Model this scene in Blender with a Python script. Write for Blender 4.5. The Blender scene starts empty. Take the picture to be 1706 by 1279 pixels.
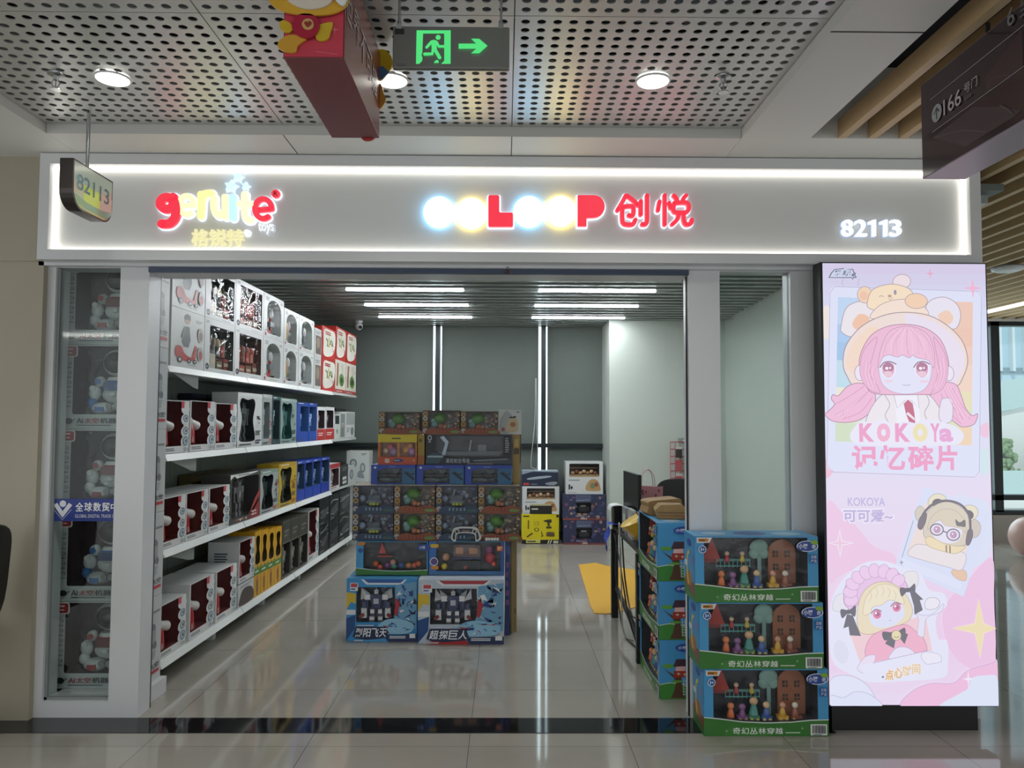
import bpy, math, random
from mathutils import Vector, Matrix
random.seed(7)
C = bpy.context.scene.collection
S = bpy.context.scene
PI = math.pi
# ------------------------------------------------------------------ camera
IMG_W, IMG_H, FOC, EYE = 1706, 1279, 1280.0, 1.6
YAW, PITCH, ROLL = 0.0094, math.atan((703 - 639.5) / 1280), 0.004
FW = Vector((math.sin(YAW) * math.cos(PITCH), math.cos(YAW) * math.cos(PITCH), math.sin(PITCH)))
_r = FW.cross(Vector((0, 0, 1))).normalized()
_u = _r.cross(FW)
RT = _r * math.cos(ROLL) + _u * math.sin(ROLL)
UP = RT.cross(FW)
cam_data = bpy.data.cameras.new('camera')
cam_data.sensor_width = 36
cam_data.lens = FOC / IMG_W * 36
cam_data.clip_start = 0.05
cam_data.clip_end = 300
cam = bpy.data.objects.new('camera', cam_data)
cam.matrix_world = Matrix(((RT.x, UP.x, -FW.x, 0), (RT.y, UP.y, -FW.y, 0), (RT.z, UP.z, -FW.z, EYE), (0, 0, 0, 1)))
C.objects.link(cam)
S.camera = cam


def ray(x, y):
    return FW + RT * ((x - IMG_W / 2) / FOC) - UP * ((y - IMG_H / 2) / FOC)


def at(x, y, Y):                      # where a sight line meets the plane at depth Y
    d = ray(x, y)
    return Vector((0, 0, EYE)) + d * (Y / d.y)


# ------------------------------------------------------------------ world, light, exposure
S.view_settings.view_transform = 'Standard'
S.view_settings.look = 'None'
S.view_settings.exposure = 0.0
S.view_settings.gamma = 1
S.view_settings.use_curve_mapping = False
S.cycles.use_denoising = True
S.cycles.max_bounces = 8
S.cycles.transparent_max_bounces = 10
S.cycles.caustics_reflective = False
S.cycles.caustics_refractive = False
S.cycles.sample_clamp_indirect = 4.0
WORLD_MALL, WORLD_SKY = 0.95, 4.5
w = bpy.data.worlds.new('world')
S.world = w
w.use_nodes = True
nt = w.node_tree
nt.nodes.clear()
tc = nt.nodes.new('ShaderNodeTexCoord')
sx = nt.nodes.new('ShaderNodeSeparateXYZ')
rm = nt.nodes.new('ShaderNodeMapRange')
rm.inputs['From Min'].default_value = 0.1
rm.inputs['From Max'].default_value = 0.5
mx = nt.nodes.new('ShaderNodeMix')
mx.data_type = 'RGBA'
mx.inputs['A'].default_value = (0.93 * WORLD_MALL, 0.97 * WORLD_MALL, 1.0 * WORLD_MALL, 1)
mx.inputs['B'].default_value = (0.86 * WORLD_SKY, 0.96 * WORLD_SKY, 1.0 * WORLD_SKY, 1)
bg = nt.nodes.new('ShaderNodeBackground')
wo = nt.nodes.new('ShaderNodeOutputWorld')
nt.links.new(tc.outputs['Generated'], sx.inputs[0])
nt.links.new(sx.outputs['Y'], rm.inputs['Value'])
nt.links.new(rm.outputs['Result'], mx.inputs['Factor'])
nt.links.new(mx.outputs['Result'], bg.inputs['Color'])
nt.links.new(bg.outputs[0], wo.inputs[0])
sun_data = bpy.data.lights.new('sun', 'SUN')
sun_data.energy = 2.2
sun_data.angle = 0.05
sun = bpy.data.objects.new('sun', sun_data)
sun.rotation_euler = Vector((0.25, 0.5, -0.85)).to_track_quat('-Z', 'Y').to_euler()
sun.location = (0, -20, 30)
C.objects.link(sun)
LED_SHOP, LED_COVE, LETTER_GLOW, DOWNLIGHT, LIGHTBOX = 72.0, 2.4, 1.0, 9.0, 0.95


# ------------------------------------------------------------------ colours and materials
def lin(c):
    return c / 12.92 if c <= 0.04045 else ((c + 0.055) / 1.055) ** 2.4


def rgb(h):
    if not isinstance(h, str):
        return tuple(h)[:3]
    h = h.lstrip('#')
    return tuple(lin(int(h[i:i + 2], 16) / 255) for i in (0, 2, 4))


MATS = {}


def mat(name, col='#ffffff', rough=0.5, metal=0.0, emit=0.0, spec=0.5):
    if name in MATS:
        return MATS[name]
    m = bpy.data.materials.new(name)
    m.use_nodes = True
    b = m.node_tree.nodes['Principled BSDF']
    c = rgb(col)
    b.inputs['Base Color'].default_value = (*c, 1)
    b.inputs['Roughness'].default_value = rough
    b.inputs['Metallic'].default_value = metal
    b.inputs['Specular IOR Level'].default_value = spec
    if emit:
        b.inputs['Emission Color'].default_value = (*c, 1)
        b.inputs['Emission Strength'].default_value = emit
    MATS[name] = m
    return m


def attr_mat(name, rough=0.4, emit=0.0, bump=0.0):
    """print or plastic whose colour is the Col attribute of the mesh"""
    m = mat(name, '#ffffff', rough)
    t = m.node_tree
    b = t.nodes['Principled BSDF']
    a = t.nodes.new('ShaderNodeAttribute')
    a.attribute_name = 'Col'
    if emit:
        b.inputs['Base Color'].default_value = (0.02, 0.02, 0.02, 1)
        t.links.new(a.outputs['Color'], b.inputs['Emission Color'])
        b.inputs['Emission Strength'].default_value = emit
    else:
        t.links.new(a.outputs['Color'], b.inputs['Base Color'])
    return m


PRINT = attr_mat('printed_card', 0.35)
PLASTIC = attr_mat('toy_plastic', 0.3)
CLOTHY = attr_mat('matte_stuff', 0.8)
GLOWPRINT = attr_mat('backlit_print', 0.25, LIGHTBOX)
GLOWSIGN = attr_mat('lit_acrylic', 0.35, LETTER_GLOW)


def noise_mat(name, c1, c2, scale, rough, metal=0.0, detail=4, stretch=(1, 1, 1), bump=0.0, rough2=None):
    m = mat(name, c1, rough, metal)
    t = m.node_tree
    b = t.nodes['Principled BSDF']
    co = t.nodes.new('ShaderNodeTexCoord')
    mp = t.nodes.new('ShaderNodeMapping')
    mp.inputs['Scale'].default_value = stretch
    n = t.nodes.new('ShaderNodeTexNoise')
    n.inputs['Scale'].default_value = scale
    n.inputs['Detail'].default_value = detail
    r = t.nodes.new('ShaderNodeMix')
    r.data_type = 'RGBA'
    r.inputs['A'].default_value = (*rgb(c1), 1)
    r.inputs['B'].default_value = (*rgb(c2), 1)
    t.links.new(co.outputs['Object'], mp.inputs[0])
    t.links.new(mp.outputs[0], n.inputs['Vector'])
    t.links.new(n.outputs['Fac'], r.inputs['Factor'])
    t.links.new(r.outputs['Result'], b.inputs['Base Color'])
    if bump:
        bp = t.nodes.new('ShaderNodeBump')
        bp.inputs['Strength'].default_value = bump
        bp.inputs['Distance'].default_value = 0.01
        t.links.new(n.outputs['Fac'], bp.inputs['Height'])
        t.links.new(bp.outputs[0], b.inputs['Normal'])
    return m


def film_mat(name, fac, scale, strength, tint=(1, 1, 1)):
    """clear crinkled plastic sheet"""
    m = bpy.data.materials.new(name)
    m.use_nodes = True
    t = m.node_tree
    t.nodes.clear()
    tr = t.nodes.new('ShaderNodeBsdfTransparent')
    tr.inputs[0].default_value = (*tint, 1)
    gl = t.nodes.new('ShaderNodeBsdfGlossy')
    gl.inputs['Roughness'].default_value = 0.04
    mxs = t.nodes.new('ShaderNodeMixShader')
    mxs.inputs[0].default_value = fac
    o = t.nodes.new('ShaderNodeOutputMaterial')
    if strength:
        co = t.nodes.new('ShaderNodeTexCoord')
        n = t.nodes.new('ShaderNodeTexNoise')
        n.inputs['Scale'].default_value = scale
        n.inputs['Detail'].default_value = 1.5
        n.inputs['Distortion'].default_value = 0.6
        bp = t.nodes.new('ShaderNodeBump')
        bp.inputs['Strength'].default_value = strength
        bp.inputs['Distance'].default_value = 0.02
        t.links.new(co.outputs['Object'], n.inputs['Vector'])
        t.links.new(n.outputs['Fac'], bp.inputs['Height'])
        t.links.new(bp.outputs[0], gl.inputs['Normal'])
    t.links.new(tr.outputs[0], mxs.inputs[1])
    t.links.new(gl.outputs[0], mxs.inputs[2])
    t.links.new(mxs.outputs[0], o.inputs[0])
    MATS[name] = m
    return m


FILM = film_mat('clear_film', 0.032, 9, 0.7)
CRUMPLED = film_mat('crinkled_film', 0.16, 11, 1.0)
GLASS = film_mat('shop_glass', 0.034, 1, 0, (0.88, 0.92, 0.91))
WIN_GLASS = film_mat('window_glass', 0.06, 1, 0, (0.9, 0.96, 0.97))

WHITE = mat('white_panel', '#d8dadc', 0.35)
CEIL_WHITE = mat('white_ceiling_panel', '#dcdcd8', 0.5)
GREY_PANEL = mat('grey_sign_panel', '#e4e6e5', 0.45)
BEIGE = mat('beige_wall_panel', '#a8a08d', 0.4)
SHOPWALL = mat('shop_wall_paint', '#c3ccc4', 0.6)
DARKVOID = mat('dark_void', '#15181e', 0.8)
BLACKM = mat('black_metal', '#141416', 0.35)
BLACKP = mat('black_plastic', '#0b0b0c', 0.35)
CHROME = mat('steel', '#b9bbbd', 0.22, 1.0)
GREYM = mat('grey_metal', '#8b8f92', 0.4, 0.4)
SHELFM = mat('shelf_steel', '#c4cac6', 0.4)
SHELFB = mat('shelf_back_steel', '#8f9791', 0.5)
KRAFT = noise_mat('kraft_card', '#a98a5b', '#8d7146', 14, 0.75)
LEDW = mat('led_diffuser', '#f6faff', 0.4, 0, LED_SHOP)
COVE = mat('cove_led', '#fffaf0', 0.4, 0, LED_COVE)
DOWN = mat('downlight_diffuser', '#fffdf5', 0.4, 0, DOWNLIGHT)
HALO = mat('letter_halo', '#eef4ff', 0.4, 0, 1.3)
PERF = mat('perforated_metal', '#cbccca', 0.34, 0.5)
SLAT = noise_mat('slat_aluminium', '#b4bcba', '#a6aeac', 3, 0.24, 0.3)
BLIND = noise_mat('roller_blind', '#646d67', '#5c645f', 2, 0.75)
WOOD = noise_mat('oak_slat', '#cfb48a', '#b2936a', 5, 0.5, stretch=(1, 0.12, 3))


def floor_mat():
    m = mat('polished_floor_tile', '#b6b1a8', 0.06)
    t = m.node_tree
    b = t.nodes['Principled BSDF']
    b.inputs['Specular IOR Level'].default_value = 1.0
    co = t.nodes.new('ShaderNodeTexCoord')
    mp = t.nodes.new('ShaderNodeMapping')
    mp.inputs['Location'].default_value = (0.17, 0.12, 0)
    br = t.nodes.new('ShaderNodeTexBrick')
    br.offset = 0.0
    br.inputs['Scale'].default_value = 1
    br.inputs['Brick Width'].default_value = 0.8
    br.inputs['Row Height'].default_value = 0.8
    br.inputs['Mortar Size'].default_value = 0.0016
    br.inputs['Color1'].default_value = (*rgb('#aaa59b'), 1)
    br.inputs['Color2'].default_value = (*rgb('#a39e94'), 1)
    br.inputs['Mortar'].default_value = (*rgb('#5d5a54'), 1)
    n = t.nodes.new('ShaderNodeTexNoise')
    n.inputs['Scale'].default_value = 2.2
    n.inputs['Detail'].default_value = 8
    n.inputs['Roughness'].default_value = 0.65
    r = t.nodes.new('ShaderNodeMix')
    r.data_type = 'RGBA'
    r.blend_type = 'MULTIPLY'
    cr = t.nodes.new('ShaderNodeMapRange')
    cr.inputs['To Min'].default_value = 0.82
    cr.inputs['To Max'].default_value = 1.08
    r.inputs['Factor'].default_value = 1
    t.links.new(co.outputs['Object'], mp.inputs[0])
    t.links.new(mp.outputs[0], br.inputs['Vector'])
    t.links.new(co.outputs['Object'], n.inputs['Vector'])
    t.links.new(n.outputs['Fac'], cr.inputs['Value'])
    t.links.new(br.outputs['Color'], r.inputs['A'])
    t.links.new(cr.outputs['Result'], r.inputs['B'])
    t.links.new(r.outputs['Result'], b.inputs['Base Color'])
    return m


FLOORM = floor_mat()
GRANITE = noise_mat('black_granite', '#141517', '#1e2023', 60, 0.06)


# ------------------------------------------------------------------ mesh building
GLYPHS = {}


def glyphs(s, bold=0.0):
    """outline faces of a line of writing, fitted to a unit box"""
    k = (s, bold)
    if k not in GLYPHS:
        c = bpy.data.curves.new('lettering', 'FONT')
        c.body = s
        c.resolution_u = 3
        c.offset = bold
        o = bpy.data.objects.new('lettering', c)
        C.objects.link(o)
        dg = bpy.context.evaluated_depsgraph_get()
        me = bpy.data.meshes.new_from_object(o.evaluated_get(dg))
        vs = [(v.co.x, v.co.y) for v in me.vertices]
        fs = [tuple(p.vertices) for p in me.polygons]
        bpy.data.objects.remove(o)
        bpy.data.curves.remove(c)
        bpy.data.meshes.remove(me)
        x0, x1 = min(v[0] for v in vs), max(v[0] for v in vs)
        y0, y1 = min(v[1] for v in vs), max(v[1] for v in vs)
        GLYPHS[k] = ([((x - x0) / (x1 - x0), (y - y0) / (y1 - y0)) for x, y in vs], fs, (x1 - x0) / (y1 - y0))
    return GLYPHS[k]


def smooth_loop(pts, n=6, closed=True):
    """Catmull-Rom curve through the points"""
    out = []
    m = len(pts)
    for i in range(m if closed else m - 1):
        p = [pts[(i + k) % m] if closed else pts[min(max(i + k, 0), m - 1)] for k in (-1, 0, 1, 2)]
        for j in range(n):
            t = j / n
            out.append(tuple(0.5 * (2 * p[1][a] + (p[2][a] - p[0][a]) * t + (2 * p[0][a] - 5 * p[1][a] + 4 * p[2][a] - p[3][a]) * t * t
                                    + (3 * p[1][a] - p[0][a] - 3 * p[2][a] + p[3][a]) * t ** 3) for a in range(len(p[1]))))
    if not closed:
        out.append(tuple(pts[-1]))
    return out


class MB:
    """collects shapes; build() links them as ONE mesh object"""

    def __init__(s, T=None, S=(1, 1), col='#ffffff'):
        s.v, s.f, s.c = [], [], []
        s.T = T or Matrix()
        s.S = S                      # scale of the flat drawing methods
        s.col = col
        s.lay = 0.0
        s.eps = 0.0003

    def add(s, vs, fs, col=None):
        b = len(s.v)
        s.v += [tuple(s.T @ Vector(v)) for v in vs]
        s.f += [tuple(i + b for i in f) for f in fs]
        s.c += [rgb(col or s.col)] * len(fs)
        return s

    def box(s, x0, y0, z0, x1, y1, z1, col=None):
        return s.add([(x0, y0, z0), (x1, y0, z0), (x1, y1, z0), (x0, y1, z0), (x0, y0, z1), (x1, y0, z1), (x1, y1, z1), (x0, y1, z1)],
                     [(0, 3, 2, 1), (4, 5, 6, 7), (0, 1, 5, 4), (1, 2, 6, 5), (2, 3, 7, 6), (3, 0, 4, 7)], col)

    def prism(s, pts, y0, y1, col=None):            # outline in x,z; thickness along y
        n = len(pts)
        if sum(pts[i][0] * pts[(i + 1) % n][1] - pts[(i + 1) % n][0] * pts[i][1] for i in range(n)) < 0:
            pts = pts[::-1]
        vs = [(p[0], y0, p[1]) for p in pts] + [(p[0], y1, p[1]) for p in pts]
        fs = [tuple(range(n)), tuple(range(2 * n - 1, n - 1, -1))] + [(i + n, (i + 1) % n + n, (i + 1) % n, i) for i in range(n)]
        return s.add(vs, fs, col)

    def cyl(s, p0, p1, r0, r1=None, n=12, col=None, caps=True):
        r1 = r0 if r1 is None else r1
        p0, p1 = Vector(p0), Vector(p1)
        d = (p1 - p0).normalized()
        a = d.orthogonal().normalized()
        b = d.cross(a)
        vs = []
        for p, r in ((p0, r0), (p1, r1)):
            vs += [tuple(p + (a * math.cos(2 * PI * i / n) + b * math.sin(2 * PI * i / n)) * r) for i in range(n)]
        fs = [(i, (i + 1) % n, (i + 1) % n + n, i + n) for i in range(n)]
        if caps:
            fs += [tuple(range(n - 1, -1, -1)), tuple(range(n, 2 * n))]
        return s.add(vs, fs, col)

    def tube(s, pts, r, n=8, col=None):
        pts = [Vector(p) for p in pts]
        vs, fs = [], []
        a = None
        for i, p in enumerate(pts):
            d = (pts[min(i + 1, len(pts) - 1)] - pts[max(i - 1, 0)]).normalized()
            a = d.orthogonal().normalized() if a is None else (a - d * a.dot(d)).normalized()
            b = d.cross(a)
            vs += [tuple(p + (a * math.cos(2 * PI * k / n) + b * math.sin(2 * PI * k / n)) * r) for k in range(n)]
        for i in range(len(pts) - 1):
            fs += [(i * n + k, i * n + (k + 1) % n, (i + 1) * n + (k + 1) % n, (i + 1) * n + k) for k in range(n)]
        fs += [tuple(range(n - 1, -1, -1)), tuple(range((len(pts) - 1) * n, len(pts) * n))]
        return s.add(vs, fs, col)

    def ball(s, c, r, col=None, n=12, m=8):
        r = (r, r, r) if not hasattr(r, '__len__') else r
        vs = [(c[0], c[1], c[2] - r[2])]
        for j in range(1, m):
            t = -PI / 2 + PI * j / m
            vs += [(c[0] + r[0] * math.cos(t) * math.cos(2 * PI * i / n), c[1] + r[1] * math.cos(t) * math.sin(2 * PI * i / n), c[2] + r[2] * math.sin(t)) for i in range(n)]
        vs.append((c[0], c[1], c[2] + r[2]))
        fs = [(0, 1 + (i + 1) % n, 1 + i) for i in range(n)]
        for j in range(m - 2):
            fs += [(1 + j * n + i, 1 + j * n + (i + 1) % n, 1 + (j + 1) * n + (i + 1) % n, 1 + (j + 1) * n + i) for i in range(n)]
        k = len(vs) - 1
        fs += [(k, k - n + i, k - n + (i + 1) % n) for i in range(n)]
        return s.add(vs, fs, col)

    def lathe(s, prof, c=(0, 0, 0), n=20, col=None):
        vs, fs = [], []
        for r, z in prof:
            vs += [(c[0] + r * math.cos(2 * PI * i / n), c[1] + r * math.sin(2 * PI * i / n), c[2] + z) for i in range(n)]
        for j in range(len(prof) - 1):
            fs += [(j * n + i, j * n + (i + 1) % n, (j + 1) * n + (i + 1) % n, (j + 1) * n + i) for i in range(n)]
        fs += [tuple(range(n - 1, -1, -1)), tuple(range((len(prof) - 1) * n, len(prof) * n))]
        return s.add(vs, fs, col)

    # flat drawing on the plane y = 0, facing -y, in units of S; every mark lies just over the last one
    def poly(s, pts, col):
        s.lay += s.eps
        n = len(pts)
        q = [(p[0] * s.S[0], p[1] * s.S[1]) for p in pts]
        if sum(q[i][0] * q[(i + 1) % n][1] - q[(i + 1) % n][0] * q[i][1] for i in range(n)) < 0:
            q = q[::-1]
        return s.add([(p[0], -s.lay, p[1]) for p in q], [tuple(range(n))], col)

    def rect(s, u0, v0, u1, v1, col):
        return s.poly([(u0, v0), (u1, v0), (u1, v1), (u0, v1)], col)

    def rrect(s, u0, v0, u1, v1, r, col):
        rx, ry = r, r * s.S[0] / s.S[1]
        p = []
        for cx, cy, a in ((u1 - rx, v1 - ry, 0), (u0 + rx, v1 - ry, 90), (u0 + rx, v0 + ry, 180), (u1 - rx, v0 + ry, 270)):
            p += [(cx + rx * math.cos(math.radians(a + k * 18)), cy + ry * math.sin(math.radians(a + k * 18))) for k in range(6)]
        return s.poly(p, col)

    def oval(s, cx, cy, rx, ry, col, n=24, rot=0):
        ca, sa = math.cos(rot), math.sin(rot)
        p = []
        for i in range(n):
            x, y = rx * math.cos(2 * PI * i / n), ry * math.sin(2 * PI * i / n)
            p.append((cx + x * ca - y * sa, cy + x * sa + y * ca))
        return s.poly(p, col)

    def blob(s, pts, col, line=None, lw=0.0):
        q = smooth_loop(pts)
        s.poly(q, col)
        if line:
            s.line(q + q[:1], lw, line, False)
        return s

    def line(s, pts, wd, col, smooth=True):
        if smooth and len(pts) > 2:
            pts = smooth_loop(pts, 5, False)
        s.lay += s.eps
        q = [Vector((p[0] * s.S[0], p[1] * s.S[1])) for p in pts]
        vs, fs = [], []
        for i, p in enumerate(q):
            d = q[min(i + 1, len(q) - 1)] - q[max(i - 1, 0)]
            d = d.normalized() if d.length > 1e-9 else Vector((1, 0))
            nn = Vector((-d.y, d.x)) * wd / 2
            vs += [(p.x + nn.x, -s.lay, p.y + nn.y), (p.x - nn.x, -s.lay, p.y - nn.y)]
        fs = [(2 * i, 2 * i + 1, 2 * i + 3, 2 * i + 2) for i in range(len(q) - 1)]
        return s.add(vs, fs, col)

    def star(s, cx, cy, rx, ry, col, k=4, inner=0.22, rot=PI / 2):
        p = []
        for i in range(2 * k):
            r = 1 if i % 2 == 0 else inner
            p.append((cx + rx * r * math.cos(rot + PI * i / k), cy + ry * r * math.sin(rot + PI * i / k)))
        return s.poly(p, col)

    def text(s, t, u0, v0, u1, v1, col, bold=0.02, slant=0.0, depth=None):
        vs, fs, _ = glyphs(t, bold)
        s.lay += s.eps
        P = [((u0 + x * (u1 - u0) + slant * y * (v1 - v0)) * s.S[0], (v0 + y * (v1 - v0)) * s.S[1]) for x, y in vs]
        s.add([(p[0], -s.lay, p[1]) for p in P], fs, col)
        if depth:
            cnt = {}
            for f in fs:
                for i in range(len(f)):
                    e = (f[i], f[(i + 1) % len(f)])
                    cnt[tuple(sorted(e))] = cnt.get(tuple(sorted(e)), []) + [e]
            n = len(P)
            s.add([(p[0], -s.lay, p[1]) for p in P] + [(p[0], -s.lay + depth, p[1]) for p in P],
                  [(e[0][1], e[0][0], e[0][0] + n, e[0][1] + n) for e in cnt.values() if len(e) == 1], col)
        return s

    def bars(s, u0, v0, u1, v1, n, col, seed=1):     # lines of print too small to read
        r = random.Random(seed)
        for i in range(n):
            y = v0 + (v1 - v0) * (i + 0.2) / n
            s.rect(u0, y, u0 + (u1 - u0) * r.uniform(0.65, 1), y + (v1 - v0) * 0.55 / n, col)
        return s

    def build(s, name, m=None, parent=None, smooth=False, bevel=0.0, loc=None, rz=0.0):
        me = bpy.data.meshes.new(name)
        me.from_pydata(s.v, [], s.f)
        a = me.color_attributes.new('Col', 'FLOAT_COLOR', 'CORNER')
        buf = []
        for p, c in zip(me.polygons, s.c):
            buf += [c[0], c[1], c[2], 1.0] * p.loop_total
        a.data.foreach_set('color', buf)
        me.materials.append(m or PRINT)
        if smooth:
            me.polygons.foreach_set('use_smooth', [True] * len(me.polygons))
        me.update()
        o = bpy.data.objects.new(name, me)
        C.objects.link(o)
        if parent:
            o.parent = parent
        if loc:
            o.location = loc
        o.rotation_euler.z = rz
        if bevel:
            b = o.modifiers.new('bevel', 'BEVEL')
            b.width = bevel
            b.segments = 2
            b.limit_method = 'ANGLE'
        if smooth:
            try:
                me.set_sharp_from_angle(angle=0.7)
            except Exception:
                pass
        return o


def thing(name, label, cat, loc=(0, 0, 0), rz=0.0, group=None):
    o = bpy.data.objects.new(name, None)
    C.objects.link(o)
    o.empty_display_size = 0.05
    o.location = loc
    o.rotation_euler.z = rz
    return tag(o, label, cat, group)


def tag(o, label, cat, group=None):
    o['label'] = label
    o['category'] = cat
    if group:
        o['group'] = group
    return o


def struct(o):
    o['kind'] = 'structure'
    return o


def copy_tree(o, parent=None):
    c = o.copy()
    C.objects.link(c)
    if parent:
        c.parent = parent
    for ch in list(o.children):
        copy_tree(ch, c)
    return c


def duplicate(o, loc, rz, label):
    c = copy_tree(o)
    c.location = loc
    c.rotation_euler.z = rz
    c['label'] = label
    return c


def B(*a, col=None):
    return MB().box(*a, col=col)

# ================================================================== THE SETTING
FY = 4.24            # shop front plane (columns, glass)
SY = 4.12            # front of the sign box
BY = 10.62           # window wall at the back
CZ = 2.915           # shop ceiling
HZ = 2.42            # underside of the opening's lintel
struct(MB().box(-6, -4, -0.1, 10.5, BY + 0.3, 0).build('floor', FLOORM))
struct(B(-6, 4.04, 0.0, 1.72, 4.24, 0.003).build('trim_1', GRANITE))
# perforated tray ceiling: panels with real holes
def perforated(x0, x1, y0, y1, z, nx, ny, fr=0.28):
    m = MB()
    mg = 0.012
    X0, X1, Y0, Y1 = x0 + mg, x1 - mg, y0 + mg, y1 - mg
    px, py = (X1 - X0) / nx, (Y1 - Y0) / ny
    n = 16
    for i in range(nx):
        for j in range(ny):
            cx, cy = X0 + (i + .5) * px, Y0 + (j + .5) * py
            vs = []
            for k in range(n):
                a = 2 * PI * k / n
                c, s_ = math.cos(a), math.sin(a)
                q = max(abs(c), abs(s_))
                vs.append((cx + c / q * px / 2, cy + s_ / q * py / 2, z))
            vs += [(cx + fr * px * math.cos(2 * PI * k / n), cy + fr * px * math.sin(2 * PI * k / n), z) for k in range(n)]
            vs += [(a, b, z + 0.004) for a, b, _ in vs[n:]]
            fs = [((k + 1) % n, k, k + n, (k + 1) % n + n) for k in range(n)] + [((k + 1) % n + n, k + n, k + 2 * n, (k + 1) % n + 2 * n) for k in range(n)]
            m.add(vs, fs)
    m.box(x0 + .002, y0 + .002, z, X0, y1 - .002, z + .01).box(X1, y0 + .002, z, x1 - .002, y1 - .002, z + .01)
    m.box(X0, y0 + .002, z, X1, Y0, z + .01).box(X0, Y1, z, X1, y1 - .002, z + .01)
    return m


PXS, PYS, PZ = (-2.325, -1.13, 0.03, 1.2), (0.65, 1.71, 2.77, 3.838), 3.10
i = 0
for a in range(3):
    for b in (1, 2):
        struct(perforated(PXS[a], PXS[a + 1], PYS[b], PYS[b + 1], PZ, 19, 17).build('ceiling', PERF))
struct(B(-2.5, 0.6, 3.45, 1.35, 4.0, 3.5).build('ceiling', DARKVOID))
for bx in ((-2.45, 0.6, 3.1, -2.33, 3.84, 3.45), (1.21, 0.6, 3.1, 1.3, 3.84, 3.45)):
    struct(B(*bx).build('ceiling', DARKVOID))
duct = tag(MB().cyl((-1.9, 2.95, 3.3), (1.0, 3.05, 3.3), 0.07, n=16, col='#8e9290').build('air_duct', GREYM, smooth=True), 'grey round duct glimpsed through the holes of the perforated ceiling', 'duct')
# plain white border round the tray
struct(B(-2.325, 3.842, 3.05, 1.2, 4.3, 3.45).build('ceiling', CEIL_WHITE))
struct(B(-6, 0.65, 3.05, -2.327, 4.3, 3.45).build('ceiling', CEIL_WHITE))
struct(B(1.202, 0.65, 3.05, 1.55, 4.3, 3.45).build('ceiling', CEIL_WHITE))
struct(B(1.55, 3.83, 3.05, 2.6, 4.3, 3.45).build('ceiling', CEIL_WHITE))
struct(B(-6, -4, 3.1, 10, 0.645, 3.4).build('ceiling', CEIL_WHITE))
seam = MB()
for x in (-1.13, 0.03):
    seam.box(x - .002, 3.8415, 3.049, x + .002, 4.12, 3.0505)
seam.box(1.202, 2.765, 3.049, 1.55, 2.772, 3.0505)
struct(seam.build('trim_2', DARKVOID))
# dark slot and oak slats to the right
struct(B(1.55, -1, 3.42, 10, BY, 3.46).build('ceiling', DARKVOID))
struct(B(2.6, 4.3, 3.02, 2.62, 4.32, 3.42).build('ceiling', DARKVOID))
x = 1.69
k = 0
while x < 9.2:
    y1 = 3.83 if x < 2.58 else BY
    struct(B(x, 0.66, 3.05, x + 0.042, y1, 3.14).build('ceiling', WOOD))
    x += 0.155 if x < 2.5 else 0.185
struct(B(2.24, 2.4, 3.048, 2.42, 4.1, 3.18).build('ceiling', CEIL_WHITE))
# walls of the shop front
struct(B(-6, 4.2, 0, -2.53, 4.4, 3.05).build('wall_left', BEIGE))
struct(B(-6, 4.192, 2.47, -2.53, 4.2, 3.05).build('trim_3', BEIGE))
struct(B(-2.6, 4.3, HZ + 0.05, 2.6, 4.44, 3.3).build('wall_front', SHOPWALL))
# interior shell
struct(B(-2.66, 4.4, 0, -2.6, BY, 3.3).build('wall_west', SHOPWALL))
m = MB()
m.add([(2.55, 4.36, 0), (2.6, 4.3, 0), (2.95, BY, 0), (2.88, BY, 0), (2.55, 4.36, 3.3), (2.6, 4.3, 3.3), (2.95, BY, 3.3), (2.88, BY, 3.3)], [(0, 3, 7, 4), (1, 5, 6, 2), (0, 4, 5, 1), (3, 2, 6, 7), (4, 7, 6, 5), (0, 1, 2, 3)])
struct(m.build('wall_east', SHOPWALL))
struct(B(1.345, 9.86, 0, 2.88, BY, CZ + .1).build('wall_column', SHOPWALL))
slats = MB()
y = 4.5
while y < BY - 0.12:
    slats.box(-2.6, y, CZ, 2.88, y + .075, CZ + .05)
    y += 0.2
struct(slats.build('ceiling', SLAT))
struct(B(-2.66, 4.44, CZ + .06, 2.94, BY, CZ + .1).build('ceiling', mat('plenum_grey', '#6e7673', 0.6)))
# lintel, shutter rail
struct(B(-1.97, FY + .01, HZ, 1.02, 4.43, 2.62).build('trim_4', WHITE))
struct(B(-1.97, 4.225, HZ, 1.02, 4.25, HZ + .028).build('trim_5', mat('shutter_rail', '#4b5568', 0.35, 0.5)))
struct(B(-2.56, 4.2, HZ + .028, 2.6, 4.3, 3.04).build('wall_sign', WHITE))
# left display window: frame + glass (structure), right column + glass
def frame(x0, x1, z0, z1, l, r, b, t, y0, y1):
    return MB().box(x0, y0, z0, x0 + l, y1, z1).box(x1 - r, y0, z0, x1, y1, z1).box(x0 + l, y0, z0, x1 - r, y1, z0 + b).box(x0 + l, y0, z1 - t, x1 - r, y1, z1)


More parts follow.
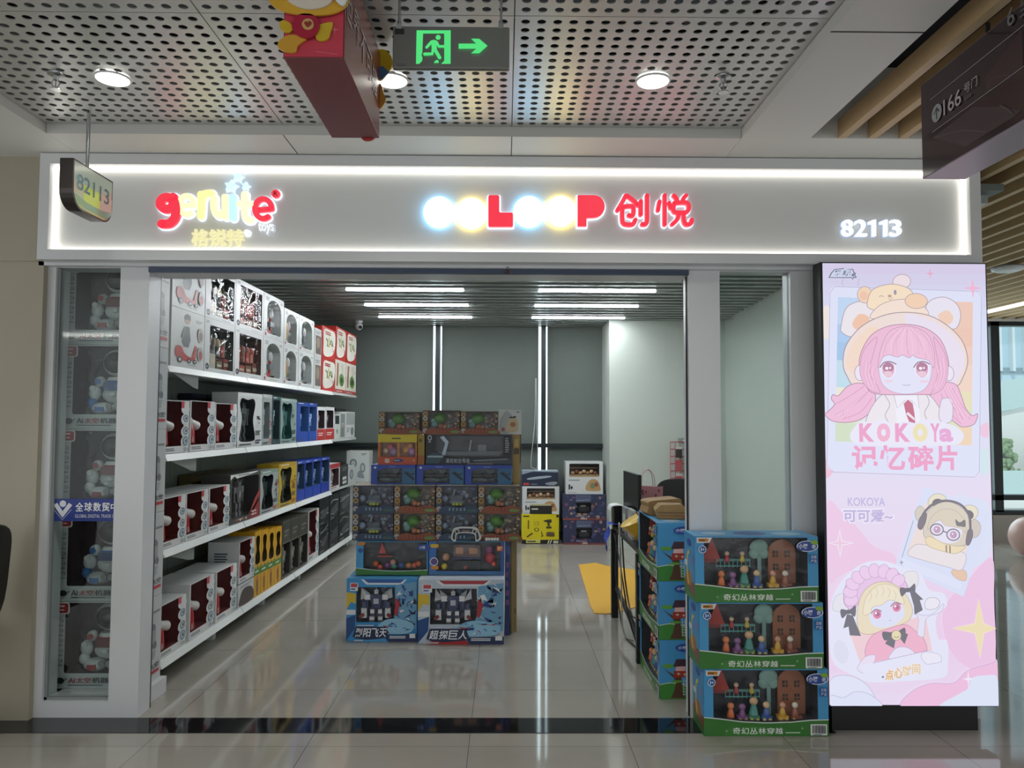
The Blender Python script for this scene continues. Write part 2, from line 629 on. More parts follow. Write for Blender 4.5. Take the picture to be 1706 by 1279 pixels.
wl = struct(frame(-2.585, -1.97, 0.0, HZ + .045, 0.1, 0.16, 0.09, 0.02, FY, 4.38).build('window_1', WHITE))
struct(B(-2.49, 4.275, 0.085, -2.12, 4.281, HZ + .03).build('window_glass', GLASS, wl))
struct(MB().box(-2.487, 4.258, .09, -2.470, 4.275, HZ + .02).box(-2.487, 4.258, .09, -2.128, 4.275, .105).build('window_bead', mat('bead_grey', '#8d9392', .4), wl))
struct(B(-1.982, 4.382, 0, -1.972, 4.398, HZ).build('trim_6', BLACKM))
wr = struct(frame(1.02, 1.78, 0.0, HZ + .045, 0.175, 0.19, 0.09, 0.02, FY, 4.36).build('window_2', WHITE))
struct(B(1.19, 4.285, 0.085, 1.595, 4.291, HZ + .03).build('window_glass', GLASS, wr))
struct(B(1.588, 4.272, 0.085, 1.594, 4.29, HZ + .03).build('window_bead', MATS['bead_grey'], wr))
struct(B(1.012, 4.27, 0, 1.019, 4.285, HZ).build('trim_8', BLACKM))
struct(B(1.78, FY, 0, 2.595, 4.36, HZ + .04).build('wall_right', WHITE))
# back window wall with roller blinds
def mull(cx, z0, z1, w_=0.075, col=None):
    return MB().box(cx - w_ / 2, BY - .1, z0, cx + w_ / 2, BY + .05, z1)


bars_ = MB()
for cx in (-0.935, 0.52):
    bars_.box(cx - .02 , BY - .12, 0, cx + .045, BY + .05, CZ + .2)
bars_.box(-2.6, BY - .1, 1.255, 1.345, BY + .04, 1.31)
bars_.box(-2.6, BY - .06, 0, 1.345, BY + .04, 0.12)
wb = struct(bars_.build('window_3', mat('window_frame_dark', '#1c2426', .4, .3)))
struct(B(-2.6, BY + .01, 0.09, 1.345, BY + .016, CZ + .2).build('window_glass', WIN_GLASS, wb))
for n_, (a, b) in enumerate(((-2.6, -0.99), (-0.873, 0.465), (0.587, 1.345))):
    t = thing('roller_blind', ('grey roller blind over the back window by the shelves', 'grey roller blind over the middle back window behind the box stack', 'narrow grey roller blind beside the white corner wall')[n_], 'blind', ((a + b) / 2, BY - .03, CZ), 0, 'grey roller blinds')
    h_ = (b - a) / 2
    MB().box(-h_, .0, -2.81, h_, .003, .2).build('blind_cloth', BLIND, t)
    MB().cyl((-h_, 0.004, -2.82), (h_, 0.004, -2.82), .012).build('bottom_bar', GREYM, t)
ch = tag(MB().tube(smooth_loop([(.42, BY - .14, 2.2), (.41, BY - .14, 1.6), (.36, BY - .14, 1.05), (.40, BY - .14, .98), (.45, BY - .14, 1.02), (.44, BY - .14, 1.6), (.43, BY - .14, 2.2)], 5, False), .004, 6, '#c8cccb').build('blind_chain', PLASTIC), 'white looped bead chain hanging from the back blind', 'blind chain')
# right: distant window wall past the shop
wf = MB()
for cx in (2.97, 4.9, 6.78, 8.7):
    wf.box(cx - .06, BY - .1, .4, cx + .06, BY + .06, 3.02)
wf.box(2.94, BY - .1, .56, 9.5, BY + .04, .63).box(2.94, BY - .1, .36, 9.5, BY + .04, .42).box(2.94, BY - .1, 2.96, 9.5, BY + .04, 3.03)
wf = struct(wf.build('window_4', MATS['window_frame_dark']))
struct(B(2.94, BY - .01, .42, 9.5, BY, 2.96).build('window_glass', WIN_GLASS, wf))
struct(B(2.94, BY - .14, 0, 9.5, BY + .05, .36).build('wall_sill', mat('sill_stone', '#a9a29a', .3)))
struct(B(2.94, BY - .12, 3.02, 9.5, BY + .05, 3.3).build('wall_over_window', CEIL_WHITE))
# ================================================================== LIGHTS, SIGNS, POSTER
def Tr(x, y, z):
    return Matrix.Translation((x, y, z))


def Rz(a):
    return Matrix.Rotation(a, 4, 'Z')


def local(t):                        # world coordinates -> coordinates under a thing
    return (Tr(*t.location) @ Rz(t.rotation_euler.z)).inverted()


def led(x0, x1, y, label):
    t = thing('led_strip_light', label, 'ceiling light', ((x0 + x1) / 2, y, CZ), 0, 'white linear lights on the shop ceiling')
    h_ = (x1 - x0) / 2
    MB().box(-h_, -.026, -.010, h_, .026, -.003).build('diffuser', LEDW, t)
    MB().box(-h_ - .01, -.03, -.003, h_ + .01, .03, .02).build('housing', WHITE, t)


for y, a in ((7.62, 'nearest'), (8.62, 'middle'), (9.6, 'farthest')):
    led(-1.58, -0.42, y, f'{a} white linear ceiling light of the left row, on the shelf side')
    led(0.34, 1.5, y, f'{a} white linear ceiling light of the right row, on the desk side')
led(-1.58, -0.42, 6.0, 'white linear ceiling light just inside the entrance above the shelf aisle')
led(0.34, 1.5, 6.0, 'white linear ceiling light just inside the entrance above the desk')

for (px, py), lb in (((188, 128), 'round ceiling downlight above the small projecting number sign'), ((652, 131), 'round ceiling downlight half hidden by the red hanging box'), ((1088, 132), 'round ceiling downlight right of the green exit sign')):
    d = ray(px, py)
    k = (PZ - EYE) / d.z
    t = thing('downlight', lb, 'ceiling light', (d.x * k, d.y * k, PZ), 0, 'round downlights in the perforated ceiling')
    MB().lathe([(.075, -.004), (.078, -.008), (.068, -.012), (.066, -.004)], n=28).build('trim_ring', WHITE, t)
    MB().cyl((0, 0, -.014), (0, 0, -.003), .067, n=28).build('diffuser', DOWN, t)
    la = bpy.data.lights.new('downlight_beam', 'SPOT')
    la.energy = 32
    la.spot_size = 2.3
    la.spot_blend = 0.9
    la.shadow_soft_size = 0.06
    la.color = (1, .97, .92)
    lo = bpy.data.objects.new('downlight_beam', la)
    C.objects.link(lo)
    lo.parent = t
    lo.location = (0, 0, -.03)
for (px, py), lb in (((93, 130), 'steel ceiling sprinkler by the left downlight'), ((1205, 135), 'steel ceiling sprinkler by the right downlight')):
    d = ray(px, py)
    k = (PZ - 0.02 - EYE) / d.z
    t = thing('sprinkler', lb, 'sprinkler', (d.x * k, d.y * k, PZ), 0, 'ceiling sprinklers')
    MB().lathe([(.035, -.001), (.034, -.006), (.012, -.012), (.010, -.03), (.006, -.032)], n=20).build('escutcheon', CHROME, t, smooth=True)
    MB().tube([(.012, 0, -.03), (.018, 0, -.045), (.004, 0, -.068)], .003, 6).tube([(-.012, 0, -.03), (-.018, 0, -.045), (-.004, 0, -.068)], .003, 6).cyl((0, 0, -.03), (0, 0, -.066), .003, n=8).build('yoke', CHROME, t)
    MB().cyl((0, 0, -.068), (0, 0, -.072), .022, n=18).build('deflector', CHROME, t)

# ---- sign box over the opening
sb = thing('sign_box', 'long white sign box with a glowing light border above the shop opening', 'sign box', (0.04, SY, 2.465))
Li = local(sb)
X0, X1, Z0, Z1 = -2.522, 2.598, 2.465, 3.046
MB(Li).box(X0, SY, Z0, X0 + .055, 4.2, Z1).box(X1 - .06, SY, Z0, X1, 4.2, Z1).box(X0 + .055, SY, Z0, X1 - .06, 4.2, Z0 + .055).box(X0 + .055, SY, Z1 - .058, X1 - .06, 4.2, Z1).build('frame', WHITE, sb)
MB(Li).box(X0 + .055, 4.183, Z0 + .055, X1 - .06, 4.197, Z1 - .058).build('back_panel', GREY_PANEL, sb)
a0, a1, b0, b1 = X0 + .056, X1 - .061, Z0 + .056, Z1 - .059
MB(Li).box(a0, 4.158, b1 - .014, a1, 4.182, b1).build('light_strip', COVE, sb)
MB(Li).box(a0, 4.160, b0, a1, 4.182, b0 + .016).build('light_strip', COVE, sb)
MB(Li).box(a0, 4.158, b0 + .018, a0 + .012, 4.182, b1 - .021).build('light_strip', COVE, sb)
MB(Li).box(a1 - .012, 4.158, b0 + .018, a1, 4.182, b1 - .021).build('light_strip', COVE, sb)
LY = 4.15                                   # front of the raised letters


def zc(ox, oy, sc, Y):
    return lambda x, y: ((lambda v: (v.x, v.z))(at(ox + x / sc, oy + y / sc, Y)))


def fat(m, pts, wd, y0, y1, col, smooth=True):
    """a rounded stroke with thickness"""
    if smooth and len(pts) > 2:
        pts = smooth_loop(pts, 5, False)
    n = len(pts)
    L, R = [], []
    for i in range(n):
        d = Vector((pts[min(i + 1, n - 1)][0] - pts[max(i - 1, 0)][0], pts[min(i + 1, n - 1)][1] - pts[max(i - 1, 0)][1])).normalized()
        q = Vector((-d.y, d.x)) * wd / 2
        L.append((pts[i][0] + q.x, pts[i][1] + q.y))
        R.append((pts[i][0] - q.x, pts[i][1] - q.y))
    for i in range(n - 1):
        m.prism([L[i], L[i + 1], R[i + 1], R[i]], y0, y1, col)
    for p in (pts[0], pts[-1]):
        m.cyl((p[0], y0, p[1]), (p[0], y1, p[1]), wd / 2, n=20, col=col)
    return m


def lit_letter(parent, name, strokes, wd, col, L, smooth=True, halo=.007, hc=(.95, 1.02, 1.15)):
    m, h_ = MB(L), MB(L)
    for k, st in enumerate(strokes):
        fat(m, st, wd, LY - .001 * (k + 1), LY + .02, col, smooth)
        fat(h_, st, wd + 2 * halo, LY + .0205, LY + .032, hc, smooth)
    o = m.build(name, GLOWSIGN, parent)
    h_.build('halo', GLOWSIGN, o)
    return o


P = zc(0, 0, 3.046, LY)


def ring(P_, cx, cy, rx, ry, a0, a1, n=14):
    return [P_(cx + rx * math.cos(math.radians(a0 + (a1 - a0) * i / n)), cy - ry * math.sin(math.radians(a0 + (a1 - a0) * i / n))) for i in range(n + 1)]


gs = thing('letter_sign', 'raised glowing rounded letters in red and cream topped with pale blue stars', 'lit sign', (P(1080, 1050)[0], LY, P(1080, 1050)[1]))
L = local(gs)
U = 1 / 3.046 / (FOC / LY)                  # metres per pixel of the zoomed picture
RED, CREAM, YEL, PBLUE = '#f8344a', (1.4, 1.3, .6), (1.4, 1.15, .42), (.6, .97, 1.4)
lit_letter(gs, 'letter', [ring(P, 845, 1030, 33, 30, 20, 380), [P(878, 1000), P(892, 1050), P(888, 1100), P(860, 1132), P(820, 1135)]], 45 * U, RED, L)
lit_letter(gs, 'letter', [ring(P, 945, 1040, 36, 48, 0, 305), [P(925, 1044), P(972, 1040)]], 25 * U, CREAM, L)
lit_letter(gs, 'letter', [[P(1018, 985), P(1020, 1040), P(1016, 1095)], [P(1020, 1020), P(1035, 985), P(1070, 978)]], 34 * U, YEL, L)
lit_letter(gs, 'letter', [[P(1083, 1000), P(1085, 1060), P(1108, 1092), P(1138, 1070), P(1142, 1000)], [P(1140, 1000), P(1143, 1098)]], 32 * U, CREAM, L)
lit_letter(gs, 'letter', [[P(1180, 1000), P(1180, 1060), P(1180, 1102)]], 36 * U, PBLUE, L)
lit_letter(gs, 'letter', [[P(1240, 985), P(1240, 1080), P(1252, 1112), P(1272, 1114)], [P(1216, 1035), P(1270, 1035)]], 34 * U, (1.3, 1.02, .68), L)
lit_letter(gs, 'letter', [ring(P, 1335, 1058, 42, 50, 0, 305), [P(1310, 1065), P(1368, 1060)]], 27 * U, RED, L)
for cx, cy, r_ in ((1204, 895, 28), (1168, 942, 35), (1243, 941, 22)):
    def stp(k, q):
        return [P(cx + r_ * k * (1 if i % 2 == 0 else q) * math.sin(PI * i / 5 + .2), cy - r_ * k * (1 if i % 2 == 0 else q) * math.cos(PI * i / 5 + .2)) for i in range(10)]
    o = MB(L).prism(stp(.9, .5), LY - .002, LY + .02, (.75, 1.5, 2.2)).build('star', GLOWSIGN, gs)
    MB(L).prism(stp(1.15, .55), LY + .0205, LY + .032, (.8, .9, 1.05)).build('halo', GLOWSIGN, o)
c_ = P(1398, 982)
o = MB(L).cyl((c_[0], LY, c_[1]), (c_[0], LY + .02, c_[1]), 22 * U, n=24, col=RED).build('registered_mark', GLOWSIGN, gs)
MB(L @ Tr(c_[0], LY - .0005, c_[1])).text('R', -9 * U, -12 * U, 10 * U, 12 * U, '#8a1020').build('lettering', PRINT, o)
MB(L).cyl((c_[0], LY + .0205, c_[1]), (c_[0], LY + .032, c_[1]), 27 * U, n=24, col=(1.25, 1.35, 1.5)).build('halo', GLOWSIGN, o)


def lit_text(parent, name, t, P_, x0, y0, x1, y1, col, Lm, bold=.03, hb=.03, depth=.02, hc=(1.25, 1.35, 1.5)):
    p, q = P_(x0, y1), P_(x1, y0)
    o = MB(Lm @ Tr(0, LY, 0)).text(t, p[0], p[1], q[0], q[1], col, bold, depth=depth).build(name, GLOWSIGN, parent)
    e = .004
    MB(Lm @ Tr(0, LY + .026, 0)).text(t, p[0] - e, p[1] - e, q[0] + e, q[1] + e, hc, bold + hb, depth=.008).build('halo', GLOWSIGN, o)
    return o


lit_text(gs, 'small_lettering', 'toys', P, 1308, 1128, 1388, 1186, '#f4f6f6', L, .01, .004, .012, (.5, .55, .62))
lit_text(gs, 'chinese_lettering', '格锐特', P, 968, 1162, 1232, 1245, '#f3ecb0', L, .012, .004, .014, (.75, .72, .5))
lit_text(gs, 'registered_mark', '®', P, 1236, 1164, 1264, 1192, (1.2, 1.2, 1.2), L, .0, .02, .012)

P2 = zc(430, 0, 3.046, LY)
P3 = zc(860, 0, 3.046, LY)
os_ = thing('letter_sign', 'raised glowing sign of four white discs with red letters, centred on the sign box', 'lit sign', (P2(1450, 1070)[0], LY, P2(1450, 1070)[1]))
L = local(os_)
for (cx, cy), col, hc in (((P2(917, 1072)), (1.15, 2.2, 3.2), (1.0, 3.0, 5.0)), ((P2(1082, 1078)), (3.0, 2.4, 1.1), (5.0, 3.8, .9)), ((P2(1375, 1070)), (1.15, 2.2, 3.2), (1.0, 3.0, 5.0)), ((P3(227, 1068)), (3.2, 2.5, 1.05), (5.0, 3.9, .8))):
    o = MB(L).cyl((cx, LY - .004, cy), (cx, LY + .018, cy), 77 * U, n=48, col=col).build('disc', GLOWSIGN, os_)
    MB(L).cyl((cx, LY + .0185, cy), (cx, LY + .032, cy), 82 * U, n=48, col=hc).build('halo', GLOWSIGN, o)


def rounded(pts, r, P_, n=4):
    out = []
    m_ = len(pts)
    for i in range(m_):
        p0, p1, p2 = (Vector(pts[(i + k) % m_]) for k in (-1, 0, 1))
        a, b = p1 + (p0 - p1).normalized() * r, p1 + (p2 - p1).normalized() * r
        out += [P_(*((1 - t) ** 2 * a + 2 * t * (1 - t) * p1 + t * t * b)) for t in [j / n for j in range(n + 1)]]
    return out


def slab(parent, name, pts, r, P_, col, grow):
    o = MB(L).prism(rounded(pts, r, P_), LY - .002, LY + .02, col).build(name, GLOWSIGN, parent)
    cx, cy = sum(p[0] for p in pts) / len(pts), sum(p[1] for p in pts) / len(pts)
    MB(L).prism(rounded(grow, r, P_), LY + .0205, LY + .032, (1.25, 1.35, 1.5)).build('halo', GLOWSIGN, o)


slab(os_, 'letter', [(1168, 990), (1224, 990), (1224, 1078), (1294, 1078), (1294, 1150), (1168, 1150)], 9, P2, RED,
     [(1162, 984), (1231, 984), (1231, 1071), (1300, 1071), (1300, 1156), (1162, 1156)])
pp = [(312, 990)] + [(395 + 55 * math.cos(a), 1047 - 57 * math.sin(a)) for a in [PI / 2 - PI * i / 10 for i in range(11)]] + [(357, 1106), (357, 1148), (312, 1148)]
pg = [(306, 984)] + [(395 + 62 * math.cos(a), 1047 - 63 * math.sin(a)) for a in [PI / 2 - PI * i / 10 for i in range(11)]] + [(363, 1112), (363, 1154), (306, 1154)]
slab(os_, 'letter', pp, 3, P3, RED, pg)
def ps_(*q):
    return [P3(*v) for v in q]


lit_letter(os_, 'character', [ps_((514, 1066), (536, 1030), (556, 992)), ps_((562, 992), (590, 1012), (618, 1040)), ps_((548, 1048), (592, 1048), (592, 1092), (572, 1092)), ps_((540, 1048), (538, 1100), (546, 1134), (590, 1138), (604, 1116)),
                              ps_((632, 1022), (632, 1056), (632, 1088)), ps_((664, 992), (664, 1060), (662, 1130), (640, 1138))], 22 * U, RED, L, halo=.006)
lit_letter(os_, 'character', [ps_((728, 1022), (724, 1042), (720, 1066)), ps_((754, 990), (754, 1070), (754, 1138)), ps_((776, 1030), (780, 1040), (784, 1054)), ps_((800, 992), (808, 1000), (816, 1014)), ps_((862, 992), (852, 1002), (846, 1014)),
                              ps_((802, 1030), (868, 1030), (868, 1074), (802, 1074), (802, 1030)), ps_((824, 1082), (818, 1112), (792, 1138)), ps_((850, 1082), (850, 1116), (862, 1138), (886, 1134), (890, 1116))], 21 * U, RED, L, halo=.006)
P4 = zc(1306, 0, 2.9075, LY)
ns = thing('number_sign', 'glowing white number 82113 low on the right end of the sign box', 'lit sign', (P4(430, 1100)[0], LY, P4(430, 1100)[1]))
L = local(ns)
for ch_, (a, b) in zip('82113', ((284, 338), (348, 404), (416, 446), (472, 502), (518, 572))):
    if ch_ == '1':
        b += 2
        one = [(b, 1062), (b, 1142), (b - 15, 1142), (b - 15, 1083), (a - 2, 1083), (a - 2, 1071), (b - 12, 1062)]
        o = MB(L).prism([P4(*v) for v in one], LY, LY + .024, '#fbfdff').build('digit', GLOWSIGN, ns)
        g_ = 3
        MB(L).prism([P4(*v) for v in [(b + g_, 1062 - g_), (b + g_, 1142 + g_), (b - 15 - g_, 1142 + g_), (b - 15 - g_, 1083 + g_), (a - 2 - g_, 1083 + g_), (a - 2 - g_, 1071 - g_), (b - 13, 1062 - g_)]], LY + .026, LY + .033, (.36, .46, .66)).build('halo', GLOWSIGN, o)
        continue
    lit_text(ns, 'digit', ch_, P4, a, 1062, b, 1142, '#fbfdff', L, .012, .004, .024, (.36, .46, .66))

# ---- exit sign
EYX = 2.6
PE = zc(650, 30, 8.124, EYX)
p, q = PE(30, 672), PE(1615, 120)
es = thing('exit_sign', 'dark hanging exit sign with a green running figure and arrow', 'exit sign', ((p[0] + q[0]) / 2, EYX + .012, p[1]))
L = local(es)
MB(L).box(p[0], EYX, p[1], q[0], EYX + .024, q[1]).build('casing', mat('exit_casing', '#7c7e79', .2), es, bevel=.004)
G_ = '#4fe07c'
m = MB(L @ Tr(0, EYX - .0006, 0))
m.poly([PE(*v) for v in ((358, 168), (820, 168), (818, 622), (690, 622), (732, 580), (732, 212), (446, 212), (436, 470), (425, 500), (438, 540), (434, 580), (395, 622), (350, 622))], G_)
m.oval(*PE(650, 264), 33 * .000265 * 1, 33 * .000265, G_)
for st, wd in (([(560, 325), (495, 400)], 40), ([(560, 330), (615, 325)], 40), ([(590, 335), (600, 430)], 70), ([(630, 340), (660, 392), (735, 392)], 40), ([(585, 430), (570, 495), (470, 498)], 46), ([(610, 440), (672, 548)], 48)):
    m.line([PE(*v) for v in st], wd * .00025, G_, False)
    for v in (st[0], st[-1]):
        m.oval(*PE(*v), wd * .000125, wd * .000125, G_, 14)
m.poly([PE(*v) for v in ((592, 622), (612, 590), (640, 578), (660, 595), (658, 622))], G_)
m.poly([PE(*v) for v in ((928, 360), (1165, 360), (1095, 294), (1205, 294), (1320, 390), (1205, 492), (1095, 492), (1165, 430), (928, 430))], G_)
m.build('pictogram', attr_mat('exit_green', .3, 1.0), es)
MB(L @ Tr(0, EYX - .0006, 0)).rect(*PE(62, 222), *PE(192, 148), '#2c2a2a').build('vent_plate', PRINT, es)
MB(L @ Tr(0, EYX - .0006, 0)).rect(*PE(96, 655), *PE(210, 612), '#6a6a66').build('maker_plate', PRINT, es)
for rx in (118, 1500):
    v = PE(rx, 100)
    r_ = MB(L).cyl((v[0], EYX + .012, v[1] + .01), (v[0], EYX + .012, PZ), .0045, n=10).build('rod', CHROME, es)
    MB(L).box(v[0] - .009, EYX - .002, v[1] - .012, v[0] + .009, EYX + .026, v[1] + .006).cyl((v[0], EYX + .012, v[1] + .006), (v[0], EYX + .012, v[1] + .02), .007, n=10).build('clamp', CHROME, r_)

# ---- red hanging box with a cut-out figure
hx0, hx1, hy0, hy1, hz0, hz1 = -0.69, -0.502, 2.33, 3.0, 2.722, 3.065
hb = thing('hanging_box', 'red advertising box hung from the ceiling with yellow cut-outs on its ends', 'hanging sign', ((hx0 + hx1) / 2, (hy0 + hy1) / 2, hz0))
L = local(hb)
MB(L).box(hx0, hy0, hz0, hx1, hy1, hz1).build('box_body', mat('maroon_gloss', '#7d2f36', .25), hb, bevel=.002)
m = MB(L @ Tr(0, hy0 - .0012, 0))
m.rect(hx0 + .003, hz0 + .003, hx1 - .003, hz1 - .003, '#d4475a')
for k, (x_, z_) in enumerate(((hx0 + .02, hz0 + .22), (hx1 - .05, hz0 + .26), (hx1 - .03, hz0 + .09))):
    m.star(x_, z_, .015, .015, '#e8818a')
m.line([(hx0 + .1, hz0 + .02), (hx1 - .02, hz0 + .012)], .002, '#e8818a').build('printed_front', PRINT, hb)
m = MB(L @ Tr(hx1 + .0012, hy0, hz0) @ Rz(PI / 2))
for ch_, (a, b, z_) in zip('世界不可错', ((.02, .11, .19), (.13, .235, .185), (.25, .355, .175), (.37, .475, .175), (.49, .595, .165))):
    m.text(ch_, a, z_ - .045, b, z_ + .06, '#c9b7b4', .01)
m.build('lettering', PRINT, hb)
PH = zc(440, 0, 9.478, hy0)


def cutout(pts, y, col, mm, th=.008):
    mm.prism(smooth_loop([PH(*v) for v in pts], 6), y - th, y, col)


m = MB(L)
cutout([(270, 380), (330, 350), (430, 400), (470, 480), (420, 540), (330, 530), (265, 460)], hy0 - .004, '#d9b62e', m)
cutout([(240, 700), (320, 620), (430, 580), (560, 590), (680, 640), (590, 710), (540, 760), (510, 850), (380, 850), (250, 790)], hy0 - .004, '#dca53a', m)
cutout([(830, 560), (860, 440), (980, 395), (1095, 390), (1060, 540), (1020, 640), (920, 675), (840, 640)], hy0 - .004, '#d8b733', m)
m.build('yellow_limb', PLASTIC, hb)
m = MB(L)
cutout([(470, 430), (520, 320), (640, 270), (800, 290), (890, 400), (880, 520), (800, 620), (680, 650), (550, 600), (480, 530)], hy0 - .013, '#b3223f', m)
md = m.build('red_belly', PLASTIC, hb)
m = MB(L)
cutout([(630, 450), (660, 385), (725, 360), (790, 385), (815, 450), (790, 510), (725, 535), (660, 510)], hy0 - .022, '#d9b071', m, .004)
cutout([(670, 440), (700, 410), (725, 425), (750, 405), (785, 440), (725, 500)], hy0 - .027, '#9c3a2c', m, .002)
m.build('medallion', PLASTIC, md)
m = MB(L)
cutout([(100, 60), (90, -120), (300, -420), (760, -520), (1200, -420), (1390, -150), (1360, 60), (1280, 180), (1100, 270), (800, 300), (500, 275), (250, 200)], hy0 - .013, '#dfae36', m)
hd = m.build('yellow_hood', PLASTIC, hb)
m = MB(L)
cutout([(360, 0), (380, -200), (700, -380), (1050, -250), (1140, 0), (1080, 120), (950, 195), (780, 222), (600, 195), (440, 110)], hy0 - .022, '#e8dccb', m)
m.build('cream_disc', PLASTIC, hd)
m = MB(L)
cutout([(1140, -60), (1250, -170), (1370, -60), (1365, 60), (1285, 190), (1180, 120), (1140, 30)], hy0 - .031, '#f4f4f0', m)
m.build('white_disc', PLASTIC, hd)
# back-end cut-outs seen past the far edge
m = MB(L @ Tr(0, hy1 + .012, 0))
v = lambda x, y: (at(540 + x / 5.329, y / 5.329, hy1).x, at(540 + x / 5.329, y / 5.329, hy1).z)
m.prism(smooth_loop([v(*k) for k in ((430, 480), (520, 435), (590, 490), (605, 570), (560, 650), (500, 710), (430, 690))], 6), -.01, 0, '#e3c02c')
m.prism(smooth_loop([v(*k) for k in ((430, 730), (500, 740), (530, 830), (545, 880), (510, 950), (440, 980))], 6), -.01, 0, '#d79a35')
m.build('yellow_cutout', PLASTIC, hb)
m = MB(L @ Tr(0, hy1 + .001, 0)).prism([v(*k) for k in ((478, 600), (520, 585), (580, 640), (510, 705), (470, 690))], -.0012, -.0002, '#4f86b0')
m.build('blue_scarf', PLASTIC, hb)
m = MB(L @ Tr(0, hy1 + .012, 0)).prism(smooth_loop([v(*k) for k in ((325, 1150), (460, 1150), (460, 1205), (420, 1240), (360, 1245), (325, 1215))], 6), -.01, 0, '#b8433a')
m.build('red_foot', PLASTIC, hb)
for x_ in (hy0 + .12, hy1 - .12):
    MB(L).cyl((-.596, x_, hz1), (-.596, x_, PZ), .004, n=8).build('hanger', CHROME, hb)

# ---- projecting number sign on the left
n0, n1, nz0, nz1 = 3.515, 3.872, 2.585, 2.812
hs = thing('projecting_sign', 'small glowing number sign with a rounded lower edge hanging from a steel rod', 'hanging sign', (-2.03, (n0 + n1) / 2, nz0))
L = local(hs)
T_ = Tr(-2.0, n0, nz0) @ Rz(PI / 2)
W_, H_ = n1 - n0, nz1 - nz0


def tab(e, r=.085):
    p = [(e, H_ - e), (W_ - e, H_ - e)]
    p += [(W_ - e - r + r * math.cos(a), e + r + r * math.sin(a)) for a in [-PI / 2 * i / 6 for i in range(7)]]
    p += [(e + r + r * math.cos(a), e + r + r * math.sin(a)) for a in [-PI / 2 - PI / 2 * i / 6 for i in range(7)]]
    return p


MB(L @ T_).prism(tab(0), -.002, .06).build('casing', mat('sign_casing', '#3b3634', .25, .4), hs)
m = MB(L @ T_ @ Tr(0, -.0025, 0)).poly(tab(.008, .08), '#bfc9b4')
m.rect(.09, .075, .21, .13, '#cfe0c8').rect(.008, .08, .09, .125, '#d9c9a8').rect(.09, .045, .235, .13, '#d6e860').rect(.235, .05, .349, .13, '#d8c8b6')
m.poly([(.01, .07), (.12, .052), (.25, .05), (.347, .062), (.34, .045), (.30, .013), (.08, .012), (.02, .04)], '#7fae93')
m.line([(.05, .022), (.14, .014), (.28, .013)], .006, '#e0c860')
m.build('printed_face', attr_mat('sign_face', .12, .42), hs)
MB(L @ T_ @ Tr(0, -.0055, 0)).text('82113', .028, .092, .318, .168, '#47707a', .012).build('lettering', PRINT, hs)
MB(L).cyl((-2.03, 3.69, nz1), (-2.03, 3.69, PZ), .009, n=12).build('rod', CHROME, hs, smooth=True)

# ---- wayfinding sign on the right
wx, wy0, wy1, wz0, wz1 = 1.66, 1.15, 3.0, 2.572, 2.952
ws = thing('wayfinding_sign', 'dark maroon hanging direction sign reading 166 with white lettering', 'hanging sign', (wx + .085, (wy0 + wy1) / 2, wz0))
L = local(ws)
MB(L).box(wx, wy0, wz0, wx + .17, wy1, wz1).build('casing', mat('sign_casing_mauve', '#8d7f8a', .3), ws, bevel=.003)
T_ = Tr(wx - .0008, wy1, wz0) @ Rz(-PI / 2)
WL, WH = wy1 - wy0, wz1 - wz0
MB(L @ T_ @ Tr(0, 0.0004, 0)).rect(.004, .004, WL - .004, WH - .004, '#2c1a1e').build('face_panel', attr_mat('sign_face_gloss', .1), ws)


def atX(x, y, X):
    d = ray(x, y)
    k = X / d.x
    return (wy1 - d.y * k, EYE + d.z * k - wz0)


def Q(x, y):
    return atX(1540 + x / 4.265, y / 4.265, wx)


m = MB(L @ T_ @ Tr(0, -.0004, 0))
m.poly([Q(430, 560), Q(700, 200), Q(705, 480), Q(450, 640)], '#3a1a22').poly([Q(60, 980), Q(350, 760), Q(600, 760), Q(690, 790), Q(640, 830), Q(300, 1040)], '#38242b')
for a in ((( 45, 710), (690, 195)), ((60, 940), (690, 487))):
    m.line([Q(*a[0]), Q(*a[1])], .0028, '#a39aa0', False)
m.line([Q(690, 195), (WL * .98, Q(690, 195)[1])], .0028, '#a39aa0', False)
m.line([Q(690, 487), (WL * .98, Q(690, 487)[1])], .0028, '#a39aa0', False)
m.line([Q(80, 980), Q(250, 930), Q(440, 935)], .004, '#5b454d')
m.line([Q(470, 570), Q(540, 540), Q(610, 532)], .004, '#55303a')
m.line([Q(545, 752), Q(590, 770), Q(632, 805)], .008, '#4d3a40')
cA = Q(95, 803)
m.oval(cA[0], cA[1], .034, .034, '#9aa3a4')
m.line([(cA[0] - .018, cA[1]), (cA[0], cA[1] + .02), (cA[0] + .018, cA[1])], .007, '#2a1b20', False).line([(cA[0], cA[1] + .015), (cA[0], cA[1] - .024)], .007, '#2a1b20', False)
a, b = Q(145, 800), Q(268, 640)
m.text('166', a[0], cA[1] - .03, b[0], cA[1] + .03, '#b9b6b8', .005)
a, b = Q(292, 650), Q(385, 560)
m.text('号门', a[0], cA[1] - .004, b[0], cA[1] + .032, '#a9a4a8', .005)
m.text('Gate', a[0], cA[1] - .028, a[0] + (b[0] - a[0]) * .55, cA[1] - .012, '#6d6468', .0)
a = Q(602, 200)
m.text('6', a[0], a[1] + .0, a[0] + .035, a[1] + .06, '#77757a', .005).text('里', a[0] + .06, a[1], a[0] + .13, a[1] + .07, '#66646a', .0)
m.build('lettering', attr_mat('sign_lettering', .3), ws)
for y_ in (1.5, 2.7):
    MB(L).cyl((wx + .085, y_, wz1), (wx + .085, y_, 3.05), .008, n=10).build('rod', BLACKM, ws)

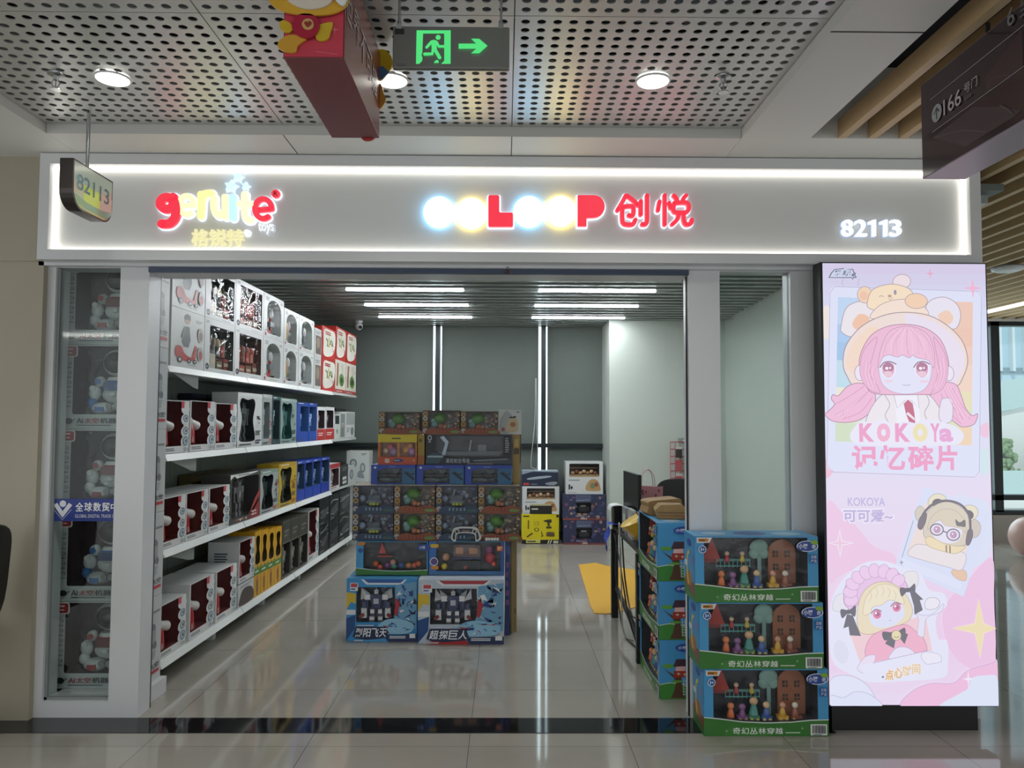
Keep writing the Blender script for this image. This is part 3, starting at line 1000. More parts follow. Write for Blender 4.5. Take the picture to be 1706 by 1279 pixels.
t = thing('linear_light', 'long linear corridor light whose reflection lies across the left display window glass', 'ceiling light', (-6.2, -4.9, 3.1))
MB().box(-1.55, -.04, -.02, 2.0, .04, 0).build('diffuser', mat('corridor_led', '#fffdf6', .4, 0, 20), t)
MB().box(-1.57, -.05, 0, 2.02, .05, .04).build('housing', WHITE, t)
# ================================================================== BACKLIT POSTER
LBY = 4.06
lb = thing('lightbox', 'tall backlit poster of pastel doll drawings on a black base right of the shop', 'lightbox', (2.15, LBY + .05, 0))
L = local(lb)
lx0, lx1, lz0, lz1 = at(1376, 800, LBY).x, at(1651, 800, LBY).x, at(1510, 1174, LBY).z, at(1500, 439, LBY).z
MB(L).box(lx0 - .012, LBY + .001, lz0 - .008, lx1 + .006, LBY + .1, lz1 + .006).build('frame', BLACKM, lb)
MB(L).box(lx0 + .02, LBY + .02, 0.0, lx1 - .09, LBY + .1, lz0 - .008).build('base', BLACKM, lb)
A = MB(L @ Tr(0, LBY, 0))
A.eps = .00005


def PT(x, y):
    v_ = at(x, y, LBY)
    return (min(max(v_.x, lx0), lx1), min(max(v_.z, lz0), lz1))


def p7(x, y):
    return PT(1360 + x / 3.28, 430 + y / 3.28)


def p8(x, y):
    return PT(1360 + x / 2.5636, 780 + y / 2.5636)


def p9(x, y):
    return PT(1370 + x / 5.117, 930 + y / 5.117)


def p10(x, y):
    return PT(1480 + x / 5.811, 780 + y / 5.811)


PX = LBY / FOC                                # one photo pixel in metres


def mixc(a, b, t):
    a, b = rgb(a), rgb(b)
    return tuple(a[i] * (1 - t) + b[i] * t for i in range(3))


def grad(x0, z0, x1, z1, stops, n=24):
    for i in range(n):
        t = (i + .5) / n
        k = t * (len(stops) - 1)
        j = min(int(k), len(stops) - 2)
        A.lay -= A.eps
        A.rect(x0, z1 - (z1 - z0) * (i + 1) / n, x1, z1 - (z1 - z0) * i / n, mixc(stops[j], stops[j + 1], k - j))
    A.lay += A.eps


def bl(f, pts, col, line=None, lw=1.0):
    q = smooth_loop([f(*p) for p in pts], 5)
    A.poly(q, col)
    if line:
        A.line(q + q[:1], lw * PX, line, False)


def ln(f, pts, col, lw=1.0, sm=True):
    A.line([f(*p) for p in pts], lw * PX, col, sm)


def ov(f, sc, x, y, rx, ry, col, rot=0, line=None, lw=.8):
    c = f(x, y)
    A.oval(c[0], c[1], rx / sc * PX, ry / sc * PX, col, 26, rot)
    if line:
        A.line([(c[0] + rx / sc * PX * math.cos(a) * math.cos(rot) - ry / sc * PX * math.sin(a) * math.sin(rot), c[1] + rx / sc * PX * math.cos(a) * math.sin(rot) + ry / sc * PX * math.sin(a) * math.cos(rot)) for a in [2 * PI * i / 24 for i in range(25)]], lw * PX, line, False)


grad(lx0, lz0, lx1, lz1, ['#d3c6e6', '#d5dcf5', '#d9def6', '#dcdff4', '#e6dcf3', '#e9d8f1', '#ecd0ec', '#edcbea', '#e9d8f0'], 40)
LN = '#8d7f97'
# soft pink and mint patches at the borders
bl(p7, [(880, 1060), (940, 1050), (940, 1170), (890, 1165)], '#cfe6ec')
bl(p7, [(895, 920), (940, 900), (940, 975), (900, 970)], '#f0c3dd')
bl(p7, [(28, 280), (70, 270), (75, 420), (28, 430)], '#f3e5d8')
bl(p7, [(25, 1100), (70, 1105), (95, 1160), (25, 1200)], '#f1b9cf')
# card
A.poly(rounded([(72, 153), (905, 180), (890, 1196), (55, 1160)], 40, p7), '#dfe3fa')
ln(p7, [(100, 155), (880, 182), (902, 215), (890, 1165), (865, 1196), (90, 1168), (58, 1130), (75, 190), (100, 155)], '#a9a6c6', .9, False)
for i_ in range(16):
    t0, t1 = i_ / 16, (i_ + 1) / 16
    cL = ['#b7d4f2', '#9dc5ee', '#8fbfe8', '#b8dcec', '#eceacf', '#d8e4c0', '#cfe0b8'][min(6, int(i_ * 7 / 16))]
    cR = ['#f0c3a8', '#f0bfa2', '#f2c8ae', '#f4d2b8', '#e9dfae', '#d9e3b0', '#f3d3a8'][min(6, int(i_ * 7 / 16))]
    A.lay -= A.eps
    A.poly([p7(118 - 15 * t0, 212 + 788 * t0), p7(300, 220 + 788 * t0), p7(300, 220 + 788 * t1), p7(118 - 15 * t1, 212 + 788 * t1)], cL)
    A.lay -= A.eps
    A.poly([p7(640, 236 + 782 * t0), p7(855 - 6 * t0, 240 + 782 * t0), p7(855 - 6 * t1, 240 + 782 * t1), p7(640, 236 + 782 * t1)], cR)
A.lay += 2 * A.eps
A.poly([p7(250, 220), p7(700, 236), p7(700, 1010), p7(250, 1000)], '#e6e3ee')
# logo top left
A.poly([p7(*k) for k in ((66, 108), (78, 82), (98, 60), (150, 54), (152, 60), (200, 58), (208, 78), (216, 80), (212, 92), (222, 106), (204, 108), (198, 118), (192, 108))], '#26314a')
A.poly([p7(*k) for k in ((74, 104), (84, 84), (101, 64), (147, 59), (196, 63), (203, 80), (207, 92), (212, 102), (200, 103), (197, 110), (192, 103))], '#c9d3ee')
v0, v1 = p7(92, 96), p7(188, 66)
A.text('雅玩', v0[0], v0[1], v1[0] - .005, v1[1], '#1e2942', .03, .35)
c_ = p7(200, 92)
A.star(c_[0], c_[1], .012, .012, '#26314a', 5, .45)
# pale hat decorations
ln(p7, [(150, 110), (140, 135), (150, 152)], LN, .6)
ln(p7, [(235, 112), (228, 135), (230, 152)], LN, .6)
# bear cap, brim, round ears
bl(p7, [(135, 370), (165, 270), (250, 235), (310, 275), (320, 340), (260, 420), (190, 430), (140, 405)], '#eee6ea', '#9a7f80', 1.1)
bl(p7, [(198, 350), (235, 305), (285, 320), (290, 365), (240, 395), (205, 380)], '#f3bd93')
bl(p7, [(600, 260), (640, 222), (710, 215), (770, 255), (788, 320), (760, 385), (690, 370), (610, 320)], '#eae4f0', '#9a7f80', 1.1)
bl(p7, [(665, 310), (715, 285), (748, 325), (725, 362), (685, 350)], '#f4c9a8')
ov(p7, 3.28, 265, 200, 42, 46, '#f6d2a9', 0, '#9a7f80', 1)
ov(p7, 3.28, 258, 205, 22, 26, '#f3bd93')
ov(p7, 3.28, 466, 128, 50, 40, '#f1dfe2', .2, '#9a7f80', 1)
bl(p7, [(280, 230), (310, 170), (400, 142), (480, 155), (525, 190), (520, 260), (400, 290), (290, 275)], '#fae0b8', '#9a7f80', 1.1)
bl(p7, [(300, 330), (330, 270), (400, 235), (490, 225), (570, 250), (610, 310), (480, 320)], '#f8e0cc', '#9a7f80', 1.0)
ov(p7, 3.28, 545, 234, 62, 42, '#f7cda2', 0, '#9a7f80', 1)
ov(p7, 3.28, 430, 187, 8, 14, '#8a7b86')
ln(p7, [(342, 212), (355, 205), (368, 213)], '#8a7b86', 1)
ov(p7, 3.28, 400, 207, 11, 8, '#b98f72')
ln(p7, [(393, 222), (405, 226), (417, 216)], '#8a7b86', .8)
bl(p7, [(145, 570), (165, 470), (250, 370), (370, 312), (490, 296), (620, 315), (730, 380), (800, 460), (826, 560), (800, 650), (740, 710), (480, 740), (230, 710), (165, 640)], '#f2ddd2', '#8a6f74', 1.4)
bl(p7, [(480, 320), (610, 335), (720, 400), (785, 480), (805, 560), (785, 640), (720, 690), (600, 560)], '#ebe0f0')
bl(p7, [(165, 590), (190, 480), (290, 375), (340, 400), (250, 500), (230, 640)], '#f7d8bd')
# twin tails
for pts in ([(235, 682), (170, 700), (120, 750), (90, 745), (82, 770), (98, 800), (60, 840), (36, 855), (90, 890), (180, 896), (260, 870), (312, 810), (322, 750), (300, 705)],
            [(690, 680), (760, 690), (790, 750), (815, 820), (850, 860), (880, 850), (862, 905), (800, 922), (760, 900), (700, 850), (640, 790), (625, 740)]):
    bl(p7, pts, '#f2b5d4', '#9c5f80', 1.2)
for pts in ([(290, 720), (220, 790), (110, 850)], [(305, 760), (240, 840), (140, 880)], [(260, 700), (170, 760), (100, 800)], [(700, 720), (740, 800), (800, 880)], [(680, 740), (720, 830), (790, 905)], [(740, 710), (790, 800), (840, 880)]):
    ln(p7, pts, '#d888b4', 1.2)
# body, shirt, tie, raised hand
bl(p7, [(270, 890), (310, 800), (370, 740), (480, 725), (600, 740), (660, 800), (705, 890), (700, 985), (280, 980)], '#efe8ec', LN, 1)
A.poly([p7(*k) for k in ((425, 738), (550, 738), (570, 920), (440, 920))], '#f3f2fb')
ln(p7, [(370, 745), (400, 800), (375, 860), (410, 915)], LN, 1)
ln(p7, [(600, 745), (615, 790), (590, 850), (625, 915)], LN, 1)
ln(p7, [(420, 738), (440, 820), (485, 775)], LN, .8, False)
ln(p7, [(552, 738), (560, 820), (515, 775)], LN, .8, False)
A.poly([p7(*k) for k in ((476, 795), (500, 772), (525, 795), (535, 850), (540, 915), (510, 905), (488, 850))], '#bf2158')
A.poly([p7(*k) for k in ((488, 850), (500, 840), (534, 872), (536, 888))], '#f1e6ee')
bl(p7, [(680, 780), (700, 765), (735, 770), (745, 830), (735, 890), (690, 900), (668, 860)], '#ebe3f4', LN, .9)
# hair, ears, face
bl(p7, [(232, 590), (245, 510), (300, 420), (390, 372), (500, 362), (600, 385), (680, 450), (720, 560), (715, 640), (690, 700), (640, 740), (560, 745), (330, 742), (270, 700), (245, 650)], '#f0b2d0', '#9c5f80', 1.2)
ov(p7, 3.28, 236, 627, 28, 42, '#efe6f5', 0, '#9c7f90', 1)
ov(p7, 3.28, 724, 630, 26, 40, '#efe6f5', 0, '#9c7f90', 1)
bl(p7, [(338, 560), (370, 515), (490, 490), (610, 520), (630, 580), (618, 670), (575, 725), (490, 742), (405, 725), (352, 672)], '#e3e4fa', '#b48fae', .8)
bl(p7, [(335, 600), (350, 500), (400, 400), (500, 372), (600, 410), (640, 500), (640, 600), (612, 560), (545, 543), (525, 530), (505, 545), (470, 530), (440, 540), (395, 528), (360, 545)], '#f2b8d4', '#a86f92', .8)
for pts in ([(480, 380), (430, 450), (415, 530)], [(500, 378), (490, 450), (505, 535)], [(530, 380), (560, 450), (600, 545)], [(440, 390), (380, 470), (362, 535)], [(560, 390), (620, 470), (634, 560)]):
    ln(p7, pts, '#dc90ba', .9)
bl(p7, [(236, 600), (260, 500), (330, 430), (310, 520), (290, 620), (330, 700), (345, 735), (290, 720), (250, 670)], '#f0b0d0', '#a86f92', .8)
bl(p7, [(640, 430), (700, 520), (718, 620), (690, 710), (625, 745), (650, 690), (665, 600), (650, 500)], '#efadcf', '#a86f92', .8)
for k in range(9):
    x = 385 + k * 28
    ln(p7, [(490 + (x - 490) * .25, 378), (x - 4, 450), (x + (x - 490) * .05, 525)], ('#e7a3c6', '#f7c9de')[k % 2], 1.1)
for k in range(7):
    ln(p7, [(262 + k * 10, 560 + k * 6), (258 + k * 9, 640), (285 + k * 9, 715)], ('#e39fc4', '#f8cde0')[k % 2], 1.0)
    ln(p7, [(700 - k * 9, 540 + k * 8), (704 - k * 8, 640), (668 - k * 6, 720)], ('#e39fc4', '#f8cde0')[k % 2], 1.0)
    ln(p7, [(280 - k * 6, 715 + k * 6), (215 - k * 12, 790 + k * 8), (100 + k * 14, 855 + k * 5)], ('#e39fc4', '#f8cde0')[k % 2], 1.0)
    ln(p7, [(690 + k * 8, 705), (735 + k * 8, 790), (775 + k * 11, 880 - k * 3)], ('#e39fc4', '#f8cde0')[k % 2], 1.0)
for cx in (390, 574):
    bl(p7, [(cx - 45, 590), (cx - 35, 572), (cx, 564), (cx + 35, 572), (cx + 40, 595), (cx + 38, 630), (cx + 20, 652), (cx - 22, 650), (cx - 36, 625)], '#f3eefa')
    ov(p7, 3.28, cx, 610, 33, 42, '#dd9cba')
    ov(p7, 3.28, cx, 596, 32, 26, '#a84b7c')
    ov(p7, 3.28, cx, 632, 24, 16, '#eec3d2')
    ov(p7, 3.28, cx - 8, 602, 9, 8, '#ffffff')
    ov(p7, 3.28, cx + 10, 600, 6, 6, '#ffe8f2')
    ln(p7, [(cx - 46, 598), (cx - 25, 572), (cx + 10, 566), (cx + 44, 580)], '#7d3f66', 2)
ov(p7, 3.28, 392, 672, 24, 8, '#f0cfe2')
ov(p7, 3.28, 585, 674, 24, 8, '#f0cfe2')
ln(p7, [(466, 692), (490, 695), (512, 691)], '#9a7f9c', .8)
# lettering of the card
bl(p7, [(180, 970), (200, 930), (240, 890), (300, 900), (360, 880), (420, 905), (480, 890), (540, 900), (580, 880), (640, 885), (700, 900), (760, 920), (800, 960), (790, 1000), (740, 1020), (500, 1030), (260, 1020), (200, 1005)], '#eceafa')
PK = '#f08fbd'
for tx, x0, x1, cc in (('K', 232, 312, '#ef8fbf'), ('o', 328, 400, '#f3a7c8'), ('K', 428, 508, '#ef8fbf'), ('o', 524, 604, '#f0e2a0'), ('Y', 620, 670, '#ee93c4'), ('a', 668, 742, '#e99ad0')):
    v0, v1 = p7(x0, 1003), p7(x1, 902 if tx != 'a' else 930)
    A.text(tx, v0[0], v0[1], v1[0], v1[1], cc, .045)
for tx, x0, x1 in (('记', 192, 330), ('忆', 344, 480), ('碎', 498, 635), ('片', 648, 765)):
    v0, v1 = p7(x0, 1160), p7(x1, 1022)
    A.text(tx, v0[0], v0[1], v1[0], v1[1], PK, .035)
for f, x, y, rx, ry, cc in ((p7, 850, 165, 16, 18, '#f2aed0'), (p7, 617, 85, 8, 9, '#e59ec0')):
    c = f(x, y)
    A.star(c[0], c[1], rx * PX, ry * PX, cc, 4, .25)
# lower half: clouds of pink
bl(p8, [(33, 150), (110, 190), (180, 260), (240, 330), (330, 370), (330, 440), (200, 420), (110, 450), (33, 470)], '#f0c5e4')
bl(p8, [(640, 480), (745, 380), (755, 560), (755, 840), (650, 850), (560, 760), (540, 600)], '#eebfe2')
bl(p8, [(590, 130), (650, 125), (735, 160), (738, 360), (650, 430), (600, 400)], '#dbe2f7')
v0, v1 = p8(132, 150), p8(290, 104)
A.text('KOKOYA', v0[0], v0[1] - .012, v1[0], v1[1] - .025, '#b3aad8', .01)
v0, v1 = p8(110, 232), p8(325, 172)
A.text('可可爱~', v0[0] - .004, v0[1] - .004, v1[0] + .004, v1[1] + .004, '#f4f2fd', .07)
A.text('可可爱~', v0[0] + .003, v0[1] + .003, v1[0] - .003, v1[1] - .003, '#b9a9d9', .03)
c = p8(98, 318)
A.star(c[0], c[1], 24 * PX, 24 * PX, '#f6eaf8', 4, .24)
A.star(c[0], c[1], 18 * PX, 19 * PX, '#f0c6de', 4, .2)
# upper right card with a girl in glasses
A.poly([p10(*k) for k in ((330, 170), (980, 420), (720, 1240), (60, 930))], '#d9e0f8')
A.poly([p10(*k) for k in ((350, 330), (830, 470), (700, 980), (170, 830))], '#f0dcd2')
ln(p10, [(235, 500), (115, 890)], '#6d6c80', .8, False)
bl(p10, [(110, 860), (160, 880), (400, 970), (620, 1060), (700, 1120), (660, 1160), (390, 1050), (160, 960)], '#dfe5fb')
bl(p10, [(600, 1000), (650, 970), (730, 985), (750, 1040), (730, 1085), (650, 1060)], '#eabf96', '#b98f72', .7)
bl(p10, [(180, 830), (250, 740), (360, 740), (600, 790), (740, 830), (700, 980), (560, 950), (340, 890)], '#ece3e4', '#a59aa6', .8)
bl(p10, [(250, 420), (300, 360), (350, 420), (320, 510), (270, 500)], '#d4c9b6', '#8f8676', .7)
bl(p10, [(800, 500), (860, 510), (885, 570), (860, 650), (790, 660)], '#cdc2b0', '#8f8676', .7)
for x, y in ((465, 320), (770, 430)):
    ov(p10, 5.811, x, y, 92, 75, '#eae0c0', .3, '#8f8676', .7)
    ov(p10, 5.811, x + (5 if x < 600 else -8), y + 20, 55, 48, '#3c3038')
bl(p10, [(330, 600), (340, 480), (420, 370), (560, 320), (690, 370), (770, 470), (790, 600), (760, 720), (640, 750), (450, 700), (350, 670)], '#d8ccb4', '#8f8676', .8)
bl(p10, [(390, 560), (450, 500), (560, 520), (690, 560), (700, 640), (650, 710), (540, 720), (440, 670)], '#eae4f4')
bl(p10, [(370, 590), (400, 480), (500, 400), (620, 400), (720, 490), (740, 620), (690, 580), (600, 560), (540, 550), (490, 500), (430, 530)], '#d9ccb0', '#a5977c', .6)
ln(p10, [(300, 560), (330, 440), (430, 340), (560, 312), (690, 350), (770, 450), (785, 600)], '#4a3c42', 4)
bl(p10, [(275, 560), (300, 470), (360, 430), (350, 520), (310, 590)], '#5a4a50', '#332a30', .8)
bl(p10, [(740, 720), (760, 600), (800, 590), (805, 660), (770, 740)], '#5a4a50', '#332a30', .8)
for x, y in ((460, 590), (618, 640)):
    ov(p10, 5.811, x, y, 52, 46, '#eadcec', .2)
    ov(p10, 5.811, x + 2, y, 34, 34, '#b98bb4')
    ov(p10, 5.811, x - 6, y - 8, 8, 8, '#ffffff')
    A.line([(p10(x, y)[0] + 62 / 5.811 * PX * math.cos(a), p10(x, y)[1] + 54 / 5.811 * PX * math.sin(a)) for a in [2 * PI * i / 20 for i in range(21)]], 1.8 * PX, '#34344e', False)
ln(p10, [(522, 606), (555, 618)], '#34344e', 1.8, False)
bl(p10, [(640, 490), (680, 520), (730, 495), (735, 560), (690, 560), (650, 550)], '#544a44')
bl(p10, [(350, 680), (400, 660), (520, 720), (650, 750), (740, 750), (650, 820), (520, 800), (380, 750)], '#efdcaa', '#b39c6c', .8)
ln(p10, [(550, 740), (552, 810)], '#6b5636', 2.2, False)
ln(p10, [(585, 745), (587, 815)], '#6b5636', 2.2, False)
# lower left card with a girl in a frilled bonnet
bl(p9, [(60, 420), (130, 230), (300, 60), (480, 15), (650, 60), (820, 120), (900, 260), (1030, 300), (1050, 400), (960, 500), (980, 680), (1055, 700), (1060, 900), (1020, 1010), (700, 1040), (400, 1050), (280, 1000), (100, 900), (45, 700)], '#e6e8fb')
A.poly([p9(*k) for k in ((230, 640), (870, 480), (930, 790), (320, 900))], '#f3cbd2')
bl(p9, [(80, 420), (110, 320), (200, 300), (210, 440), (130, 450)], '#e6e6ee', '#b3b0bf', .7)
bl(p9, [(690, 120), (790, 110), (810, 200), (760, 260), (700, 200)], '#eae6e6', '#b3b0bf', .7)
bl(p9, [(180, 380), (190, 230), (300, 120), (450, 70), (600, 90), (690, 180), (710, 250), (600, 300), (350, 330), (260, 430)], '#e9bfe6', '#b384b8', 1)
for k in range(9):
    a = math.radians(195 - k * 20)
    ov(p9, 5.117, 455 + 225 * math.cos(a), 300 - 200 * math.sin(a), 60, 48, '#efc9ec', a, '#b384b8', .7)
bl(p9, [(300, 600), (290, 450), (330, 300), (420, 215), (530, 195), (640, 240), (720, 330), (760, 440), (730, 520), (660, 560), (450, 630), (360, 640)], '#ecdcb6', '#b59d78', .9)
bl(p9, [(370, 850), (360, 760), (420, 650), (560, 590), (700, 560), (790, 620), (860, 690), (870, 800), (700, 830), (450, 880)], '#f2aac4', '#b96a92', .9)
bl(p9, [(560, 830), (620, 760), (700, 750), (770, 790), (770, 830), (580, 850)], '#e9e4fa', '#a99fc4', .8)
bl(p9, [(390, 430), (430, 390), (560, 350), (660, 370), (690, 470), (640, 540), (560, 580), (450, 580), (400, 530)], '#dfe2f9')
bl(p9, [(340, 470), (360, 340), (440, 240), (540, 215), (640, 260), (690, 380), (640, 370), (560, 350), (500, 390), (420, 410), (400, 460)], '#f1e5c4', '#bda67e', .7)
for k in range(5):
    c = (400 + k * 52, 330 - 40 * math.sin(k * .8))
    ln(p9, [(c[0] - 10, c[1] - 60), (c[0] + 12, c[1] - 20), (c[0] - 8, c[1] + 30)], '#cdb78c', .8)
for x, y in ((455, 474), (620, 415)):
    ov(p9, 5.117, x, y, 44, 42, '#f2d6ea', -.3)
    ov(p9, 5.117, x + 3, y - 2, 34, 36, '#d96a9c', -.3)
    ov(p9, 5.117, x + 6, y - 4, 18, 18, '#a22c62')
    ov(p9, 5.117, x - 8, y - 12, 9, 9, '#ffffff')
    ln(p9, [(x - 48, y - 10), (x - 10, y - 44), (x + 40, y - 28)], '#6d3550', 1.6)
ln(p9, [(560, 525), (578, 522)], '#8d7f97', .8, False)


def bow(x, y, s_, tails):
    bl(p9, [(x - 75 * s_, y - 20), (x - 60 * s_, y + 55), (x, y + 10), (x + 60 * s_, y + 40), (x + 65 * s_, y - 55), (x + 5, y - 15)], '#2b2830')
    for t_ in tails:
        A.poly([p9(*k) for k in t_], '#35323c')
    ov(p9, 5.117, x, y, 20 * s_, 22 * s_, '#1c1a20')


bow(215, 450, .9, [[(200, 470), (170, 590), (215, 575), (225, 650), (320, 655), (250, 480)]])
bow(720, 265, .9, [[(735, 280), (770, 400), (775, 475), (845, 435), (820, 350), (850, 345), (770, 270)]])
bow(605, 640, 1.35, [[(560, 660), (525, 720), (600, 760), (615, 680)], [(640, 660), (690, 725), (720, 640), (650, 610)]])
ov(p9, 5.117, 620, 650, 40, 42, '#ead9a0', 0, '#8f7c4c', .8)
ln(p9, [(600, 660), (625, 668), (645, 655)], '#6b5b36', 1)
bl(p9, [(790, 470), (860, 480), (940, 460), (1020, 380), (1000, 450), (880, 500), (860, 600), (850, 660), (800, 640), (810, 520)], '#e6e4f6', '#a99fc4', .7)
bl(p9, [(860, 400), (880, 340), (950, 330), (990, 370), (960, 420), (890, 430)], '#efeaf4', '#9a8fa4', .8)
bl(p9, [(300, 900), (360, 830), (440, 820), (420, 900), (350, 970), (290, 940)], '#ece0f4', '#a99fc4', .7)
A.poly([p9(*k) for k in ((300, 905), (900, 780), (985, 810), (990, 1000), (390, 1050))], '#e7e8fb')
ln(p9, [(420, 885), (900, 775)], '#9a8fb4', .8, False)
bl(p9, [(830, 830), (860, 790), (980, 810), (1000, 870), (920, 890), (870, 890)], '#eeebf8', '#a99fc4', .7)
v0, v1 = p9(525, 1030), p9(830, 900)
for k_, (tx, cc) in enumerate((('点', '#e2a93c'), ('心', '#e0a94a'), ('时', '#e8c48e'), ('间', '#e6c69c'))):
    x0, x1 = 525 + k_ * 76, 525 + k_ * 76 + 70
    y1 = 1030 - k_ * 17
    v0, v1 = p9(x0, y1), p9(x1, y1 - 88)
    A.text(tx, v0[0] - .004, v0[1] - .004, v1[0] + .004, v1[1] + .004, '#f8ead2', .07)
    A.text(tx, v0[0], v0[1], v1[0], v1[1], cc, .025)
ov(p9, 5.117, 505, 1003, 9, 9, '#4c4658')
ov(p9, 5.117, 150, 790, 60, 100, '#dedff2', .2)
# stars, clouds along the bottom edge
c = p9(1325, 590)
A.star(c[0], c[1], 45 * PX, 49 * PX, '#f8ecc0', 4, .24)
A.star(c[0], c[1], 43 * PX, 46 * PX, '#f0dfa4', 4, .22)
bl(p8, [(355, 1010), (400, 950), (480, 915), (580, 912), (640, 860), (740, 830), (768, 825), (772, 1015), (500, 1018)], '#f2b8dd', '#b99ac4', .8)
bl(p8, [(520, 1012), (600, 960), (640, 935), (660, 890), (720, 880), (765, 890), (770, 1012), (640, 1016)], '#dde6f9')
bl(p8, [(48, 1012), (50, 900), (130, 880), (210, 920), (250, 1000), (180, 1014)], '#e2e6fa', '#a9a6c6', .8)
bl(p8, [(48, 1012), (60, 965), (110, 975), (160, 950), (220, 960), (275, 1012), (160, 1015)], '#dfe4fa', '#a9a6c6', .8)
c = p9(1230, 1020)
A.star(c[0], c[1], 9 * PX, 16 * PX, '#f4f0fc', 4, .2)
c = p9(663, 30)
A.star(c[0], c[1], 4 * PX, 6 * PX, '#5c5468', 4, .2)
A.c = [mixc(c_3, '#e8e8fb', .2) for c_3 in A.c]
A.v = [(min(max(a_, lx0 - 2.15), lx1 - 2.15), b_, min(max(c_2, lz0), lz1)) for a_, b_, c_2 in A.v]
A.build('printed_face', GLOWPRINT, lb)
# ================================================================== TOY BOXES: builders
def hole_hit(poly, c, a):
    """distance from c to the outline along angle a"""
    dx, dy = math.cos(a), math.sin(a)
    best = None
    n = len(poly)
    for i in range(n):
        x1, y1 = poly[i][0] - c[0], poly[i][1] - c[1]
        x2, y2 = poly[(i + 1) % n][0] - c[0], poly[(i + 1) % n][1] - c[1]
        den = dx * (y2 - y1) - dy * (x2 - x1)
        if abs(den) < 1e-12:
            continue
        t = (x1 * (y2 - y1) - y1 * (x2 - x1)) / den
        u = (x1 * dy - y1 * dx) / den
        if t > 1e-9 and -1e-6 <= u <= 1 + 1e-6:
            best = t if best is None or t < best else best
    return best or 0.001


def carton(w, d, h, col, hole=None, cav='#333333', cavd=.08, side=None, topc=None):
    m = MB()
    x, f, b = w / 2, -d / 2, d / 2
    side, topc = side or col, topc or col
    m.add([(-x, f, 0), (-x, b, 0), (-x, b, h), (-x, f, h)], [(0, 3, 2, 1)], side)
    m.add([(x, f, 0), (x, b, 0), (x, b, h), (x, f, h)], [(0, 1, 2, 3)], side)
    m.add([(-x, f, h), (x, f, h), (x, b, h), (-x, b, h)], [(0, 1, 2, 3)], topc)
    m.add([(-x, f, 0), (x, f, 0), (x, b, 0), (-x, b, 0)], [(0, 3, 2, 1)], col)
    m.add([(-x, b, 0), (x, b, 0), (x, b, h), (-x, b, h)], [(0, 3, 2, 1)], col)
    if not hole:
        return m.add([(-x, f, 0), (x, f, 0), (x, f, h), (-x, f, h)], [(0, 1, 2, 3)], col)
    hp = [((u - .5) * w, v * h) for u, v in hole]
    c = (sum(p[0] for p in hp) / len(hp), sum(p[1] for p in hp) / len(hp))
    out = [(-x, 0), (x, 0), (x, h), (-x, h)]
    ang = sorted(set([round(math.atan2(p[1] - c[1], p[0] - c[0]), 6) for p in hp + out]))
    I, O = [], []
    for a in ang:
        ri = hole_hit(hp, c, a)
        ro = max(hole_hit(out, c, a), ri)
        I.append((c[0] + ri * math.cos(a), c[1] + ri * math.sin(a)))
        O.append((c[0] + ro * math.cos(a), c[1] + ro * math.sin(a)))
    n = len(ang)
    m.add([(p[0], f, p[1]) for p in O] + [(p[0], f, p[1]) for p in I], [(i, (i + 1) % n, (i + 1) % n + n, i + n) for i in range(n)], col)
    cd = min(cavd, d - .01)
    m.add([(p[0], f, p[1]) for p in I] + [(p[0], f + cd, p[1]) for p in I], [(i, (i + 1) % n, (i + 1) % n + n, i + n) for i in range(n)] + [tuple(range(n, 2 * n))], cav)
    return m


def toy_box(name, label, w, d, h, loc, rz, col, hole=None, cav='#333333', cavd=.08, film=None, art=None, left=None, right=None, top=None, toy=None, group=None, side=None, topc=None, cat='toy box'):
    t = thing(name, label, cat, loc, rz, group)
    if hole and callable(hole):
        hole = hole()
    carton(w, d, h, col, hole, cav, cavd, side, topc).build('carton', PRINT, t)
    if hole and film is not False:
        MB().add([((u - .5) * w, -d / 2 + .003, v * h) for u, v in hole], [tuple(range(len(hole)))]).build('window_film', film or FILM, t)
    if art:
        a = MB(Tr(-w / 2, -d / 2 - .0006, 0), (w, h))
        art(a)
        a.build('printed_front', PRINT, t)
    for fn, T_, sz, nm in ((left, Tr(-w / 2 - .0006, d / 2, 0) @ Rz(-PI / 2), (d, h), 'printed_side'), (right, Tr(w / 2 + .0006, -d / 2, 0) @ Rz(PI / 2), (d, h), 'printed_side'),
                           (top, Tr(-w / 2, -d / 2, h + .0006) @ Matrix.Rotation(-PI / 2, 4, 'X'), (w, d), 'printed_top')):
        if fn:
            a = MB(T_, sz)
            fn(a)
            a.build(nm, PRINT, t)
    if toy:
        toy(t, w, d, h)
    return t


def rh(u0, v0, u1, v1, r=.0):
    if not r:
        return [(u0, v0), (u1, v0), (u1, v1), (u0, v1)]
    p = []
    for cx, cy, a in ((u1 - r, v1 - r, 0), (u0 + r, v1 - r, 90), (u0 + r, v0 + r, 180), (u1 - r, v0 + r, 270)):
        p += [(cx + r * math.cos(math.radians(a + k * 22.5)), cy + r * math.sin(math.radians(a + k * 22.5))) for k in range(5)]
    return p


def arch(u0, v0, u1, v1):
    c, r = (u0 + u1) / 2, (u1 - u0) / 2
    rv = min((v1 - v0) * .5, .25)
    return [(c + r * math.cos(PI * i / 12), v1 - rv + rv * math.sin(PI * i / 12)) for i in range(13)] + [(u0, v0 + .05), (u0 + .05, v0), (u1 - .05, v0), (u1, v0 + .05)]


def hourglass(u0, v0, u1, v1, q=.12):
    c = (v0 + v1) / 2
    d = u1 - u0
    return smooth_loop([(u0 + d * .1, v0), (u1 - d * .1, v0), (u1, v0 + .1), (u1 - d * q, c - .08), (u1 - d * q, c + .06), (u1, v1 - .1), (u1 - d * .15, v1), ((u0 + u1) / 2, v1 - .03), (u0 + d * .15, v1), (u0, v1 - .1), (u0 + d * q, c + .06), (u0 + d * q, c - .08), (u0, v0 + .1)], 3)


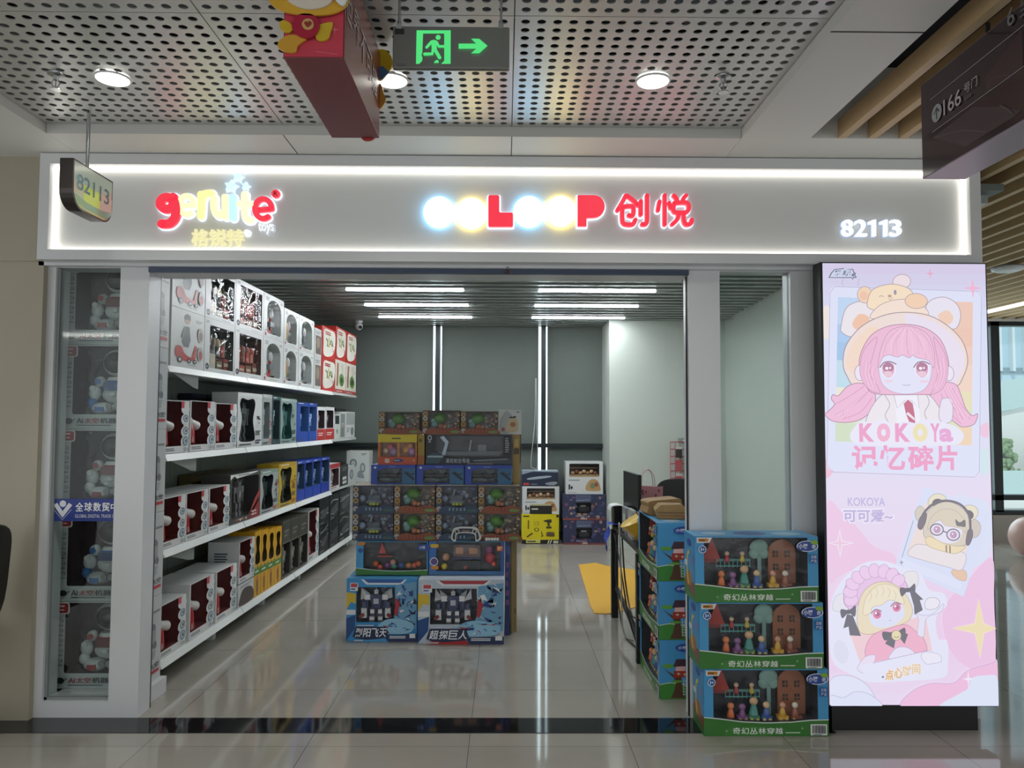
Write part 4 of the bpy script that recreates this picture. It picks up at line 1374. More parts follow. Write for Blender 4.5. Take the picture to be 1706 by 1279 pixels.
def dcol(r, *cs):
    return r.choice(cs)


# ---- standing toy figure made of moulded blocks, used behind shop-box windows
def figure(t, cx, z0, hh, y, c1, c2, c3, name='toy_robot', wmax=None):
    k = hh
    q = min(1, wmax / (.86 * hh)) if wmax else 1
    SQ = Tr(cx, 0, 0) @ Matrix.Diagonal((q, 1, 1, 1)) @ Tr(-cx, 0, 0)
    m = MB(SQ)
    for s in (-1, 1):
        m.box(cx + s * .13 * k - .07 * k, y - .05 * k, z0, cx + s * .13 * k + .07 * k, y + .08 * k, z0 + .1 * k, c1)
        m.box(cx + s * .12 * k - .05 * k, y - .03 * k, z0 + .1 * k, cx + s * .12 * k + .05 * k, y + .05 * k, z0 + .38 * k, c2)
        m.box(cx + s * .12 * k - .06 * k, y - .045 * k, z0 + .2 * k, cx + s * .12 * k + .06 * k, y - .02 * k, z0 + .32 * k, c1)
        m.box(cx + s * .29 * k - .05 * k, y - .05 * k, z0 + .38 * k, cx + s * .29 * k + .05 * k, y + .05 * k, z0 + .62 * k, c2)
        m.box(cx + s * .27 * k - .085 * k, y - .06 * k, z0 + .62 * k, cx + s * .27 * k + .085 * k, y + .06 * k, z0 + .78 * k, c1)
        m.prism([(cx + s * .2 * k, z0 + .78 * k), (cx + s * .42 * k, z0 + .95 * k), (cx + s * .38 * k, z0 + .72 * k)], y + .03 * k, y + .06 * k, c3)
    m.prism([(cx - .1 * k, z0 + .36 * k), (cx + .1 * k, z0 + .36 * k), (cx + .19 * k, z0 + .7 * k), (cx + .14 * k, z0 + .79 * k), (cx - .14 * k, z0 + .79 * k), (cx - .19 * k, z0 + .7 * k)], y - .07 * k, y + .06 * k, c2)
    m.box(cx - .08 * k, y - .085 * k, z0 + .5 * k, cx + .08 * k, y - .07 * k, z0 + .66 * k, c3)
    b = m.build(name, PLASTIC, t)
    m = MB(SQ).box(cx - .06 * k, y - .06 * k, z0 + .8 * k, cx + .06 * k, y + .05 * k, z0 + .92 * k, c1)
    m.prism([(cx - .02 * k, z0 + .92 * k), (cx + .02 * k, z0 + .92 * k), (cx, z0 + 1.0 * k)], y - .04 * k, y, c3).box(cx - .045 * k, y - .064 * k, z0 + .85 * k, cx + .045 * k, y - .06 * k, z0 + .88 * k, c3)
    m.build('head', PLASTIC, b)
    return b


def backdrop(t, w, d, h, x0, z0, x1, z1, depth, seed, cols, n=40, size=.08):
    """busy printed card at the back of a box window"""
    a = MB(Tr(-w / 2, -d / 2 + depth - .001, 0), (w, h))
    r = random.Random(seed)
    for _ in range(n):
        x, y = r.uniform(x0 + size, x1 - size), r.uniform(z0 + size, z1 - size)
        k = r.randint(3, 6)
        q = [(x + size * r.uniform(.4, 1) * math.cos(2 * PI * i / k + seed), y + size * r.uniform(.4, 1) * math.sin(2 * PI * i / k + seed)) for i in range(k)]
        a.poly(q, dcol(r, *cols))
        a.lay -= .00028
    return a.build('printed_backdrop', PRINT, t)


def balls(t, spec, name='toy_parts'):
    m = MB()
    for x, y, z, r, c in spec:
        m.ball((x, y, z), r, c, 10, 7)
    return m.build(name, PLASTIC, t, smooth=True)


# ---- A. space-robot box of the left display window
def space_art(hue):
    def f(a):
        a.rrect(.03, .855, .175, .99, .03, '#e8e8e6').rrect(.045, .868, .16, .978, .02, '#b5333a')
        a.bars(.065, .93, .14, .965, 1, '#f0dede').bars(.07, .89, .135, .915, 1, '#f0dede')
        for k in range(5):
            a.rect(.06, .26 + k * .115, .115, .275 + k * .115, '#8b9196').rect(.06, .31 + k * .115, .07, .345 + k * .115, '#8b9196').rect(.08, .295 + k * .115, .088, .345 + k * .115, '#9aa0a4').rect(.1, .3 + k * .115, .115, .34 + k * .115, '#8b9196')
        a.oval(.1, .095, .045, .035, '#23272c').line([(.03, .075), (.1, .08), (.175, .118)], .004, '#23272c')
        a.text('Ai', .19, .07, .265, .13, '#9c2730' if hue == 'red' else '#2b3138', .025).text('太空', .275, .068, .44, .132, '#9c2730', .02).text('机器人', .45, .068, .73, .132, '#2b3138', .02)
        a.bars(.19, .035, .74, .055, 1, '#5b6064').bars(.77, .05, .95, .13, 3, '#8b9196')
    return f


def space_side(a):
    a.bars(.08, .86, .5, .94, 3, '#9a9ea0', 3).rect(.5, .8, .9, .83, '#8a8e90')
    a.oval(.5, .62, .16, .06, '#7d8286').rect(.34, .44, .66, .6, '#a4a8aa').oval(.42, .42, .1, .045, '#74797d').oval(.62, .42, .1, .045, '#74797d')
    a.bars(.1, .26, .7, .36, 4, '#a4a8aa', 5).text('太空', .3, .15, .86, .21, '#3b3f44', .02).rect(.3, .09, .86, .125, '#c23a42')


def space_toy(hue):
    c, cl = ('#a8343c', '#6f2228') if hue == 'red' else ('#3f74b8', '#2b4f86')
    wh = '#d9dcdc'

    def f(t, w, d, h):
        y = -d / 2 + .075
        x = .03
        m = MB().ball((x, y, .20), (.085, .06, .055), wh).ball((x, y - .01, .25), (.075, .055, .05), c).cyl((x, y, .28), (x, y, .30), .06, .05, 16, wh)
        m.box(x - .05, y - .068, .225, x + .05, y - .05, .27, cl).ball((x, y - .06, .20), (.022, .012, .016), wh)
        b = m.build('toy_robot', PLASTIC, t, smooth=True)
        MB().ball((x, y, .385), (.083, .062, .08), wh, 18, 12).build('helmet', PLASTIC, b, smooth=True)
        MB().ball((x, y - .016, .385), (.073, .056, .068), '#15171b', 18, 12).build('visor', mat('visor_black', '#0d0f12', .08), b, smooth=True)
        for s in (-1, 1):
            MB().ball((x + s * .1, y, .275), (.032, .03, .032), wh).cyl((x + s * .1, y - .03, .275), (x + s * .1, y - .036, .275), .017, n=14, col=c).ball((x + s * .125, y - .01, .21), (.035, .032, .045), wh).ball((x + s * .135, y - .015, .15), (.03, .028, .035), wh if hue == 'red' else c).cyl((x + s * .125, y - .04, .235), (x + s * .125, y - .047, .235), .016, n=14, col=wh).build('arm', PLASTIC, b, smooth=True)
            MB().ball((x + s * .07, y - .015, .118), (.068, .055, .038), wh).box(x + s * .07 - .025, y - .071, .1, x + s * .07 + .025, y - .055, .128, c).cyl((x + s * .07 * .3, y - .05, .13), (x + s * .07 * .3, y - .06, .13), .018, n=14, col='#8d9192').build('boot', PLASTIC, b, smooth=True)
    return f


for k in range(5):
    hue = 'red' if k % 2 == 0 else 'blue'
    toy_box('space_robot_box', ('white boxed toy space robot with red trim, topmost in the left display window', 'white boxed toy space robot with blue trim, second from the top of the window stack', 'white boxed toy space robot with red trim behind the blue sticker', 'white boxed toy space robot with blue trim, second from the bottom of the window stack', 'white boxed toy space robot with red trim at the bottom of the window stack')[k],
            .51, .22, .484, (-2.29, 4.54, .092 + (4 - k) * .4862), 0, '#c6cbca', rh(.13, .175, .98, .985, .02), '#3b2124', .15, None, space_art(hue), None, space_side, None, space_toy(hue), 'space robot boxes stacked in the display window')
struct(B(-2.48, 4.39, 0, -2.0, 4.66, .09).build('trim_10', WHITE))
st = thing('sticker', 'blue sticker with white lettering on the glass of the left display window', 'sticker', (-2.3, 4.27, 1.02))
s0, s1 = at(84, 868, 4.27), at(206, 831, 4.27)
MB(local(st)).box(s0.x, 4.2735, s0.z, -2.122, 4.2746, s1.z, '#25398a').build('blue_film', PRINT, st)
m = MB(local(st) @ Tr(s0.x, 4.2731, s0.z), (s1.x - s0.x, s1.z - s0.z))
m.poly([(.03, .72), (.16, .15), (.29, .72), (.24, .82), (.16, .45), (.08, .82)], '#e4e6ec').oval(.16, .78, .045, .15, '#e4e6ec')
m.line([(.04, .52), (.16, .06), (.28, .52)], .004, '#b9bfd2', False)
for ch_, i_ in zip('全球数贸中', range(5)):
    m.text(ch_, .335 + i_ * .122, .44, .445 + i_ * .122, .84, '#f2f3f6', .02)
m.text('GLOBAL DIGITAL TRADE CEN', .335, .16, .93, .31, '#d5d8e4', .01)
m.build('lettering', PRINT, st)

# ---- B. animal play-set box (three outside, three inside turned sideways)
def forest_art(a):
    hill = [(0, 0), (1, 0), (1, .235), (.85, .228), (.7, .2), (.5, .188), (.3, .205), (.14, .245), (0, .27)]
    a.rect(0, .2, .075, 1, '#4c9fd3').rect(.915, .2, 1, 1, '#4c9fd3')
    a.poly([(0, 0), (1, 0), (1, .25), (.85, .243), (.7, .215), (.5, .203), (.3, .22), (.14, .26), (0, .285)], '#dfe8d8').poly(hill, '#3a7a33')
    a.poly([(.15, 0), (.5, 0), (.6, .1), (.4, .15), (.2, .12)], '#42843a')
    for ch_, i_ in zip('奇幻丛林穿越', range(6)):
        a.text(ch_, .23 + i_ * .068, .032, .29 + i_ * .068, .128, '#eef3ea', .012)
    a.bars(.65, .04, .82, .07, 1, '#c5d6bd')
    a.rect(.852, .015, .985, .18, '#e9ece8')
    for i_ in range(13):
        a.rect(.866 + i_ * .0082, .045, .866 + i_ * .0082 + (.004 if i_ % 3 else .006), .165, '#22252a')
    a.bars(.87, .022, .97, .038, 1, '#3a3d42')
    a.oval(.91, .86, .088, .085, '#e6ecf6').oval(.91, .86, .08, .074, '#2f4d9c').oval(.86, .84, .03, .05, '#2f4d9c')
    a.text('小猪', .838, .82, .912, .9, '#f2f4fa', .02).text('奇', .945, .82, .978, .885, '#dfe6f6', .02).oval(.965, .92, .03, .035, '#8bb23c', rot=.4)
    a.rect(.928, .6, .99, .735, '#2c62a8').text('正版', .936, .675, .982, .722, '#f0f3f8', .0).text('产品', .936, .612, .982, .66, '#f0f3f8', .0)
    a.oval(.058, .81, .032, .06, '#e8eef4').oval(.058, .81, .027, .05, '#1f5fa8').text('3+', .042, .785, .075, .835, '#f2f4f8', .02)
    a.poly([(.012, .99), (.135, .99), (.115, .91), (.012, .91)], '#d8dde0').rect(.024, .925, .105, .975, '#c9832f').bars(.032, .935, .098, .965, 1, '#3c2c1a')
    for x, y in ((.175, .09), (.78, .13)):
        a.star(x, y, .012, .022, '#b9d3a8', 3, .3)


def forest_left(a):
    a.rect(0, 0, 1, .28, '#7c5738').poly([(0, 0), (1, 0), (1, .07), (.4, .12), (0, .2)], '#3a7a33')
    a.rect(0, .28, 1, 1, '#4893c6').oval(.45, .3, .3, .12, '#a5703f').line([(.42, .2), (.3, .42), (.34, .65), (.5, .72)], .02, '#e6c642')
    a.oval(.5, .86, .22, .06, '#2f4d9c').oval(.75, .6, .12, .05, '#9b77b4').oval(.2, .52, .14, .05, '#cfe3ee')


def treehouse_end(a):
    a.rect(0, 0, 1, 1, '#4a9bd0').oval(.85, .62, .22, .05, '#d8e8f2').oval(.97, .64, .14, .06, '#d8e8f2')
    a.poly([(0, 0), (1, 0), (1, .2), (.7, .23), (.3, .27), (0, .24)], '#3f8a37').line([(0, .245), (.3, .275), (.7, .235), (1, .205)], .004, '#d5e6c4')
    a.poly([(.28, .02), (.36, .12), (.42, .28), (.36, .36), (.2, .46), (.1, .52), (.24, .46), (.4, .4), (.46, .5), (.56, .5), (.56, .3), (.58, .12), (.66, .02)], '#5a3d2c')
    a.oval(.22, .56, .16, .035, '#62a63e').oval(.44, .3, .16, .02, '#62a63e')
    a.poly([(.36, .36), (.74, .38), (.74, .48), (.36, .48)], '#a83a2c').poly([(.4, .48), (.66, .48), (.66, .56), (.42, .56)], '#e9b9b4').poly([(.34, .55), (.68, .56), (.76, .68), (.42, .68)], '#4a3440')
    a.star(.48, .43, .06, .03, '#d8c9b4', 4, .4).star(.64, .42, .05, .03, '#d8c9b4', 4, .4)
    for i_ in range(6):
        a.rect(.6, .08 + i_ * .045, .68, .09 + i_ * .045, '#ccd3da')
    a.rect(.595, .06, .61, .36, '#ccd3da').rect(.672, .06, .687, .36, '#ccd3da')
    a.oval(.93, .55, .13, .085, '#8d3f76').oval(.93, .27, .1, .06, '#d79ab0').poly([(.86, .05), (1, .05), (1, .22), (.9, .22)], '#2f4f8e')
    a.oval(.68, .875, .28, .07, '#2f4d9c').oval(.88, .9, .14, .04, '#2f4d9c').text('小猪', .46, .85, .7, .905, '#f2f4fa', .02).text('奇', .78, .85, .9, .9, '#dfe6f6', .02).oval(.86, .925, .09, .022, '#8bb23c', rot=.3)


def forest_top(a):
    a.rect(0, 0, 1, 1, '#5aa6d6').oval(.5, .5, .14, .3, '#35539f').oval(.2, .5, .1, .25, '#a9cde6').oval(.8, .45, .12, .25, '#a9cde6')


def forest_toy(t, w, d, h):
    f = -d / 2
    m = MB()
    hx = .16
    m.prism([(hx - .07, .07), (hx + .075, .07), (hx + .075, .24)] + [(hx + .0025 + .0725 * math.cos(PI * i / 8), .24 + .07 * math.sin(PI * i / 8)) for i in range(9)] + [(hx - .07, .24)], f + .085, f + .10, '#a4684a')
    hs_ = m.build('toy_house', PLASTIC, t)
    m = MB()
    for i_ in range(2):
        for j in range(2):
            x, z = hx - .045 + i_ * .062, .15 + j * .068
            m.box(x, f + .082, z, x + .027, f + .085, z + .033, '#3a2a22').box(x + .0115, f + .0805, z, x + .0155, f + .0822, z + .033, '#a4684a').box(x, f + .0805, z + .0145, x + .027, f + .0822, z + .0185, '#a4684a')
    m.build('window_panes', PLASTIC, hs_)
    m = MB().box(.035, f + .09, .07, .055, f + .1, .22, '#7fa8a4').ball((.045, f + .095, .265), (.05, .012, .045), '#8fb7ad', 14, 8).ball((.02, f + .095, .235), (.03, .011, .03), '#8fb7ad').ball((.07, f + .095, .235), (.03, .011, .03), '#8fb7ad')
    m.build('toy_tree', PLASTIC, t, smooth=True)
    m = MB().prism([(-.27, .21), (-.17, .21), (-.19, .26), (-.215, .325), (-.235, .27)], f + .06, f + .1, '#b4413a').box(-.26, f + .07, .19, -.175, f + .1, .21, '#8f3a36')
    m.build('toy_roof', PLASTIC, t)
    m = MB()
    for z in (.17, .198, .205):
        m.box(-.19, f + .07, z, -.01, f + .076, z + .005, '#6fb9b6')
    for i_ in range(9):
        m.box(-.19 + i_ * .0222, f + .07, .165, -.187 + i_ * .0222, f + .076, .21, '#6fb9b6')
    m.build('toy_bridge', PLASTIC, t)
    for x, z, c1, c2, sc in ((-.17, .075, '#e0743a', '#e58a58', 1), (-.11, .07, '#7d4a86', '#8f5f92', 1.0), (-.05, .085, '#3f8f84', '#d8b48c', 1.25), (.015, .08, '#3f62a8', '#e0c29a', 1), (.1, .085, '#d6a83c', '#d8a080', .9), (.165, .085, '#9c5f48', '#e6e0d4', .9), (-.14, .2, '#b9424c', '#e2c4a8', .7), (-.06, .2, '#c8b03f', '#e2c4a8', .7)):
        y = f + .045
        m = MB().lathe([(.016 * sc, 0), (.02 * sc, .008), (.015 * sc, .03 * sc), (.009 * sc, .048 * sc)], (x, y, z), 12, c1).ball((x, y, z + .06 * sc), (.018 * sc, .015 * sc, .017 * sc), c2)
        m.build('toy_figure', PLASTIC, t, smooth=True)
    m = MB()
    for x, c in ((-.11, '#7a4b8a'), (-.05, '#4f8f5a'), (.015, '#35589c'), (.1, '#d9a53c'), (.17, '#8e4a35')):
        m.box(x - .027, f + .03, .068, x + .027, f + .07, .088, c).cyl((x - .015, f + .025, .07), (x - .015, f + .03, .07), .008, n=10, col='#d8c46a').cyl((x + .015, f + .025, .07), (x + .015, f + .03, .07), .008, n=10, col='#d8c46a')
    m.build('toy_train', PLASTIC, t)
    MB().box(-.28, f + .02, .066, .27, f + .115, .068, '#2e6a33').build('tray', PLASTIC, t)


FW_, FD_, FH_ = .64, .225, .336
fx = at(1287, 1100, 4.0).x
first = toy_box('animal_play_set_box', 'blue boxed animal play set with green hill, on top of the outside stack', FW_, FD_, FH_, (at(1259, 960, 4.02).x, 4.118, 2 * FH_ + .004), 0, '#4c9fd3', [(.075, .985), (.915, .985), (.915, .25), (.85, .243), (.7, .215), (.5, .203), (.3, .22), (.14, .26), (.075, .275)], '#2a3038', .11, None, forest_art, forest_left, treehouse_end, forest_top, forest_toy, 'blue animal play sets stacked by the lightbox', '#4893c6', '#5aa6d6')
duplicate(first, (at(1269, 1060, 4.0).x, 4.118, FH_ + .002), 0, 'blue boxed animal play set with green hill, middle of the outside stack')
duplicate(first, (at(1277, 1170, 4.0).x, 4.118, 0.001), 0, 'blue boxed animal play set with green hill, lowest of the outside stack')
for k, lb_ in enumerate(('lowest blue play set box in the turned stack just inside the entrance', 'middle blue play set box in the turned stack just inside the entrance', 'uppermost blue play set box in the turned stack, under the brown bag')):
    duplicate(first, (1.02 - .004 * k, 4.85, k * (FH_ + .002) + .001), -PI / 2, lb_)['group'] = 'blue play sets turned sideways inside the entrance'

# ================================================================== LONG SHELF ON THE LEFT
SA = .0227
SX0, SY0 = -2.05, 4.66
SE = Vector((math.sin(SA), math.cos(SA)))
SNORM = Vector((math.cos(SA), -math.sin(SA)))
SRZ = PI / 2 - SA
SLEN, SDEP = 5.42, .46
LEVELS = (.165, .822, 1.398, 1.94)


def s_of(px, off=0.0, py=700):
    d = ray(px, py)
    k = d.x / d.y
    x0, y0 = SX0 - SNORM.x * off, SY0 - SNORM.y * off
    return (k * y0 - x0) / (SE.x - k * SE.y)


def spos(s, off, z):
    p = Vector((SX0, SY0)) + SE * s - SNORM * off
    return (p.x, p.y, z)


def z_at(px, py, s):
    d = ray(px, py)
    Y = SY0 + SE.y * s
    return EYE + d.z / d.y * Y


su = thing('shelving_unit', 'long white steel shelving unit with four levels along the left wall', 'shelf', spos(0, 0, 0), SRZ)
for i_, z in enumerate(LEVELS):
    b = MB().box(0, .012, z - .03, SLEN, SDEP, z - .002).build('shelf_board', SHELFM, su)
    n = 4
    for k in range(n):
        a, e = SLEN * k / n + .006, SLEN * (k + 1) / n - .006
        MB().add([(a, .0, z - .002), (e, .0, z - .002), (e, -.02, z - .042), (a, -.02, z - .042), (a, .012, z - .002), (e, .012, z - .002), (e, .012, z - .046), (a, .012, z - .046)],
                 [(0, 3, 2, 1), (0, 1, 5, 4), (3, 7, 6, 2), (0, 4, 7, 3), (1, 2, 6, 5), (4, 5, 6, 7)]).build('price_rail', mat('price_rail_white', '#dfe4e0', .35), b)
    if i_:
        for k in range(n + 1):
            x = min(max(SLEN * k / n, .004), SLEN - .004)
            MB().prism([(.03, z - .03), (SDEP, z - .03), (SDEP, z - .13), (SDEP - .08, z - .12)], -.002, .002).build('bracket', SHELFM, b)
            o = b.children[-1]
            o.rotation_euler.z = PI / 2
            o.location = (x, 0, 0)
MB().box(0, SDEP, .02, SLEN, SDEP + .02, 2.38).build('back_panel', SHELFB, su)
m = MB()
for k in range(1, 10):
    m.box(SLEN * k / 10 - .0015, SDEP - .001, .03, SLEN * k / 10 + .0015, SDEP, 2.37)
for z in (.5, 1.1, 1.65):
    m.box(.01, SDEP - .001, z, SLEN - .01, SDEP, z + .003)
m.build('panel_seam', mat('seam_grey', '#5f6662', .6), su)
for k in range(6):
    x = min(max(SLEN * k / 5 + (.0 if k else .03), .03), SLEN - .03)
    MB().box(x - .03, .1, 0, x + .03, SDEP, LEVELS[0] - .03).build('foot', SHELFM, su)
    MB().box(x - .03, SDEP + .021, 0, x + .03, SDEP + .06, 2.4).build('upright', SHELFM, su)


def sbox(lv, px0, px1, ytop, d, name, label, col, off=.015, hh=None, gap=.004, z=None, **kw):
    """a box on level lv whose front spans the photo columns px0..px1"""
    s0, s1 = max(.006, s_of(px0, off)), s_of(px1, off)
    zb = (LEVELS[lv] if z is None else z) + .0005
    h = hh or z_at((px0 + px1) / 2, ytop, (s0 + s1) / 2) - zb
    return toy_box(name, label, s1 - s0 - gap, d, h, spos((s0 + s1) / 2, off + d / 2, zb), SRZ, col, **kw)


# dark red window with a grey-headed dispenser toy, scalloped card at the right
def redbot_art(a):
    a.rect(0, 0, 1, .13, '#dcdedc').bars(.08, .035, .6, .1, 2, '#6b7072', 4).rect(0, 0, .035, 1, '#d8dad8')
    for cy, r in ((.84, .1), (.64, .11), (.4, .11), (.2, .13)):
        a.oval(.86, cy, .17, r, '#e2e5e4')
    a.rect(.86, 0, 1, 1, '#e2e5e4').rect(.7, .9, .8, 1, '#dfe2e0')
    a.rect(.68, .86, .8, .99, '#c2414b')
    for cy, r, c in ((.66, .075, '#6f8a98'), (.42, .08, '#8a9296'), (.22, .095, '#7b98ac')):
        a.oval(.87, cy, .11, r, c).oval(.87, cy, .075, r * .66, '#c9d2d4').oval(.88, cy, .04, r * .4, '#5f686e')
    a.bars(.82, .03, .98, .1, 3, '#a4a8a8', 2).bars(.04, .18, .12, .3, 4, '#b3b6b4', 6)


def redbot_toy(t, w, d, h):
    x, y = -.06 * w / .3 - .02, -d / 2 + .06
    b = MB().lathe([(.035, 0), (.05, .01), (.045, .5 * h * .6), (.03, .42 * h)], (x, y, .13 * h), 16, '#b0282c').build('toy_body', PLASTIC, t, smooth=True)
    m = MB().ball((x, y, .58 * h), (.045, .035, .04), '#c4c4c0').cyl((x + .02, y - .005, .57 * h), (x + .1, y - .015, .5 * h), .027, .032, 14, '#d2d2ce').cyl((x - .02, y, .6 * h), (x - .075, y - .01, .56 * h), .016, .013, 10, '#a9a9a4')
    m.cyl((x - .05, y - .01, .58 * h), (x - .08, y - .015, .42 * h), .013, .009, 10, '#b5b5b0').cyl((x + .1, y - .015, .5 * h), (x + .103, y - .016, .498 * h), .024, n=14, col='#3a3a3c')
    m.build('toy_head', PLASTIC, b, smooth=True)


def redbot(lv, px0, px1, ytop, label, d=.3, **kw):
    return sbox(lv, px0, px1, ytop, d, 'window_toy_box', label, '#d6d9d7', hole=rh(.035, .13, .8, .985), cav='#5e1f22', cavd=.14, art=redbot_art, toy=redbot_toy, left=lambda a: a.bars(.2, .5, .7, .75, 4, '#4f5a68', 3), group='white boxes with dark red windows on the shelf', topc='#c9ccca', **kw)


def hour(lv, px0, px1, ytop, label, col, cav, accent, fig=('#3d4448', '#59636a', '#7f8a92'), d=.2, hl=None, pics=True, **kw):
    def art(a):
        a.rect(.0, .93, 1, 1, accent)
        a.bars(.1, .95, .55, .985, 1, '#e6e8e8', 2)
        if pics:
            r = random.Random(label)
            for k in range(7):
                cx, cy = r.uniform(.74, .9), r.uniform(.36, .72)
                a.poly([(cx + r.uniform(-.1, .1), cy + r.uniform(-.08, .08)) for _ in range(5)], dcol(r, *fig, accent, '#8b2f34'))
            a.bars(.7, .2, .96, .3, 3, '#2a2d30', 7).bars(.7, .04, .95, .13, 2, dcol(r, '#b4533a', '#30373c'), 8)
        a.bars(.06, .02, .6, .07, 1, '#50565a', 5)
    def toy(t, w, d_, h):
        figure(t, -w * .12, .1 * h, .78 * h if w > .16 else .7 * h, -d_ / 2 + .05, *fig, wmax=w * (.56 if pics else .8))
    return sbox(lv, px0, px1, ytop, d, 'action_toy_box', label, col, hole=hl or hourglass(.08, .1, .7, .9), cav=cav, cavd=.1, art=art, toy=toy, **kw)


# --- level 2 (second from the top)
for (a, b), lb_ in zip(((270, 314), (316.5, 357), (358, 393.5)), ('white box with dark red window nearest the entrance on the second shelf down', 'white box with dark red window, second from the entrance on the second shelf down', 'white box with dark red window beside the black hourglass box, second shelf down')):
    redbot(2, a, b, 667 if a < 300 else (668 if a < 330 else 672), lb_)
for k, (a, b) in enumerate(((319, 344), (344.6, 371.5), (372, 394))):
    sbox(2, a, b, 0, .1, 'storage_box', ('tall dark navy box behind the red window boxes, nearest the entrance', 'tall dark navy box behind the red window boxes, middle of three', 'tall dark navy box behind the red window boxes, farthest of three')[k], '#1d2233', off=.34, hh=.41, group='dark navy boxes at the back of the second shelf down', art=lambda a_: a_.rect(.0, .93, 1, 1, '#2b3147'))
hour(2, 395.5, 436.5, 655, 'white box with a large black hourglass window on the second shelf down', '#d7dad9', '#24272a', '#e0e3e2', ('#3a3f42', '#4b5155', '#2c3033'))
hour(2, 437, 453, 657, 'silver grey box beside the black hourglass box', '#a9afb0', '#7d8587', '#c5caca', ('#8b9396', '#aab0b2', '#5d666a'), hl=rh(.12, .12, .75, .85, .06))
hour(2, 453.5, 467, 660, 'dark teal action toy box on the second shelf down', '#2f4a50', '#22363c', '#3d5f66', ('#9fb0b4', '#46606a', '#c8d2d4'), hl=rh(.1, .1, .9, .92, .05), pics=False)
hour(2, 467.5, 494, 664, 'grey green box with a dark teal hourglass window', '#8fa7a2', '#1f4a4a', '#a8bdb6', ('#2c5a58', '#3b6f6c', '#1d3c3e'))
hour(2, 494.5, 514, 670, 'bright blue toy box beside the teal hourglass box, second shelf down', '#2a4fae', '#31588f', '#2245a0', ('#a9c0dd', '#6d93c4', '#dfe7f0'), hl=rh(.3, .25, .97, .9, .04), pics=False)
hour(2, 514.5, 528, 671, 'narrower bright blue toy box next to the red and white box', '#2c52b2', '#3a6098', '#2447a4', ('#9db6d6', '#6d93c4', '#dfe7f0'), hl=rh(.06, .25, .94, .9, .04), pics=False)
for k, (a, b) in enumerate(((528.5, 542), (542.4, 556.8))):
    def art(a_):
        a_.rect(0, 0, 1, .33, '#c23a35').rect(0, .9, 1, 1, '#e2e4e2').bars(.15, .12, .85, .24, 2, '#ecd9d4', 3)
    sbox(2, a, b, 678, .18, 'action_toy_box', ('red and white window box next to the blue boxes', 'red and white window box with its twin on the entrance side')[k], '#dcdedd', hole=rh(.1, .35, .9, .9, .04), cav='#3c3034', art=art, toy=lambda t, w, d, h: figure(t, 0, .36 * h, .5 * h, -d / 2 + .045, '#8b3035', '#5d5f66', '#c9ccd0', wmax=w * .7), group='red and white boxes on the second shelf down')
sbox(2, 557.5, 566, 690, .16, 'slim_toy_box', 'slim white box with a green pattern near the far end of the second shelf', '#cdd3cf', art=lambda a_: a_.rect(.1, .6, .9, .95, '#1c2023').star(.5, .3, .3, .16, '#5f8f5f', 5, .4))
sbox(2, 566.5, 575.5, 686, .16, 'slim_toy_box', 'slim white box with a grey window near the far end of the second shelf', '#d5d8d6', art=lambda a_: a_.rect(.1, .05, .9, .93, '#808784').bars(.2, .4, .8, .6, 3, '#b9bdbb'))
sbox(2, 576, 591, 686, .16, 'picture_box', 'white picture box at the far end of the second shelf', '#d8dbd9', art=lambda a_: a_.rect(.05, .5, .95, .97, '#a4aba6').bars(.1, .2, .45, .4, 3, '#7d8382').oval(.7, .25, .18, .16, '#87908c'))
sbox(2, 560, 576, 0, .1, 'storage_box', 'black box lying across the slim white boxes at the shelf end', '#17191b', off=.03, hh=.03, z=z_at(568, 686, s_of(568)) + .012)

# --- level 1 (third from the top)
for (a, b, yt), lb_ in zip(((264, 312, 827), (313, 349, 818), (351, 384.5, 810)), ('white box with dark red window nearest the entrance on the third shelf down', 'white box with dark red window, second on the third shelf down', 'white box with dark red window beside the grey robot box')):
    redbot(1, a, b, yt, lb_)
for k, (a, b) in enumerate(((322, 344), (344.5, 365), (365.5, 387))):
    sbox(1, a, b, 0, .1, 'storage_box', ('olive brown carton behind the red window boxes, nearest the entrance', 'olive brown carton behind the red window boxes, middle of three', 'olive brown carton behind the red window boxes, beside the grey robot box')[k], '#6a5f3a', off=.34, hh=.37, group='olive cartons at the back of the third shelf down', art=lambda a_: a_.line([(.0, .96), (1, .96)], .006, '#4c4428', False))


def greybot_art(a):
    a.poly([(.0, 1), (0, .9), (.12, .97), (.2, .91), (.85, .97), (.95, 1)], '#e1e4e3').bars(.25, .955, .75, .985, 1, '#5c6366')
    a.poly([(.6, 0), (1, .4), (1, 0)], '#8e2a2e').poly([(.56, .02), (1, .48), (1, .62), (.8, .4)], '#a8383c').bars(.7, .05, .95, .18, 2, '#e0c9c4', 4).bars(.2, .04, .5, .09, 1, '#c7b9a8')
    for k in range(4):
        a.oval(.24 + k * .09, .05, .03, .025, ('#b33a34', '#d8d8d4', '#c86a3a', '#d8d8d4')[k])


